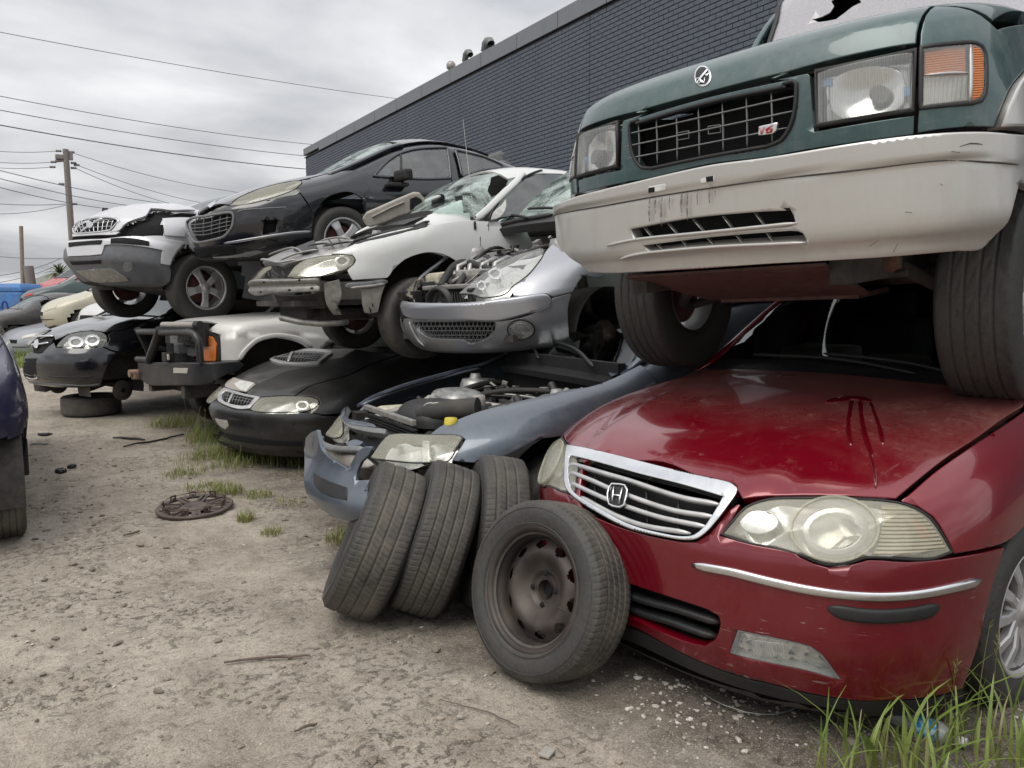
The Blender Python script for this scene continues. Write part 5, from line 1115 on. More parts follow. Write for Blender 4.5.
# ================================================================== silver hatchback (top row)
def p206():
    c=Car('hatchback','silver hatchback with open engine bay, between the white liftback and the green four-wheel drive','car',(2.33,4.6,.80),(12,-7,-1),3.83,[(.17,.12),(.3,.04),(.45,0),(.53,0),(.60,.07),(.68,.18),(.78,.36),(.9,.6)],[(.17,.74),(.4,.82),(.7,.82),(.9,.78),(1.4,.56)],
        [(0,.66),(.2,.735),(.5,.86),(.9,.985),(1.1,1.04),(1.2,1.08),(1.9,1.48),(2.2,1.54),(3.3,1.48),(3.8,1.0)],.14,.07,.75,2.4,.5,.19,.14)
    P=M['silver'];a=cr(390,150);b=cr(390,260); c.wheels=[(.93,.3,.34),(3.3,.3,.34)]
    mesh=b(85,247,400,236,420,252,418,282,380,320,320,338,290,322,150,312,105,285)
    fog=L3(c,circ(521,329.5,13.5,9.5,20))
    low=b(60,232,180,238,300,240,430,245,540,225,600,198,640,165,655,152,730,131,714,200,718,290,722,345,600,372,400,394,300,392,150,376,85,335,48,250)
    c.panel('bumper',P,low,holes=[mesh,fog],res=.03,c=(.9,0,.45),thick=.03,off=-.006)
    up=a(48,628,58,606,100,612,300,612,480,592,600,576,630,580,648,601,640,620,600,643,560,655,430,685,300,682,100,675,60,660)
    c.panel('bumper_bar',P,up,res=.025,c=(.9,0,.5),thick=.05,off=.018,bev=.012,ang=60)
    c.panel('grille_back',M['dark'],mesh,res=.05,off=-.05,thick=.002)
    b0=MB()
    Hm=c.hit(mesh); 
    for k in range(22):
        x=411+k*4.2
        for dx in (-9,9):
            p=[(x+dx*t,318+26*t) for t in np.linspace(0,1,14)]
            q=[t for t in p if inpoly(np.array([t]),np.array(mesh))[0]]
            if len(q)>=2: b0.tube(c.hit(q)-[0,0,0]+np.array([.012,0,0]),.0026,4)
    for k in range(5):
        y=322+k*4.5; q=[(x,y-.0*x) for x in range(412,496,8) if inpoly(np.array([(x,y)]),np.array(mesh))[0]]
        if len(q)>1: b0.tube(c.hit(q)+np.array([.012,0,0]),.0026,4)
    tag(b0.build('grille_mesh',M['grey'],c.e),kind='stuff')
    c.strip('lip_trim',M['alloy'],b(78,246,92,282,112,318,140,345),.010,.008,.002)
    fo=c.panel('fog_lamp',M['clear'],fog,res=.02,off=.004,thick=.03); c.panel('fog_bowl',M['chrome'],L3(c,circ(521,329.5,9,6,16)),res=.02,off=-.012,thick=.01,gap=0,parent=fo); c.panel('fog_core',M['grey'],L3(c,circ(521,329.5,4,3,12)),res=.02,off=-.006,thick=.01,gap=0,parent=fo); c.strip('fog_ring',M['black'],fog,.005,.006,0,parent=fo,closed=True); c.panel('fog_reflector',M['refl'],fog,res=.02,off=-.03,thick=.002,parent=fo)
    hl=a(276,575,300,552,350,510,400,475,450,445,510,420,560,405,600,392,614,396,617,408,600,440,560,490,525,520,490,545,470,568,440,582,370,590,330,578)
    lamp(c,L3(c,hl),'clear',.045,[(494,271,7,6),(480,283,5,5)],mirror=False)
    lamp(c,L3(c,a(62,580,64,540,90,500,130,460,185,430,170,455,120,492,98,540,90,595)),'yellowed',.03)
    c.strip('fender_edge',P,a(185,432,215,412,258,392),.012,.012,-.004)
    fe=a(622,405,650,375)+[(.62,-.66,.86),(.9,-.64,.92),(1.12,-.64,.95),(1.2,-.80,.85),(1.4,-.81,.8),(1.4,-.81,.3),(1.27,-.81,.3),(1.22,-.81,.47),(1.08,-.81,.6),(.93,-.81,.645),(.78,-.81,.61)]+b(775,62,752,92,732,128,650,148,628,136,520,145,492,142,488,110)+a(525,525,560,495,600,445)
    c.panel('fender',P,fe,res=.035,c=(1.0,0,.45),mirror=True)
    c.strip('bonnet_seal',M['black'],a(258,388,320,352,420,310,500,285,600,268,648,258),.02,.018,.0)
    c.strip('bonnet_seal',M['black'],[(.66,-.62,.87),(.9,-.61,.92),(1.1,-.58,.96)],.016,.014,.0)
    c.panel('scuttle',M['black'],[(1.08,-.62,.95),(1.06,0,.98),(1.08,.62,.95),(1.24,.62,1.0),(1.22,0,1.05),(1.24,-.62,1.0)],res=.06,off=-.01,thick=.06)
    engine_bay(c,.22,1.08,.54,.64,3,True,'black',.28,1.3)
    b_=MB().lathe([(.14,0),(.13,.03),(.11,.035),(.11,.0),(.03,0),(.03,.03),(0,.03)],(.12,.02,.52),(-1,0,0),28)
    for k in range(7):
        an=k*2*math.pi/7; b_.box((.12,.02+.07*math.cos(an),.52+.07*math.sin(an)),(.01,.03,.10),Matrix.Rotation(-an+math.pi/2,3,'X'))
    b_.build('cooling_fan',M['black'],c.e)
    for yy in (-.3,.3,.45): MB().box((.14,yy,.53),(.07,.05,.2),bev=.01).build('front_bracket',M['black'],c.e)
    glasshouse(c,P,1.22,1.1,(1.92,3.3),'craze',hw=(.66,.55),zz=(1.08,1.43))
    c.strip('pillar_seal',M['black'],[(1.16,.68,.97),(1.5,.65,1.14),(1.9,.6,1.34)],.012,.03,.01)
    c.strip('wiper',M['black'],[(1.14,-.4,.99),(1.25,-.05,1.07),(1.30,.25,1.10)],.010,.01,.02)
    c.strip('wiper',M['black'],[(1.14,.1,.99),(1.24,.35,1.05),(1.27,.55,1.05)],.010,.01,.02)
    hoodcut(c,1.16,.2); c.cut(lambda Q,N:(Q[:,0]<.6))
    c.shell([P,M['under']])
    hb=c.on_side(605,338,-.70); hx,hz=hb[0],hb[2]; arch(c,hx,hz,.35)
    # bare hub with brake disc and caliper, the wheel is gone
    for s_ in (-1,1):
        b_=MB().lathe([(0,-.05),(.03,-.05),(.035,-.02),(.065,-.02),(.07,.0),(.12,.0),(.125,.004),(.125,.02),(.12,.024),(.03,.024)],(hx,s_*.70,hz),(0,1,0),40); b_.build('brake_disc',M['hubsteel'],c.e)
        b_=MB().box((hx-.09,s_*.68,hz+.02),(.09,.09,.17),bev=.015); b_.box((hx-.10,s_*.72,hz+.02),(.05,.04,.1),bev=.01); b_.box((hx-.13,s_*.66,hz+.07),(.06,.05,.03),bev=.006); b_.box((hx-.13,s_*.66,hz-.03),(.06,.05,.03),bev=.006); b_.build('brake_caliper',M['hubcast'],c.e)
        MB().tube([(hx,s_*.6,hz),(hx,s_*.3,hz)],.03).build('drive_shaft',M['under'],c.e)
        MB().tube([(hx,s_*.58,hz+.02),(hx,s_*.52,.75)],.035).build('strut',M['under'],c.e)
        wheel(c.e,(3.3,s_*.70,.3),.3,.18,.19,'spoke7','tyre',side=s_)
    MB().box((.85,0,.3),(.5,.9,.12),bev=.03).build('subframe',M['under'],c.e)
p206()
# ================================================================== white liftback (top row)
def opel():
    c=Car('liftback','white liftback with bare crash bar and broken windscreen, stacked on the faded black sedan','car',(1.47,6.05,1.0),(-2,-1.5,0),4.5,[(.17,.12),(.3,.05),(.45,.02),(.53,0),(.60,.06),(.68,.13),(.75,.25),(.9,.6)],[(.17,.78),(.4,.84),(.7,.85),(.9,.82),(1.4,.56)],
        [(0,.70),(.2,.77),(.5,.85),(.9,.93),(1.15,.97),(1.2,1.0),(1.95,1.42),(2.3,1.47),(3.3,1.42),(4.4,.95)],.14,.06,.8,2.5,.5,.19,.12)
    P=M['white'];a=cr(240,190,5.3333);b=cr(370,130,5.3333); c.wheels=[(.95,.31,.35),(3.6,.31,.35)]
    hl=a(250,465,268,440,290,410,340,375,420,355,490,348,560,345,600,350,615,370,605,395,560,425,520,436,480,445,430,460,360,465,307,472)
    lamp(c,L3(c,hl),'yellowed',.06,[(342,260,8,6)]); lamp(c,mir(c.hit(hl)),'yellowed',.05)
    aw=c.on_side(432,303,-.84); AX,AZ=aw[0],aw[2]
    fe=a(485,340,520,325,560,310,700,250,900,200,1010,185)+b(400,495,500,480,600,483,640,488)+[(AX+.42,-.83,.8),(AX+.42,-.84,.3)]+archpts(AX,AZ,.37,-.84,-5,95,8)+a(930,350,880,372,845,400,815,430,800,455,785,470,600,482,580,450,572,428,605,398,618,372,600,347,555,342)
    c.panel('fender',P,fe,res=.04,c=(1.0,0,.45),mirror=True)
    door=b(640,490,640,512)+[(1.34,-.84,.75),(1.34,-.84,.25),(2.4,-.84,.25),(2.4,-.82,.93)]
    c.panel('door',P,[(AX+.43,-.84,.25),(AX+.425,-.84,.7),(AX+.43,-.81,.90),(2.4,-.81,.93),(2.4,-.84,.25)],res=.08,mirror=True)
    bm=a(42,515,46,492,62,480,200,478,420,470,425,500,428,540,300,548,200,552,100,565,62,555,48,540)
    cb=c.panel('crash_bar',M['alu'],bm,res=.03,c=(.9,0,.45),thick=.06,bev=.008,off=.01,disp=lambda Q:-.018*np.exp(-((Q[:,2]-float(c.hit([(285,286)])[0][2]))/.014)**2))
    for p in ((265,282),(300,280),(262,292),(290,290),(312,288)): c.panel('bar_hole',M['dark'],circ(p[0],p[1],1.4,1.1,8),res=.02,off=.011,thick=.01,gap=0,parent=cb)
    # front panel, radiator frame, brackets
    c.panel('front_panel',M['steel'],a(205,320,320,290,400,262,500,240,590,265,560,305,480,338,330,362,215,398,110,380,120,350),res=.05,off=-.02,thick=.03)
    engine_bay(c,.24,1.1,.54,.68,5,False,'black',.18,.8)
    c.panel('bay_panel',M['black'],a(280,310,395,265,415,310,330,335),res=.05,off=.0,thick=.03)
    for p,w in ((a(150,345,260,310,330,330),.006),(a(215,375,300,340,420,318),.007),(a(110,372,200,385,300,372),.010),(a(430,270,500,255,590,262),.006),(a(440,300,520,285,600,275),.005),(a(360,300,440,285,500,300),.004),(a(470,262,500,300),.004),(a(520,255,545,292),.004)): c.strip('bay_rail',M['alu' if w>.0055 else 'under'],p,w,.007,.0)
    c.panel('front_bracket',M['steel'],a(435,505,530,480,545,560,520,640,548,690,495,692,450,620),res=.05,off=-.05,thick=.03); c.panel('lower_radiator',M['under'],a(95,570,425,555,440,680,150,672),res=.08,off=-.12,thick=.02)
    for p in (a(600,290,760,245,1010,185),a(600,268,780,222,1010,160),a(620,280,800,240,1000,175)): c.strip('scuttle_rail',M['black'],p,.014,.014,-.01)
    b_=MB(); b_.box((.34,0,.50),(.04,.85,.20)); b_.box((.36,0,.30),(.06,.80,.16),bev=.02); b_.build('radiator_frame',M['under'],c.e)
    b_=MB(); b_.box((.60,-.52,.42),(.5,.09,.14),bev=.01); b_.box((.42,-.50,.40),(.05,.10,.20),bev=.01); b_.build('chassis_leg',M['beige'],c.e)
    b_=MB(); b_.box((.60,.5,.42),(.5,.09,.16),bev=.01); b_.box((.65,0,.25),(.4,.8,.1),bev=.03); b_.build('chassis_leg',M['under'],c.e)
    c.strip('bumper_rail',M['grey'],a(560,512,680,505,790,488),.022,.012,-.01); c.strip('bumper_rail',M['alu'],a(590,522,700,512,775,500),.010,.012,.004)
    c.panel('liner_bracket',M['beige'],a(650,525,780,505,760,560,752,600,740,655,700,665,665,660,655,600),res=.04,off=-.01,thick=.05,bev=.006)
    for k,p in enumerate((a(690,625,700,660),a(705,605,712,625))): c.strip('bracket_slot',M['dark'],p,.006,.004,-.004)
    for p in (a(150,460,170,470),a(180,430,200,455),a(215,420,235,460),a(140,425,150,455),a(165,415,180,440)): c.strip('grille_remnant',M['black'],p,.006,.01,-.02)
    MB().tube([c.at(281,318,.1),c.at(300,322,.06),c.at(320,329,.06),c.at(338,329,.1),c.at(347,322,.2)],.022).build('exhaust_pipe',M['alu'],c.e)
    # windscreen
    ws=b(210,440,240,390,290,350,330,312,400,280,449,265,520,247,620,228,700,215,800,212,812,232,740,310,660,390,600,440,560,470,470,440,360,432)
    h1=b(645,245,700,228,745,225,735,270,690,330,650,352,628,320,640,280); h2=b(320,355,370,335,395,350,392,390,345,410,322,395); h3=b(450,345,490,340,495,365,455,375)
    c.panel('windscreen',M['craze'],ws,holes=[h1,h2,h3],res=.05,off=-.01,thick=.006)
    c.strip('pillar',P,b(565,475,620,430,700,350,780,275,820,225),.028,.02,-.004); c.strip('pillar',P,[(1.1,.70,.93),(1.5,.66,1.15),(1.9,.6,1.34)],.03,.02,-.004)
    c.strip('windscreen_seal',M['black'],b(560,468,640,400,740,305,808,230),.010,.012,.0)
    rf=b(640,213,760,193,900,186,1024,187)+[(3.2,0,1.4),(3.2,.55,1.36),(2.0,.56,1.36)]
    c.panel('roof_panel',P,[(1.97,-.60,1.33),(1.97,0,1.38),(1.97,.60,1.33),(3.2,.56,1.34),(3.2,-.56,1.34)],res=.1)
    wn=b(638,478,660,430,720,350,780,292,830,258,920,222,1010,212)+[(2.5,-.62,1.30),(2.5,-.78,1.0)]
    c.panel('door_window',M['tint'],wn,res=.06,off=-.006,thick=.004); c.strip('window_seal',M['black'],b(632,482,655,425,715,345,775,285,830,250,920,215),.009,.010,.002)
    c.strip('door_gap',M['black'],b(632,490,633,540),.003,.003,.0)
    c.panel('mirror_patch',M['white_plastic'],b(640,482,655,440,700,400,722,370,725,415,690,470),res=.04,off=.01,thick=.02)
    c.panel('scuttle',M['black'],[(1.04,-.62,.90),(1.02,0,.94),(1.04,.62,.90),(1.2,.66,.95),(1.2,0,.99),(1.2,-.64,.95)],res=.06,off=-.01)
    MB().box((1.5,0,.86),(.4,1.2,.12),bev=.03).build('dashboard',M['interior'],c.e)
    for y in (-.36,.36): 
        b_=MB().box((2.15,y,.55),(.5,.48,.18),bev=.05); b_.box((2.4,y,.9),(.16,.46,.6),Matrix.Rotation(.25,3,'Y'),bev=.06); b_.build('seat',M['grey'],c.e)
    an0=c.hit([(475,228)])[0]; 
    pz=c.loc(atd(463,119,7.05)); MB().tube([an0,an0+(pz-an0)*.5+np.array([.0,0,.0]),pz],[.004,.003,.002],6).build('aerial',M['steel'],c.e)
    MB().cyl(an0-np.array([0,0,.01]),an0+np.array([0,0,.05]),.012,r2=.008).build('aerial_base',M['black'],c.e)
    hoodcut(c,1.1,.2); c.cut(lambda Q,N:(Q[:,0]<.7)); c.cut(lambda Q,N:(Q[:,0]>1.1)&(Q[:,0]<2.)&(np.abs(Q[:,1])<.62)&(Q[:,2]>.9)); c.cut(lambda Q,N:(Q[:,0]>1.5)&(Q[:,0]<2.5)&(Q[:,1]<-.5)&(Q[:,2]>.96)&(Q[:,2]<1.3))
    wq=c.on_side(421,318,-.78); c.wheels=[(AX,AZ,.42)]; c.shell([P,M['under']]); arch(c,AX,AZ,.38)
    for s_ in (-1,1):
        wheel(c.e,(wq[0],s_*.73,wq[2]),.305,.185,.19,'spoke7','tyre_grey' if s_<0 else 'tyre',side=s_,steer=6); wheel(c.e,(3.6,s_*.73,.3),.305,.185,.19,'spoke7','tyre',side=s_)
    return c
OP=opel()
def duct():
    e=tag(empty('plastic_duct',tuple(atd(392,212,6.75))),'grey-beige plastic duct lying on the scuttle of the white liftback','car part'); o=np.array(e.location)
    top=[(362,219),(366,213),(380,207),(398,199),(414,192.5),(420,193),(424,198)]; bot=[(366,226),(371,227),(386,222.5),(398,217),(408,214),(414,210),(426,208)]
    n=len(top); V=[];d=ray(392,212); sid=np.array([.35,.9,.05])*.0
    for k,(t_,b_) in enumerate(zip(top,bot)):
        A=atd(*t_,6.7)-o; B=atd(*b_,6.7)-o; w=.10+.05*k/n; V+=[A,A+d*w+[0,0,.01],B+d*w,B]
    F=[]
    for k in range(n-1):
        for i in range(4): j=(i+1)%4; F.append((4*k+i,4*k+j,4*k+4+j,4*k+4+i))
    F.append((0,3,2,1)); mb=MB().add(V,F,False).build('duct_shell',M['beige'],e)
    bv=mb.modifiers.new('b','BEVEL'); bv.width=.012; bv.segments=2
    P_=[(410,199),(416,196.5),(421,199),(424,206),(414,208.5),(410,210)]; H_=[atd(*p,6.693)-o for p in P_]; K=[h+d*.006 for h in H_]; m=len(P_)
    MB().add(H_+K,[tuple(range(m))]+[(i,(i+1)%m,m+(i+1)%m,m+i) for i in range(m)]).build('duct_mouth',M['dark'],e)
    MB().tube([atd(372,217,6.69)-o,atd(390,208,6.69)-o,atd(404,202,6.69)-o],.008,6).build('duct_rib',M['beige'],e)
duct()

# ================================================================== black sedan with eye-shaped lamps (top row)
def p407():
    c=Car('sedan','black sedan with oval grille and swept-back cloudy headlamps, in the top row','car',(1.48,8.25,1.58),(3,-4,-1),4.7,[(.15,.12),(.3,.02),(.45,0),(.6,.02),(.7,.12),(.8,.3),(.95,.7)],[(.15,.82),(.4,.89),(.7,.91),(.9,.86),(1.4,.6)],
        [(0,.68),(.2,.76),(.6,.88),(1.0,.965),(1.2,1.0),(1.25,1.01),(2.1,1.40),(2.5,1.44),(2.9,1.40),(3.6,1.2),(4.2,1.02),(4.7,.95)],.12,.06,.95,2.3,.6,.17,.14)
    P=M['blk'];a=cr(180,130,5.3333);b=cr(370,130,5.3333); c.wheels=[(1.0,.33,.37),(3.7,.33,.37)]
    hl=a(262,405,285,385,320,360,380,333,440,310,500,294,560,282,620,272,645,272,650,280,620,310,580,330,540,345,470,367,400,385,330,400)
    lamp(c,L3(c,hl),'yellowed',.06,[],mirror=True)
    gr=a(35,490,60,472,130,460,200,448,270,440,284,455,283,490,275,520,255,548,230,570,180,585,100,600,72,592,58,570,40,530)
    g_=c.panel('grille_back',M['dark'],gr,res=.06,off=-.04,thick=.002)
    for t in (.2,.4,.6,.8): 
        y0=222+t*16; c.strip('grille_bar',M['grey'],[(188+t*5,y0),(205,y0-2.5+t*3),(232-t*3,213+t*20)],.004,.006,-.006,parent=g_)
    for x in (196,204,212,220,227): c.strip('grille_bar',M['grey'],[(x,218-(x-190)*.1),(x-1,238-(x-196)*.14)],.003,.006,-.008,parent=g_)
    c.strip('grille_rim',M['grey'],gr,.012,.01,0,parent=g_,closed=True)
    bo=a(255,405,190,428,100,462,60,468,34,488,30,520,38,560,50,600,45,640,75,675,180,690,300,690,500,640,708,600,706,545,704,520,712,470,700,430,640,340,560,352,400,388,300,402)
    rec=a(300,445,320,432,450,420,560,415,575,440,520,475,430,560,330,575,305,540)
    fog=a(450,480,520,480,510,545,440,560)
    c.panel('bumper',P,bo,holes=[gr,fog],res=.04,c=(1.0,0,.45),disp=lambda Q:0*Q[:,0]); 
    c.strip('bumper_crease',M['grey'],a(300,440,330,428,450,418,560,412,572,430),.006,.006,0); c.strip('bumper_crease',M['silver'],a(235,605,330,590,450,570,600,548,700,542),.012,.008,.0)
    c.panel('fog_recess',M['dark'],fog,res=.06,off=-.06,thick=.002)
    c.strip('lower_air_intake',M['dark'],a(80,650,180,640,300,632),.05,.01,-.002)
    hd=[(.10,0,.7)]+a(110,410,160,385,220,350,250,385)[:0]+a(262,400,320,355,440,306,560,277,640,266)+[(1.0,-.70,.95),(1.22,-.68,1.0),(1.20,0,1.02)]
    c.panel('hood',P,sym(c,[(.14,0,.74)]+a(262,400,320,355,440,306,560,277,640,266)+[(1.0,-.70,.95),(1.20,-.68,.99),(1.18,0,1.02)]),res=.05,c=(1.0,0,.4))
    nb=c.panel('nose_badge',M['chrome'],a(150,405,170,380,205,370,185,400,160,418),res=.03,off=.008,thick=.01)
    aw=c.on_side(345,229,-.9); AX,AZ=aw[0],aw[2]
    fe=a(648,268,700,262)+[(1.0,-.73,.96),(1.25,-.72,1.0)]+a(1005,225,1010,260,1024,300)+[(1.48,-.91,.7),(1.48,-.91,.3)]+archpts(AX,AZ,.36,-.9,-5,60,6)+a(920,335,880,330,840,338,800,352,770,375,745,405,722,445,712,480,706,520,702,430,650,345,622,312,652,282)
    c.panel('fender',P,fe,res=.04,c=(1.1,0,.45),mirror=True)
    for x0,x1 in ((1.5,2.55),(2.57,3.5)): c.panel('door',P,[(x0,-.91,.22),(x0,-.91,.7),(x0,-.87,.93),(x1,-.87,.96),(x1,-.91,.22)],res=.08,mirror=True)
    w1=b(25,245,42,222,60,200,100,162,150,130,200,112,260,100,330,95,410,94,418,130,425,180,430,258,300,262,150,255)
    w2=b(455,106,520,120,600,140,650,160,700,183,716,203,600,215,495,248,488,230,475,170)
    c.panel('door_window',M['tint'],w1,res=.06,off=-.004,thick=.004); c.panel('rear_door_window',M['tint'],w2,res=.06,off=-.004,thick=.004)
    for w in (w1,w2): c.strip('window_frame',P,w,.014,.010,.002,closed=True)
    c.strip('quarter_light_bar',M['black'],b(163,125,165,250),.010,.008,.002)
    c.panel('windscreen',M['craze'],[(1.24,-.69,1.0),(1.2,0,1.05),(1.24,.69,1.0),(1.6,.66,1.18),(2.06,.56,1.37),(2.1,0,1.42),(2.06,-.56,1.37),(1.6,-.66,1.18)],res=.06,off=-.006,thick=.006)
    for s_ in (-1,1): c.strip('pillar',P,[(1.2,s_*.73,.98),(1.6,s_*.70,1.17),(2.0,s_*.62,1.35),(2.15,s_*.60,1.38)],.035,.02,-.004)
    c.panel('roof_panel',P,[(2.12,-.6,1.37),(2.12,0,1.42),(2.12,.6,1.37),(3.3,.56,1.3),(3.3,-.56,1.3)],res=.1)
    m0=c.hit([(398,180)])[0]; b_=MB().box(m0+np.array([.0,-.12,.03]),(.10,.22,.11),Matrix.Rotation(.15,3,'Z'),bev=.03); b_.box(m0+np.array([-.05,-.06,-.06]),(.22,.14,.04),bev=.015); b_.box(m0+np.array([0,-.03,-.01]),(.06,.1,.05),bev=.01); b_.build('door_mirror',M['black'],c.e)
    c.strip('side_repeater',M['clear'],a(1008,364,1020,362,1032,364),.012,.008,.002)
    MB().box((1.6,0,.92),(.5,1.2,.12),bev=.03).build('dashboard',M['interior'],c.e)
    for x in (2.3,3.2):
        for y in (-.36,.36): 
            b_=MB().box((x,y,.6),(.5,.48,.18),bev=.05); b_.box((x+.25,y,.9),(.16,.46,.6),Matrix.Rotation(.25,3,'Y'),bev=.06); b_.box((x+.32,y,1.24),(.1,.25,.15),bev=.04); b_.build('seat',M['grey'],c.e)
    hoodcut(c,1.2,.2); c.cut(lambda Q,N:(Q[:,0]>1.15)&(Q[:,0]<2.08)&(np.abs(Q[:,1])<.62)&(Q[:,2]>.98)); c.cut(w1,True); c.cut(w2,True)
    wq=c.on_side(345,240,-.88); c.wheels=[(AX,AZ,.42)]; c.shell([P,M['under']]); arch(c,wq[0],wq[2],.38); MB().box((.8,0,.45),(.9,1.3,.4),bev=.05).build('engine',M['under'],c.e)
    for s_ in (-1,1):
        wheel(c.e,(wq[0],s_*.78,wq[2]),.33,.215,.215,'spoke5b','tyre',side=s_,steer=2,spin=.5); wheel(c.e,(3.7,s_*.78,.33),.33,.215,.215,'spoke5b','tyre',side=s_)
p407()
# ================================================================== pale silver estate with broken front (top row, far end)
def xc90():
    c=Car('estate','pale silver estate with grey bumper and one headlamp missing, farthest in the top row','car',(.50,9.4,1.345),(21,9,1),4.8,[(.22,.2),(.4,.06),(.5,0),(.66,.0),(.72,.04),(.9,.08),(1.0,.2)],[(.2,.85),(.5,.94),(.8,.93),(1.0,.88),(1.7,.66)],
        [(0,1.0),(.2,1.11),(.6,1.21),(1.1,1.27),(1.2,1.30),(1.9,1.72),(2.3,1.80),(4.2,1.75),(4.8,1.2)],.10,.05,.7,3,.5,.24,.10)
    P=M['xcwhite'];a=cr(50,190,5.3333); c.wheels=[(.93,.36,.40),(3.8,.36,.40)]
    gr=a(127,162,150,152,240,150,345,152,368,166,340,195,318,215,230,226,132,230,122,200)
    hd=a(118,160,140,140,175,122,240,103,300,90,360,88,420,80,500,62,640,66,700,82,772,100,775,110,640,106,540,100,512,138,470,150,400,182,370,215,320,228,345,200,372,164,345,148,240,146,150,148)
    c.panel('hood',P,hd,res=.03,off=.004,disp=lambda Q:.012*fbm(Q[:,0]*3,Q[:,1]*3,2.2,3,4)*(Q[:,1]<.3),ang=50)
    c.panel('nose_panel',P,a(118,232,132,232,320,217,372,222,350,238,300,240,120,250),res=.04)
    c.panel('lamp_cavity',M['dark'],a(360,248,400,182,470,150,512,138,540,100,640,106,778,112,770,140,600,146,612,244,500,250),res=.06,off=-.06,thick=.002)
    b_=MB()
    for p in ((130,225),(137,232),(148,214),(155,228)): b_.box(c.at(*p,.14),(.09,.07,.06),bev=.01)
    tag(b_.build('lamp_bracket',M['black'],c.e),kind='stuff')
    c.panel('fender',P,a(598,148,690,143,762,145,750,165,735,182,722,250,665,246,612,242,606,200),res=.04,off=-.004)
    g_=c.panel('grille_back',M['dark'],gr,res=.05,off=-.04,thick=.002)
    for k in range(9):
        t=(k+.5)/9; c.strip('grille_bar',M['chrome'],[(74+t*42,219),(75.5+t*36,232)],.003,.006,-.006,parent=g_)
    for y in (222.5,227): c.strip('grille_bar',M['chrome'],[(75,y+.6),(95,y),(113-(y-222)*.5,y-1)],.003,.006,-.006,parent=g_)
    c.strip('grille_rim',M['chrome'],gr,.009,.01,.0,parent=g_,closed=True)
    c.strip('grille_slash',M['chrome'],a(165,225,215,190,282,154),.012,.01,.006,parent=g_); c.panel('badge',M['badge'],L3(c,circ(90.5,225,3.2,3.2,12)),res=.02,off=.014,thick=.01,gap=0,parent=g_)
    bump=a(62,318,80,312,95,280,200,268,300,262,440,248,560,258,720,280,700,300,680,320,655,360,640,400,648,440,640,490,610,512,560,520,430,516,300,508,240,492,180,492,140,460,100,412,70,360)
    c.panel('bumper',M['bumpgrey'],bump,res=.04,c=(.9,0,.55),thick=.03)
    c.panel('bumper_top',P,a(96,276,200,266,300,262,440,247,560,256,720,278,700,300,680,320,655,360,640,402,588,394,592,350,596,322,500,305,330,292,296,296,280,345,200,352,100,356,92,310),res=.03,c=(.9,0,.55),off=.012,thick=.02)
    for s_ in (a(108,283,285,270,278,292,108,306),a(330,265,430,263,530,280,530,300,440,292,330,288)): c.panel('bumper_slot',M['dark'],s_,res=.06,off=.02,thick=.005,gap=0)
    c.panel('lower_slot',M['dark'],a(105,380,270,372,275,392,120,400),res=.06,off=.004,thick=.005,gap=0)
    c.panel('skid_plate',M['steel'],a(145,430,240,418,330,415,380,446,430,480,340,488,240,488,190,462),res=.05,off=.016,thick=.02)
    c.panel('fog_lamp',M['clear'],L3(c,circ(128,267,5,5,14)),res=.03,off=.004,thick=.02)
    c.strip('arch_trim',M['black'],a(720,290,680,330,655,370,642,410),.012,.02,.0)
    b_=MB(); w0=c.at(101,208,0); b_.box(w0+np.array([0,-.03,.01]),(.02,.09,.02)); b_.box(w0+np.array([0,0,.02]),(.02,.025,.04)); b_.box(w0+np.array([0,-.07,.02]),(.02,.02,.03)); b_.build('washer_jet',M['black'],c.e)
    c.cut(a(360,248,400,182,470,150,512,138,540,100,778,112,770,140,600,146,612,244)); c.cut(gr)
    glasshouse(c,P,1.22,1.15,(1.95,4.2),'glass',hw=(.74,.62),zz=(1.31,1.68))
    c.cut(lambda Q,N:(Q[:,0]<.12))
    wq=c.on_side(207,288,-.92); c.wheels=[(wq[0],wq[2]+.02,.47)]; c.shell([P,M['under']]); arch(c,wq[0],wq[2],.40); MB().box((.8,0,.55),(.9,1.2,.5),bev=.05).build('engine',M['under'],c.e)
    for s_ in (-1,1): wheel(c.e,(wq[0],s_*.82,wq[2]),.37,.235,.23,'spoke5b','tyre',side=s_,spin=.25,steer=-2); wheel(c.e,(3.8,s_*.82,.36),.37,.235,.23,'spoke5b','tyre',side=s_)
xc90()
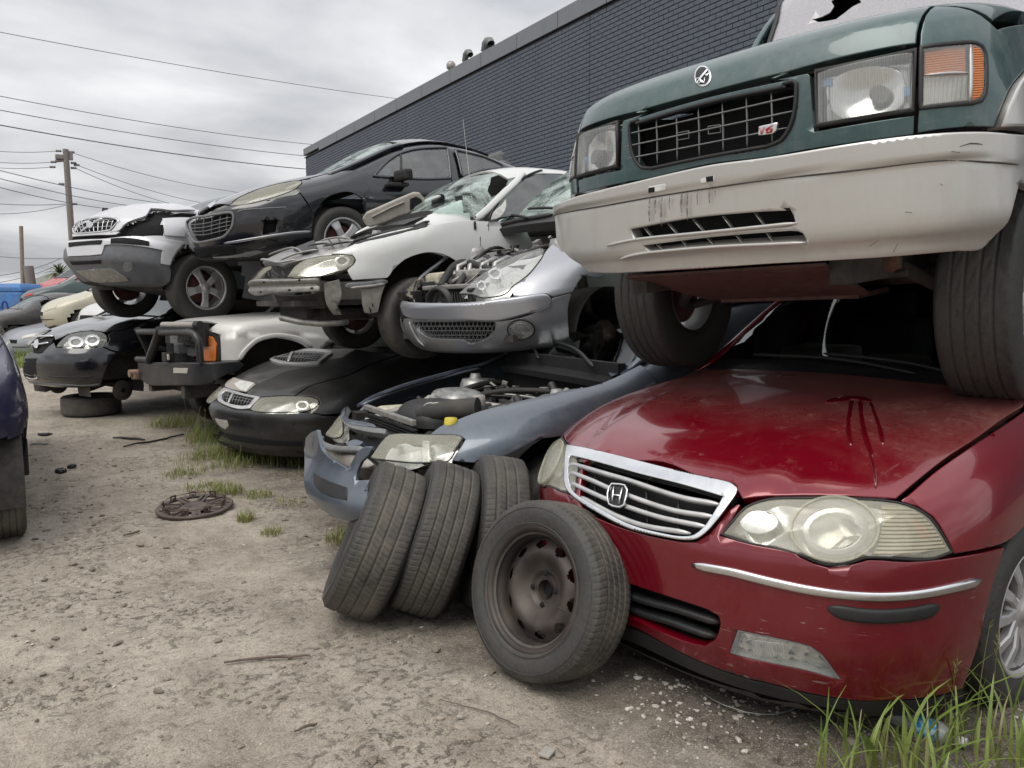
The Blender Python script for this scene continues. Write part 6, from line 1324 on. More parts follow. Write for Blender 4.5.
# ================================================================== steel-blue sedan, bonnet gone (bottom row)
def vz():
    nose=[(.15,.12),(.3,.04),(.45,.02),(.55,.03),(.62,.08),(.72,.16),(.9,.5)]
    c=Car('sedan','steel blue sedan without bonnet, its bumper hanging off the front, behind the loose tyres','car',(1.34,3.9,0),(-5,0,0),4.87,nose,[(.15,.84),(.4,.9),(.7,.91),(.9,.86),(1.4,.6)],
        [(0,.70),(.2,.755),(.6,.85),(1.1,.95),(1.3,.99),(1.4,1.03),(2.1,1.38),(2.5,1.44),(3.6,1.36),(4.8,.95)],.10,.05,.75,2.8,.6,.17,.12)
    P=M['blue'];a=cr(290,370); c.wheels=[(1.0,.33,.38),(3.8,.33,.38)]
    hl=a(322,350,350,310,380,272,400,258,440,254,540,258,680,262,692,272,665,315,632,364,560,370,480,370,400,362,340,356)
    H=L3(c,hl); lamp(c,H,'yellowed',.07,[]); c.panel('lamp_divider',M['refl'],a(520,262,550,264,548,364,516,366),res=.03,off=-.03,thick=.02,gap=0)
    hr=a(132,252,138,220,150,192,168,168,190,160,202,172,210,205,212,250,200,268,175,272,150,264)
    lamp(c,L3(c,hr),'yellowed',.05)
    fe=a(548,255,600,222,680,192,760,163,880,132,1024,98)+[(570,389),(1.12,-.735,.95),(1.3,-.735,.99),(1.45,-.74,1.03),(1.5,-.90,.7),(1.5,-.9,.25),(1.42,-.9,.25),(1.38,-.9,.40),(1.3,-.9,.56),(1.15,-.9,.67),(1.0,-.9,.71)]+a(1024,276,985,288,940,310,900,330,862,348,800,366,732,372,642,362,668,318,697,270,680,258)
    ln=c.hit(a(700,250,800,225,900,205,1024,180)+[(600,400),(660,385)]); o=np.argsort(ln[:,0])
    def cr_(Q): zz=np.interp(Q[:,0],ln[o,0],ln[o,2]); return -.016/(1+np.exp(np.clip((Q[:,2]-zz)/.012,-30,30)))*(Q[:,1]<0)
    c.panel('fender',P,fe,res=.03,c=(1.1,0,.4),mirror=True,disp=cr_)
    V=c.variant(X0=[(.1,-.10),(.3,-.16),(.45,-.17),(.6,-.12),(.8,-.1)],Wd=[(.1,.86),(.4,.93),(.8,.93)],T=[(0,1.2),(4,1.2)],Lc=.85)
    bo=a(62,268,80,250,104,240,112,262,120,300,150,340,200,358,245,372,262,350,275,320,300,305,332,308,300,350,272,372,262,430,240,460,310,440,330,432,350,470,300,560,262,600,205,600,160,580,120,548,90,512,74,478,56,380,54,320)
    bo=a(62,268,80,250,106,238,114,272,122,308,150,342,196,372,232,392,252,352,272,322,300,304,332,308,312,345,285,368,270,400,262,440,300,438,330,436,400,440,400,520,330,560,262,604,205,602,160,582,120,548,90,512,74,478,56,380,54,320)
    def bdd(Q): return .02*np.exp(-((Q[:,2]-.42)/.05)**2)-.03*np.exp(-((Q[:,2]-.27)/.05)**2)
    V.panel('bumper',P,bo,res=.03,c=(.9,.0,.4),thick=.02,bev=.005,disp=bdd,ang=50)
    slot=a(95,410,150,440,230,470,236,520,160,500,105,460)
    V.panel('bumper_slot',M['black'],slot,res=.03,off=.004,thick=.006,gap=0,disp=bdd)
    inner=a(110,262,130,300,200,330,320,350,330,420,262,430,190,400,140,360,112,310)
    c.panel('bumper_foam',M['beige'],a(130,300,200,320,300,345,330,372,300,390,240,395,190,375,145,345),res=.04,off=-.01,thick=.06,bev=.01)
    c.strip('bumper_clip_rail',M['grey'],a(110,250,125,285,165,312,220,322,300,322),.018,.012,.01)
    c.panel('bracket',M['blue'],a(225,295,262,280,300,290,285,305,240,312),res=.04,off=.01,thick=.02)
    band=a(200,150,232,142,222,178,232,205,280,218,330,232,390,242,386,262,330,256,280,246,236,232,210,205)
    c.panel('shroud',M['grey'],band,res=.03,off=.012,thick=.04,bev=.006); c.panel('shroud_film',M['blue'],a(204,152,232,146,226,172,240,200,300,214,345,226,352,240,290,232,240,222,212,196),res=.03,off=.016,thick=.006,bev=.002)
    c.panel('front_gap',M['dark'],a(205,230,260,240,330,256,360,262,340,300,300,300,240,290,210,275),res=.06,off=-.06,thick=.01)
    engine_bay(c,.26,1.30,.60,.66,8,False,'black',.19,1.6)
    # V6 engine dome with silver plenum, intake hose
    e0=np.array([.72,-.02,.8]); 
    def dome(cx,cy,cz,a_,b2,h,pw=.5,n=28,m=9):
        V=[];F=[]
        for i in range(m+1):
            ph=math.pi/2*i/m; r=math.cos(ph)**pw; z=math.sin(ph)**.8
            for k in range(n):
                t=2*math.pi*k/n; ct,st_=math.cos(t),math.sin(t); V.append((cx+a_*r*math.copysign(abs(ct)**.6,ct),cy+b2*r*math.copysign(abs(st_)**.6,st_),cz+h*z))
        for i in range(m):
            for k in range(n): F.append((i*n+k,i*n+(k+1)%n,(i+1)*n+(k+1)%n,(i+1)*n+k))
        return V,F
    q=c.at(438,403,.10); MB().add(*dome(q[0]+.04,q[1],q[2]-.10,.24,.25,.12),True).build('engine_cover',M['black'],c.e)
    q=c.at(457,392,.10); MB().add(*dome(q[0],q[1],q[2]-.05,.13,.17,.07),True).build('intake_plenum',M['steel'],c.e)
    for k in range(4): u_=c.at(424+k*5,401-k*2,.05); MB().tube([u_+[-.02,0,-.02],u_+[.03,.0,.015],u_+[.09,0,.0]],.018,8).build('intake_runner',M['alu'],c.e)
    b_=MB(); b_.tube([c.at(416,409,.12),c.at(424,414,.08),c.at(434,412,.06),c.at(455,409,.06),c.at(478,408,.08)],[.035,.045,.048,.05,.055],14); b_.build('intake_hose',M['rubber'],c.e)
    for t in (.0,.1): MB().lathe([(.046,-.008),(.051,-.008),(.051,.008),(.046,.008)],tuple(c.at(431+t*60,412,.06)),(-.5,-.8,0),20).build('hose_clamp',M['alu'],c.e)
    MB().lathe([(0,.03),(.03,.03),(.034,0),(.034,-.02)],tuple(c.at(451,424,.03)),(0,0,1),16).build('coolant_cap',M['yellow'],c.e)
    MB().lathe([(0,.03),(.03,.03),(.034,0),(.034,-.02)],tuple(c.at(479,401,.03)),(0,0,1),16).build('oil_cap',M['beige'],c.e)
    b_=MB(); p0=c.at(366,407,.02);p1=c.at(414,423,.02); d_=(p1-p0); L_=np.linalg.norm(d_); b_.box((p0+p1)/2+[0,0,.0],(.03,L_,.03),Matrix.Rotation(math.atan2(-d_[0],d_[1]),3,'Z'),bev=.006); b_.build('radiator_tank',M['alu'],c.e)
    b_=MB(); 
    for k in range(14): b_.box((p0+p1)/2+[.01+.0*k,0,-.04-.016*k],(.03,L_*.98,.006),Matrix.Rotation(math.atan2(-d_[0],d_[1]),3,'Z'))
    b_.build('condenser_fins',M['black'],c.e)
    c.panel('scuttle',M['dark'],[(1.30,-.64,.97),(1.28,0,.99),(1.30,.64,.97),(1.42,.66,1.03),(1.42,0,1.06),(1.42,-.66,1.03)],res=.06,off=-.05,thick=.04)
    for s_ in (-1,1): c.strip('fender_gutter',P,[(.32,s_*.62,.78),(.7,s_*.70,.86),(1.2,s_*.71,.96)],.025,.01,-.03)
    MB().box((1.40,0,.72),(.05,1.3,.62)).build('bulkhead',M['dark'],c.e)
    c.strip('wiper',M['black'],[(1.32,-.5,1.0),(1.46,-.1,1.06),(1.52,.3,1.10)],.010,.01,.02); c.strip('wiper',M['black'],[(1.32,.1,1.0),(1.44,.4,1.06),(1.48,.6,1.08)],.010,.01,.02)
    glasshouse(c,P,1.42,1.2,(2.1,3.6),'glass',hw=(.68,.56),zz=(1.03,1.34),dash=False)
    c.panel('door',P,[(1.52,-.9,.22),(1.52,-.9,.7),(1.52,-.86,.95),(2.6,-.86,.96),(2.6,-.9,.22)],res=.1,mirror=True)
    hoodcut(c,1.36,.2); c.cut(lambda Q,N:(Q[:,0]<.9))
    c.shell([P,M['under']]); arch(c,1.0,.33,.38)
    b_=MB(); b_.box((.2,0,.45),(.06,1.2,.1),bev=.01); b_.box((.25,0,.25),(.2,1.1,.08),bev=.02); b_.build('crash_bar',M['under'],c.e)
    for s_ in (-1,1): wheel(c.e,(1.0,s_*.79,.31),.32,.22,.2,'spoke5','tyre',side=s_); wheel(c.e,(3.8,s_*.79,.31),.32,.22,.2,'spoke5','tyre',side=s_)
vz()
# ================================================================== faded black sedan with bonnet scoop
def calais():
    c=Car('sedan','faded black sedan with bonnet scoop and torn tape on its nose, under the white liftback','car',(1.34,6.5,-.04),(16,0,0),4.87,[(.12,.12),(.25,.03),(.42,0),(.52,.02),(.62,.12),(.7,.24),(.9,.6)],[(.12,.84),(.4,.9),(.7,.91),(.9,.86),(1.4,.6)],
        [(0,.66),(.2,.73),(.5,.81),(.9,.90),(1.3,.97),(1.4,1.01),(2.1,1.37),(2.5,1.44),(3.6,1.36),(4.8,.95)],.10,.06,.85,2.5,.6,.14,.14)
    P=M['blkfade'];a=cr(190,310,5.3333); c.wheels=[(1.0,.31,.37),(3.8,.31,.37)]
    hl=a(322,530,345,495,380,467,460,461,560,459,620,462,660,468,682,480,688,495,670,520,640,533,600,542,500,545,400,545,340,540)
    lamp(c,L3(c,hl),'yellowed',.06,[(302,404,7,5)],mirror=True)
    gr=a(150,455,165,430,182,415,230,430,300,450,378,466,345,495,320,525,280,530,240,525,200,512,170,498,150,482)
    gi=a(170,452,190,434,230,445,300,462,345,470,318,505,290,512,245,508,200,496,176,480)
    gf=c.panel('grille_frame',M['alloy'],gr,holes=[gi],res=.03,off=.006,thick=.03,gap=0); c.panel('grille_back',M['dark'],gi,res=.05,off=-.03,thick=.002,parent=gf)
    for p in (a(235,440,205,500),): c.strip('grille_divider',M['alloy'],p,.012,.01,.002,parent=gf)
    for t in np.linspace(.1,.95,9): c.strip('grille_bar',M['grey'],[lerp_poly(*a(190,434,345,470),t),lerp_poly(*a(176,484,318,508),t)],.003,.006,-.008,parent=gf)
    for t in (.3,.6): c.strip('grille_bar',M['grey'],[lerp_poly(*a(180,434,172,490),t),lerp_poly(*a(345,470,318,508),t)],.003,.006,-.008,parent=gf)
    c.panel('hood',P,sym(c,[(222,388)]+a(230,432,300,450,380,463,460,457,558,455,640,405,700,385,760,368,850,345)+[(1.0,-.68,.91),(1.30,-.67,.96),(1.28,0,.99)]),res=.05,c=(1.1,0,.36))
    c.panel('torn_tape',M['beige'],a(186,405,200,375,225,350,262,368,340,388,352,398,300,440,240,428,200,416),res=.03,off=.003,thick=.003,bev=.001); c.panel('torn_tape',M['white_plastic'],a(235,395,268,378,345,390,300,436,262,425),res=.03,off=.006,thick=.002,bev=.001)
    fe=a(562,457,640,408,700,388,760,371,850,348)+[(1.0,-.70,.90),(1.32,-.70,.95),(1.5,-.91,.7),(1.5,-.91,.25),(1.40,-.91,.25),(1.36,-.9,.42),(1.22,-.9,.58),(1.0,-.9,.66),(.8,-.9,.6),(.68,-.88,.5)]+a(760,560,735,595,690,592,610,600,500,602,560,560,650,540,690,500,665,465)
    fe=a(562,457,640,408,700,388,760,371,850,348)+[(1.0,-.70,.90),(1.32,-.70,.95),(1.5,-.91,.7),(1.5,-.91,.25),(1.40,-.91,.25),(1.36,-.9,.42),(1.22,-.9,.58),(1.0,-.9,.66),(.8,-.9,.62),(.68,-.88,.52)]+a(700,560,650,548,680,520,694,494,684,474,660,462)
    c.panel('fender',P,fe,res=.04,c=(1.1,0,.42),mirror=True)
    bp=a(98,522,110,500,140,472,152,490,172,504,200,516,240,530,320,535,400,550,500,552,600,548,650,548,700,562)+[(.66,-.88,.48),(.63,-.88,.3),(.6,-.87,.2)]+a(600,765,560,765,430,760,300,742,220,700,168,652,120,600,100,560)
    ln=c.hit(a(102,528,120,545,200,560,300,585,500,598,690,590)); o=np.argsort(ln[:,1])
    def bd(Q): zz=np.interp(Q[:,1],ln[o,1],ln[o,2]); return -.014/(1+np.exp(np.clip((zz-Q[:,2]-.02)/-.008,-30,30)))*1.0
    c.panel('bumper',P,bp,res=.035,c=(.9,0,.4),disp=bd)
    c.panel('bumper_scrape',M['beige'],a(120,560,160,555,190,570,200,620,180,640,140,610),res=.05,off=-.012,thick=.001,bev=0)
    c.panel('lower_intake',M['dark'],a(170,655,260,672,380,690,500,700,600,702,600,730,480,728,300,712,200,690),res=.06,off=-.008,thick=.004)
    sc=c.variant(T=[(0,.70),(.5,.86),(.8,.95),(1.2,1.0),(4,1.4)])
    so_=a(428,272,440,240,456,216,500,212,600,212,700,218,762,232,728,260,692,290,600,299,540,296,470,291); si=a(446,268,456,240,470,224,530,224,620,228,735,236,705,260,682,281,600,288,520,284)
    sf=c.panel('bonnet_scoop',M['alloy'],so_,holes=[si],res=.03,off=.02,thick=.06,bev=.006,gap=0); c.panel('scoop_mesh',M['dark'],si,res=.03,off=.0,thick=.01,gap=0,parent=sf)
    for t in np.linspace(.06,.95,14): c.strip('scoop_bar',M['grey'],[lerp_poly(*a(470,224,735,236),t),lerp_poly(*a(446,268,682,283),t)],.0025,.004,.006,parent=sf)
    for t in (.25,.5,.75): c.strip('scoop_bar',M['grey'],[lerp_poly(*a(470,224,446,268),t),lerp_poly(*a(735,236,682,283),t)],.0025,.004,.006,parent=sf)
    c.strip('scoop_divider',M['alloy'],a(548,228,528,282),.015,.008,.016,parent=sf)
    glasshouse(c,P,1.42,1.3,(2.1,3.6),'glass',hw=(.68,.56),zz=(1.02,1.33))
    hoodcut(c,1.36,.2)
    c.shell([P,M['under']]); arch(c,1.0,.31,.37)
    MB().box((.8,0,.42),(1.0,1.2,.4),bev=.05).build('engine',M['under'],c.e)
    for s_ in (-1,1): wheel(c.e,(1.0,s_*.79,.30),.32,.22,.2,'spoke5','tyre',side=s_); wheel(c.e,(3.8,s_*.79,.31),.32,.22,.2,'spoke5','tyre',side=s_)
calais()
# ================================================================== white four-wheel drive with bull bar
def disco():
    c=Car('four_wheel_drive','off-white four-wheel drive with black bull bar and orange indicator, between the two black sedans','four-wheel drive',(1.25,8.15,.1),(12,0,0),4.6,[(.4,.2),(.6,.14),(.9,.14),(1.04,.18),(1.1,.3)],[(.4,.86),(.9,.89),(1.1,.86),(1.9,.7)],
        [(0,1.05),(.3,1.09),(1.1,1.15),(1.3,1.17),(1.8,1.65),(2.1,1.72),(4.5,1.75)],.03,.02,.35,5,.3,.45,.08)
    P=M['offwhite'];a=cr(190,310,5.3333);g=cr(100,320,7.3143)
    wq=c.on_side(280,362,-.86); c.wheels=[(wq[0],wq[2],.44)]
    fe=a(92,112,120,88,160,66,300,45,480,35,700,38,1000,60)+[(1.6,-.86,1.12),(1.6,-.88,.6)]+a(1000,180,800,215,640,212,600,185,560,168,500,155,440,150,390,160,340,182,310,205,290,228,262,270,165,272,160,150,150,130)
    ln=c.hit(a(120,135,400,132,700,135,1000,140)); o=np.argsort(ln[:,0])
    def bd(Q): zz=np.interp(Q[:,0],ln[o,0],ln[o,2]); return -.008*np.exp(-((Q[:,2]-zz)/.008)**2)
    c.panel('fender',P,fe,res=.04,disp=bd)
    c.strip('arch_lip',P,a(262,268,290,222,320,190,360,160,440,138,520,140,600,160,650,195),.022,.012,.004)
    c.panel('hood',P,[(.2,-.72,1.05),(.2,.72,1.05),(1.25,.70,1.12),(1.25,-.70,1.12)],res=.1)
    am=g(750,122,790,118,828,122,845,150,860,172,858,240,855,300,800,302,762,300,755,220)
    c.panel('lamp_panel',M['black'],g(735,112,790,104,870,118,885,200,885,302,740,306),res=.04,off=.004,thick=.02)
    il=c.panel('indicator',M['amber2'],am,res=.03,off=.014,thick=.02)
    hl=g(640,132,680,126,708,132,716,165,714,258,680,268,640,258,634,200)
    c.panel('grille_panel',M['dark'],g(220,90,440,90,600,100,735,118,738,300,600,305,300,300,160,285),res=.06,off=-.02,thick=.01)
    lamp(c,L3(c,hl),'clear',.05)
    MB().box((.12,0,.95),(.04,1.0,.22)).build('radiator',M['black'],c.e)
    # bull bar: real tubes standing ahead of the nose
    V=c.variant(X0=[(.3,-.12),(1.2,-.12)],Wd=[(.3,.93),(1.2,.93)],T=[(0,2),(5,2)],zb=.2,Lc=.3)
    def tb(pts,r,nm='bull_bar_tube',up=V): 
        q=up.hit(pts); q=smooth_loop(q,.05,60,False); return MB().tube(q,r,10).build(nm,M['barblack'],c.e)
    tb(g(222,66,200,120,175,190,150,262,146,300),.034); tb(g(440,66,420,130,390,210,362,290,360,310),.042)
    tb(g(215,86,320,86,436,86),.034); tb(g(152,284,250,287,360,290),.032); tb(g(445,92,560,90,650,92,695,108,718,150,728,220,735,308),.032)
    bm=g(140,308,300,312,420,308,600,310,800,312,1024,300,1060,330,1024,372,940,395,860,440,800,468,600,480,400,482,340,470,300,440,210,400,160,370)
    V.panel('bull_bar_beam',M['barblack'],bm,res=.04,thick=.12,bev=.01,off=.0)
    V.panel('beam_lamp',M['milky'],g(540,348,645,350,642,392,538,390),res=.04,off=.006,thick=.02)
    MB().box(V.at(168,357,0),(.08,.11,.09),bev=.01).build('spot_lamp',M['black'],c.e); MB().box(V.at(167.5,357,-.06),(.02,.07,.06),bev=.01).build('spot_lamp_glass',M['milky'],c.e)
    b_=MB(); q=V.at(136,375,-.06); b_.box(q,(.12,.1,.09),bev=.015); b_.cyl(q+[-.09,0,.02],q+[.0,0,.02],.04); b_.build('winch_hook',M['rustcream'],c.e)
    MB().tube([V.at(121,369,.0),V.at(119,373,-.03),V.at(122,376,0)],.012,8).build('hook',M['rustcream'],c.e)
    q0=V.at(163,325,.25);q1=V.at(196,325,.25); MB().cyl(q0,q1,.03,16).build('winch_cover',M['beige'],c.e); MB().cyl(q1,q1+(q1-q0)*.12,.038,16).build('winch_cap',M['black'],c.e)
    b_=MB(); b_.box((.15,.25,.9),(.12,.2,.12),bev=.01); b_.box((.1,.1,.8),(.1,.12,.1),bev=.01); b_.box((.1,-.15,1.0),(.06,.05,.14)); b_.build('bay_fittings',M['grey'],c.e)
    for k in range(4): MB().tube([(.05,-.1-.1*k,1.0),(.0,-.12-.08*k,.9),(.08,-.2-.05*k,.85)],.006,6).build('wiring_loom',M['cable'],c.e)
    # chassis, axle, coil, rusty steering gear
    b_=MB(); b_.box((.6,-.42,.42),(1.4,.08,.12)); b_.box((.6,.42,.42),(1.4,.08,.12)); b_.box((.2,0,.4),(.1,1.0,.1)); b_.cyl((.9,-.7,.3),(.9,.7,.3),.06); b_.build('chassis_rail',M['under'],c.e)
    b_=MB(); q=c.at(130,395,.1); b_.box(q,(.08,.07,.22),Matrix.Rotation(.5,3,'X'),bev=.01); 
    for k in range(5): b_.box(q+[-.05,.0+.02*k-.04,-.1+.05*k],(.03,.06,.02))
    b_.build('steering_box',M['under'],c.e)
    MB().cyl(c.at(149,396,.05),c.at(166,398,.05),.035,12).build('steering_damper',M['rustcream'],c.e)
    c.cut(lambda Q,N:(Q[:,0]<1.3)&(Q[:,2]>.46)); c.cut(lambda Q,N:(Q[:,0]>1.3)&(Q[:,0]<2.0)&(np.abs(Q[:,1])<.66)&(Q[:,2]>1.12)&(Q[:,2]<1.6))
    c.panel('windscreen',M['glass'],[(1.34,-.68,1.2),(1.34,.68,1.2),(1.85,.62,1.6),(1.85,-.62,1.6)],res=.1,off=-.01,thick=.006)
    c.shell([P,M['under']]); arch(c,wq[0],wq[2],.42); MB().box((.8,0,.8),(.9,1.1,.5),bev=.05).build('engine',M['under'],c.e)
    for s_ in (-1,1): wheel(c.e,(max(wq[0],.8),s_*.76,.28),.37,.23,.21,'spoke7','tyre',side=s_); wheel(c.e,(3.4,s_*.76,.28),.37,.23,.21,'spoke7','tyre',side=s_)
disco()
# ================================================================== glossy black sedan on a tyre (far end)
def viva():
    c=Car('sedan','glossy black sedan with clear twin headlamp, propped on a tyre at the far end','car',(.10,10.5,.2),(27,0,0),4.5,[(.15,.12),(.3,.02),(.45,0),(.55,.02),(.62,.06),(.74,.16),(.9,.5)],[(.15,.8),(.4,.86),(.7,.865),(.9,.82),(1.4,.6)],
        [(0,.74),(.2,.80),(.6,.90),(1.0,.98),(1.15,1.01),(1.9,1.38),(2.3,1.44),(3.5,1.38),(4.4,1.0)],.12,.06,.8,2.5,.6,.17,.12)
    P=M['blk2'];a=cr(0,280,6.4)
    wq=c.on_side(128,388,-.8); c.wheels=[(wq[0],wq[2],.40)]
    hl=a(360,430,378,402,402,378,430,358,462,345,530,332,600,330,645,335,672,347,686,375,680,400,660,422,600,428,500,430)
    lamp(c,L3(c,hl),'clear',.06,[(92,339,8,6),(75,341,8,6)],mirror=True)
    gr=a(205,372,240,364,340,360,325,392,300,420,262,455,240,462,205,452,196,420)
    g_=c.panel('grille_back',M['dark'],gr,res=.06,off=-.02,thick=.01); c.strip('grille_rim',M['chrome'],a(205,372,240,364,340,360),.016,.01,.004,parent=g_); c.strip('grille_bar',M['chrome'],a(200,415,250,412,312,402),.012,.01,.004,parent=g_)
    c.panel('badge',M['badge'],a(225,392,245,380,250,405,240,440,222,432,220,410),res=.02,off=.012,thick=.01,gap=0,parent=g_)
    hd=a(345,360,330,395,360,395,400,372,462,341,530,328,600,326,650,330,690,350,760,350,800,330,840,318)+[(.9,-.66,.93),(1.12,-.64,.98),(1.1,0,1.0)]
    c.panel('hood',P,sym(c,[(41,336)]+a(345,358,352,385,400,362,462,338,530,326,600,324,660,330,720,325,800,315)+[(.9,-.66,.93),(1.12,-.64,.98),(1.1,0,1.0)]),res=.05,c=(1.0,0,.4))
    fe=a(690,352,700,380,690,405,660,425,720,450,770,462)+[(.72,-.86,.60),(.85,-.86,.64),(1.0,-.86,.64),(1.2,-.86,.55),(1.3,-.86,.4),(1.3,-.86,.25),(1.42,-.86,.25),(1.42,-.85,.7),(1.14,-.68,.97),(.9,-.68,.92)]+a(800,319,720,329)
    c.panel('fender',P,fe,res=.05,c=(1.0,0,.45),mirror=True)
    bp=a(150,640,148,560,158,490,176,470,200,462,240,472,270,465,310,425,345,400,360,434,500,436,600,434,655,428,700,450,752,466,720,510,680,570,655,640,640,692,600,702,400,700,300,690,200,668,160,655)
    c.panel('bumper',P,bp,res=.04,c=(.9,0,.45))
    c.panel('lower_intake',M['dark'],a(160,500,240,500,250,640,170,635),res=.06,off=.001,thick=.004,gap=0); c.strip('intake_trim',M['chrome'],a(170,620,205,632,240,628),.01,.008,.004)
    c.strip('bumper_lip',M['grey'],a(165,655,260,664,400,668,640,664),.010,.010,.0)
    c.strip('bumper_crease',M['black'],a(305,618,400,622,600,618),.008,.004,.0)
    glasshouse(c,P,1.17,1.1,(1.9,3.5),'glass',hw=(.66,.55),zz=(1.02,1.33))
    hoodcut(c,1.12,.2); c.shell([P,M['under']]); arch(c,wq[0],wq[2],.34,y1=.6); MB().box((.7,0,.42),(.9,1.1,.36),bev=.05).build('engine',M['under'],c.e)
    wheel(c.e,(3.5,-.74,.12),.3,.19,.19,'spoke7','tyre'); wheel(c.e,(3.5,.74,.12),.3,.19,.19,'spoke7','tyre',side=1)
    for s_ in (-1,1): MB().lathe([(0,-.03),(.06,-.03),(.07,.0),(.12,.0),(.12,.02),(.03,.03)],(wq[0],s_*.68,max(.12,wq[2]-.1)),(0,-1,0),28).build('brake_disc',M['under'],c.e)
viva()
# ================================================================== blue car at the left edge (only its corner is in view)
def bluecar():
    M['navy']=paint('navy_blue_paint',(.018,.022,.085),.35,.25,.25,.9,.4,.5)
    c=Car('hatchback','dark blue car at the left edge, bumper gone and muddy tyre showing','car',(-.83,4.62,.03),(91,0,0),4.2,[(.3,.12),(.45,.03),(.7,.0),(.9,.05),(1.1,.25),(1.3,.5)],[(.2,.78),(.5,.83),(.72,.845),(.95,.80),(1.4,.6)],
        [(0,.92),(.3,1.0),(.8,1.08),(1.3,1.38),(2.5,1.46),(3.6,1.3),(4.2,.9)],.1,.06,.7,2.6,.4,.2,.12)
    c.wheels=[(.62,.30,.36),(3.3,.3,.36)]
    c.cut(lambda Q,N:(Q[:,0]<.62)&(Q[:,2]<.60)&(Q[:,1]<-.2))
    c.shell([M['navy'],M['under']],cell=.03,off=0); arch(c,.62,.30,.36,y1=.80)
    for s_ in (-1,1):
        wheel(c.e,(.62,s_*.70,.30),.325,.19,.19,'spoke7','tyre_dirty',side=s_,detail=1,tread=3); wheel(c.e,(3.3,s_*.70,.30),.325,.2,.19,'spoke7','tyre',side=s_)
        MB().box((1.02,s_*.75,.36),(.025,.17,.24),Matrix.Rotation(-.1,3,'Y'),bev=.01).build('mudflap',M['black'],c.e)
    c.panel('side_window',M['tint'],[(1.2,-.78,1.08),(1.5,-.7,1.32),(2.4,-.7,1.36),(2.5,-.8,1.1)],res=.12,mirror=True)
    c.strip('hood_gap',M['black'],[(.05,-.5,.93),(.5,-.66,.98),(1.0,-.70,1.05)],.005,.004,0)
    c.panel('headlamp',M['clear'],[(.10,-.62,.72),(.05,-.40,.70),(.08,-.40,.84),(.16,-.62,.88)],res=.04,off=.01,thick=.05,mirror=True)
    c.panel('grille',M['dark'],[(.0,-.34,.70),(.0,.34,.70),(.02,.34,.80),(.02,-.34,.80)],res=.08,off=.006,thick=.01)
    c.panel('windscreen',M['tint'],[(.98,-.66,1.14),(.93,0,1.17),(.98,.66,1.14),(1.26,.58,1.32),(1.28,0,1.36),(1.26,-.58,1.32)],res=.1,off=.006,thick=.008)
    c.panel('hood',M['navy'],[(.10,-.56,.92),(.06,0,.92),(.10,.56,.92),(.9,.66,1.07),(.86,0,1.1),(.9,-.66,1.07)],res=.06,off=.006,thick=.02)
    MB().box((.35,0,.45),(.2,1.1,.12),bev=.02).build('crash_bar',M['under'],c.e)
bluecar()
# ================================================================== wrecks beyond the row
def bgcar(name,label,pos,rot,col,L=4.2,kind=0,tail=False,roof=True,wheels=True):
    P=paint('paint_'+name,col,.1,.35,.25,.6,.1,.5)
    c=Car(name,label,'car',pos,rot,L,[(.15,.12),(.3,.03),(.5,0),(.65,.05),(.8,.2),(.95,.6)],[(.15,.78),(.4,.84),(.7,.84),(.9,.80),(1.4,.58)],
        [(0,.72),(.3,.84),(.9,.95),(1.1,1.0),(1.8,1.38),(2.2,1.44),(3.3,1.36),(L,.95)],.12,.06,.7,2.5,.5,.17,.12)
    c.wheels=[(.85,.3,.34),(L-.8,.3,.34)]
    c.panel('windscreen',M['glass'],[(1.15,-.66,1.0),(1.12,0,1.05),(1.15,.66,1.0),(1.75,.56,1.33),(1.78,0,1.38),(1.75,-.56,1.33)],res=.12,off=-.01,thick=.006)
    c.panel('side_window',M['tint'],[(1.35,-.80,1.0),(1.8,-.66,1.3),(3.2,-.66,1.28),(3.4,-.78,1.02)],res=.15,mirror=True)
    c.cut(lambda Q,N:(Q[:,0]>1.1)&(Q[:,0]<1.75)&(np.abs(Q[:,1])<.6)&(Q[:,2]>.98)); c.cut(lambda Q,N:(Q[:,0]>1.5)&(Q[:,0]<3.3)&(np.abs(Q[:,1])>.6)&(Q[:,2]>1.03)&(Q[:,2]<1.28))
    c.panel('headlamp' if not tail else 'tail_lamp',M['milky'] if not tail else M['redlens'],[(.28,-.72,.68),(.10,-.45,.60),(.08,-.45,.72),(.30,-.70,.80)],res=.08,off=.01,thick=.03,mirror=True)
    c.panel('grille',M['dark'],[(.0,-.35,.5),(.0,.35,.5),(.0,.35,.62),(.0,-.35,.62)],res=.1,off=.006,thick=.01)
    c.strip('bumper_line',M['black'],[(.2,-.75,.42),(.02,0,.42),(.2,.75,.42)],.012,.01,0,step=.1)
    c.shell([P,M['under']],cell=.10,off=0); arch(c,.85,.3,.34)
    if wheels:
        for s_ in (-1,1): wheel(c.e,(.85,s_*.70,.3),.29,.18,.19,'spoke7','tyre',side=s_,disc=False); wheel(c.e,(L-.8,s_*.70,.3),.29,.18,.19,'spoke7','tyre',side=s_,disc=False)
    return c
M['redlens']=lensmat('red_lens',(.55,.02,.02),.85,.25)
def place(px,py,dist): p=atd(px,py,dist); return p
def nose(px,py,D): return tuple(atd(px,py,D))
p=nose(44,336,22.); bgcar('hatchback','small cream hatchback with round wheel arch beyond the glossy black sedan',p,(2,-6,2),(.52,.49,.38))
p=nose(22,317,29.); bgcar('sedan','dark teal sedan with red tail lamp stacked behind the cream hatchback',(p[0],p[1],p[2]),(4,-3,0),(.035,.07,.075),tail=True)
p=nose(88,343,19.); bgcar('wrecked_car','crumpled white car showing between the far wheels and the cream hatchback',p,(25,0,0),(.62,.62,.62))
p=nose(8,347,23.); bgcar('sedan','silver sedan with battered bonnet in the gap behind the blue car',(p[0],p[1],-.15),(30,-1,0),(.30,.32,.36))
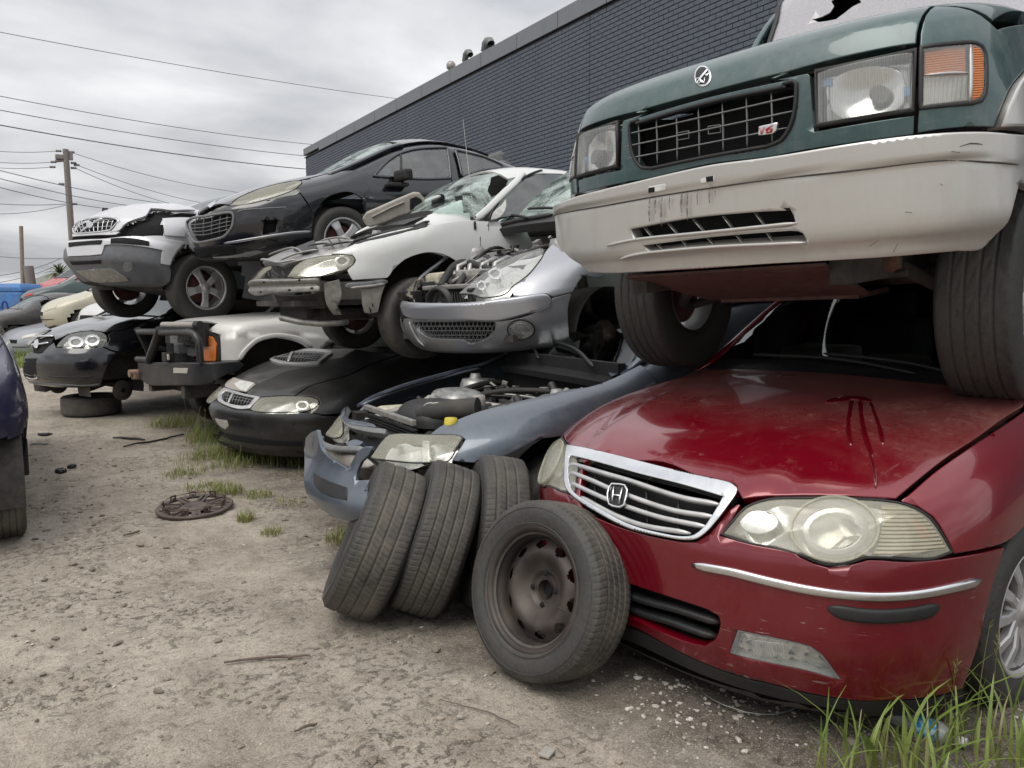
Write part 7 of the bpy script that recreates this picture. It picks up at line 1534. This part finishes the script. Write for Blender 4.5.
p=nose(38,303,34.); bgcar('liftback','red and silver car with raised roof line behind the teal sedan',(p[0],p[1],p[2]-.2),(28,-9,0),(.45,.06,.07))
p=nose(-34,330,24.); bgcar('hatchback','black hatchback cut off by the left edge behind the blue car',(p[0],p[1],.2),(20,0,0),(.02,.02,.022))
p=nose(30,322,38.); bgcar('hatchback','small red hatchback far behind the silver and teal cars',p,(20,0,0),(.40,.03,.04))
p=nose(12,326,42.); bgcar('sedan','far pale green sedan in the distant wreck row near the left edge',p,(35,0,0),(.20,.30,.22))
p=nose(72,328,33.); bgcar('hatchback','far white hatchback glimpsed beneath the stacked pale estate',p,(20,0,0),(.6,.6,.6))
p=nose(52,300,40.); bgcar('sedan','far grey sedan on top of the distant stack under the palm',p,(24,-4,0),(.22,.24,.26))
# blue skip with white figures
def skip():
    p=atd(2,306,34.); M['skipblue']=simple('faded_blue_steel',(.06,.19,.46),.55,var=.2,dust=.25,scale=6)
    e=tag(empty('blue_skip',(p[0],p[1],0),(0,0,YAW*-1)),'faded blue tank with dark figures at the left edge beyond the wrecks','tank')
    b=MB(); b.box((0,0,.95),(2.4,1.4,1.7),bev=.12); b.build('tank_body',M['skipblue'],e); b=MB(); b.box((0,0,1.9),(2.5,1.5,.3),bev=.13,taper=.9); b.build('lid',M['skipblue'],e)
    cu=bpy.data.curves.new('figures','FONT'); cu.body='40'; cu.size=.55; cu.extrude=.01; t_=bpy.data.objects.new('figures',cu); COL.objects.link(t_); dg=bpy.context.evaluated_depsgraph_get(); me=bpy.data.meshes.new_from_object(t_.evaluated_get(dg)); bpy.data.objects.remove(t_); me.materials.append(M['darkblue']); o=link(bpy.data.objects.new('figures',me),e); o.location=(.15,-.705,1.05); o.rotation_euler=(R(90),0,0)
M['darkblue']=simple('dark_blue_print',(.01,.04,.2),.5,dust=0)
skip()
M['wire']=simple('grey_wire',(.16,.16,.17),.6,dust=0)
# post, stump, utility pole
M['polewood']=simple('grey_weathered_wood',(.24,.22,.20),.85,var=.25,dust=.1,scale=14); M['rustpole']=simple('rust_streaked_steel',(.30,.24,.20),.7,var=.3,dust=.1,scale=4)
a=atd(21,226,36.);b=atd(23,290,36.); e=MB(); e.tube([a,b,(b[0],b[1],0)],.075,10); tag(e.build('steel_post',M['rustpole'],None),'thin rust-streaked steel post standing left of the wood stump','post')
a=atd(28,266,36.);b=atd(32,296,36.); e=MB(); e.tube([a,b,(b[0]+.1,b[1],0)],[.19,.2,.2],12); tag(e.build('wood_post',M['polewood'],None),'short thick grey wood stump post leaning beside the thin post','post')
def pole():
    D=38.; top=atd(65.5,149,D); b0=atd(72,240,D); base=b0+(b0-top)*((b0[2])/(top[2]-b0[2])); e=tag(empty('utility_pole',tuple(base)),'tall grey wooden utility pole with wires left of the stacked cars','utility pole'); T=top-base
    MB().tube([(0,0,0),T*.5,T],[.15,.13,.11],14).build('pole_shaft',M['polewood'],e)
    def at_(px,py): return atd(px,py,D)-base
    b=MB(); b.tube([at_(55,161),at_(68,160)],.06,8); b.build('cross_arm',M['polewood'],e)
    for q in ((59,151),(72,152),(54,162),(53,167),(74,163),(77,165),(74,168),(75,204),(62,184)):
        u=at_(*q); MB().lathe([(0,-.12),(.04,-.12),(.055,-.08),(.03,-.04),(.055,-.01),(.03,.02),(.055,.05),(.02,.1)],u,(.9,-.4,0),10).build('insulator',M['wire'],e)
    b=MB(); b.box(at_(60,157),(.35,.2,.2),bev=.05); b.build('bracket',M['polewood'],e); b=MB(); b.box(at_(71,156),(.14,.14,.35),bev=.03); b.build('fuse_box',M['polewood'],e)
pole()
def wire(p,q,d0,d1,r,sag,label):
    a=atd(*p,d0);b=atd(*q,d1); t0=-1. if p[0]<0 else 0; t1=1. if q[0]<80 else (1.25 if q[0]>300 else 1.9); Q=[a+(b-a)*t-np.array([0,0,sag*4*t*(1-t)*(1 if 0<=t<=1 else .3)]) for t in np.linspace(t0,t1,50)]; tag(MB().tube(Q,r,5).build('power_line',M['wire'],None),label,'power line',group='overhead power lines across the grey sky')
for a_ in (((-6,31),(400,99),26,32,.010,.10,'highest thin wire, running down to the brick building roof'),((-6,95),(330,146),26,34,.011,.15,'second wire from the top, above the thick bundle'),((-6,109),(330,158),26,34,.012,.15,'third wire from the top, just above the thick bundle'),
    ((-6,124),(330,171),26,34,.017,.15,'thick bundled cable, lowest of the three sloping to the brick wall'),((70,152),(230,191),38,46,.013,.2,'wire from the pole top sloping right behind the stacked cars'),((77,165),(215,205),38,46,.013,.2,'wire from the upper right pole insulator sloping right'),((75,168),(215,212),38,46,.013,.3,'wire from the lower right pole insulator sloping right'),
    ((-6,151),(59,151),38,38,.012,.05,'level wire into the top left of the pole'),((-6,162),(54,162),38,38,.012,.05,'level wire to the left end of the pole cross arm'),((-6,167.5),(53,167),38,38,.012,.05,'lower level wire to the pole cross arm'),
    ((-6,169),(160,203),30,40,.014,.1,'upper wire of three crossing behind the pole shaft'),((-6,177),(140,207),30,40,.014,.1,'middle wire of three crossing behind the pole shaft'),((-6,186),(120,210),30,40,.014,.1,'lowest wire of three crossing behind the pole shaft'),
    ((-6,203.5),(66,204),38,38,.014,.05,'level wire meeting the pole above the stacked pale estate'),((-6,214),(66,205),38,38,.012,.1,'slack wire rising to the pole at its middle'),((-6,256),(70,258),60,60,.02,.1,'far level wire low above the grey roof'),((-6,276),(62,258),60,60,.02,.2,'pale far wire rising over the grey roof'),((-6,283),(62,263),60,60,.02,.2,'lowest far wire rising over the grey roof')): wire(*a_)
# house roof, palm and far trees
def house(px0,px1,pyr,pye,D,label,col):
    e0=atd((px0+px1)/2,pye,D); w=(px1-px0)/FPX*D; hr=(pye-pyr)/FPX*D; ez=e0[2]; e=tag(empty('house',(e0[0],e0[1],0),(0,0,-YAW)),label,'house')
    m_=simple('roof_'+str(px0),col,.75,var=.12,dust=.1,scale=3); wl=simple('wall_'+str(px0),(.4,.39,.37),.8)
    MB().box((0,2.,ez/2),(w*.96,3.9,ez)).build('wall',wl,e)
    b=MB(); V=[(-w/2,-.3,ez-.1),(w/2,-.3,ez-.1),(w/2,4.3,ez-.1),(-w/2,4.3,ez-.1),(-w*.02,2,ez+hr),(w*.3,2,ez+hr),(-w/2,-.3,ez-.25),(w/2,-.3,ez-.25),(w/2,4.3,ez-.25),(-w/2,4.3,ez-.25)]; b.add(V,[(0,1,5,4),(1,2,5),(2,3,4,5),(3,0,4),(0,6,7,1),(1,7,8,2),(2,8,9,3),(3,9,6,0)]); b.build('roof',m_,e)
house(10,190,252,292,42,'house with a broad grey roof beyond the wrecks, right of the stump post',(.20,.21,.18)); house(2,34,284,297,60,'small far house with grey-green roof behind the blue tank',(.20,.23,.22))
def palm():
    p=atd(60,273,36.); e=tag(empty('palm_tree',(p[0],p[1],0)),'small spiky palm top showing over the grey roof','palm tree'); z=p[2]; MB().tube([(0,0,0),(0,0,z-.1)],[.16,.12],10).build('trunk',M['polewood'],e); V=[];F=[]; rs=random.Random(3)
    for k in range(60):
        a=rs.uniform(0,6.28); el=rs.uniform(-.5,1.2); L_=rs.uniform(.5,.95); b=len(V); dx,dy=math.cos(a),math.sin(a)
        for i in range(5):
            t=i/4; r=L_*t*math.cos(el); zz=z+L_*t*math.sin(el)-.35*t*t*L_; w=.05*(1-t*.8); V+=[(dx*r-dy*w,dy*r+dx*w,zz),(dx*r+dy*w,dy*r-dx*w,zz+.01)]
        for i in range(4): F.append((b+2*i,b+2*i+1,b+2*i+3,b+2*i+2))
    mkmesh('crown',V,F,M['foliage'],e)
t=NT('foliage'); t.pr(Base_Color=t.mix(t.noise(1.5,3),(.035,.055,.02),(.10,.13,.05)),Roughness=.6); M['foliage']=t.m
palm()
# far hedge and trees as one mass
def farwood():
    rs=np.random.default_rng(4); V=[];F=[]
    for k in range(9000):
        a=R(rs.uniform(-25,20)); D=rs.uniform(85,110); h=(2.3+.8*math.sin(a*9)+.5*math.sin(a*31))*rs.random()**.6; c=np.array([math.sin(a)*D,math.cos(a)*D,h]); n=rs.normal(size=3); n/=np.linalg.norm(n); u=np.cross(n,[0,0,1.]); u/=np.linalg.norm(u)+1e-6; v=np.cross(n,u); s=rs.uniform(.25,.6); b=len(V); V+=[c-u*s,c+v*s*.7,c+u*s,c-v*s*.7]; F.append((b,b+1,b+2,b+3))
    o=mkmesh('distant_trees',V,F,M['foliage'],None,smooth=False); tag(o,kind='stuff')
farwood()
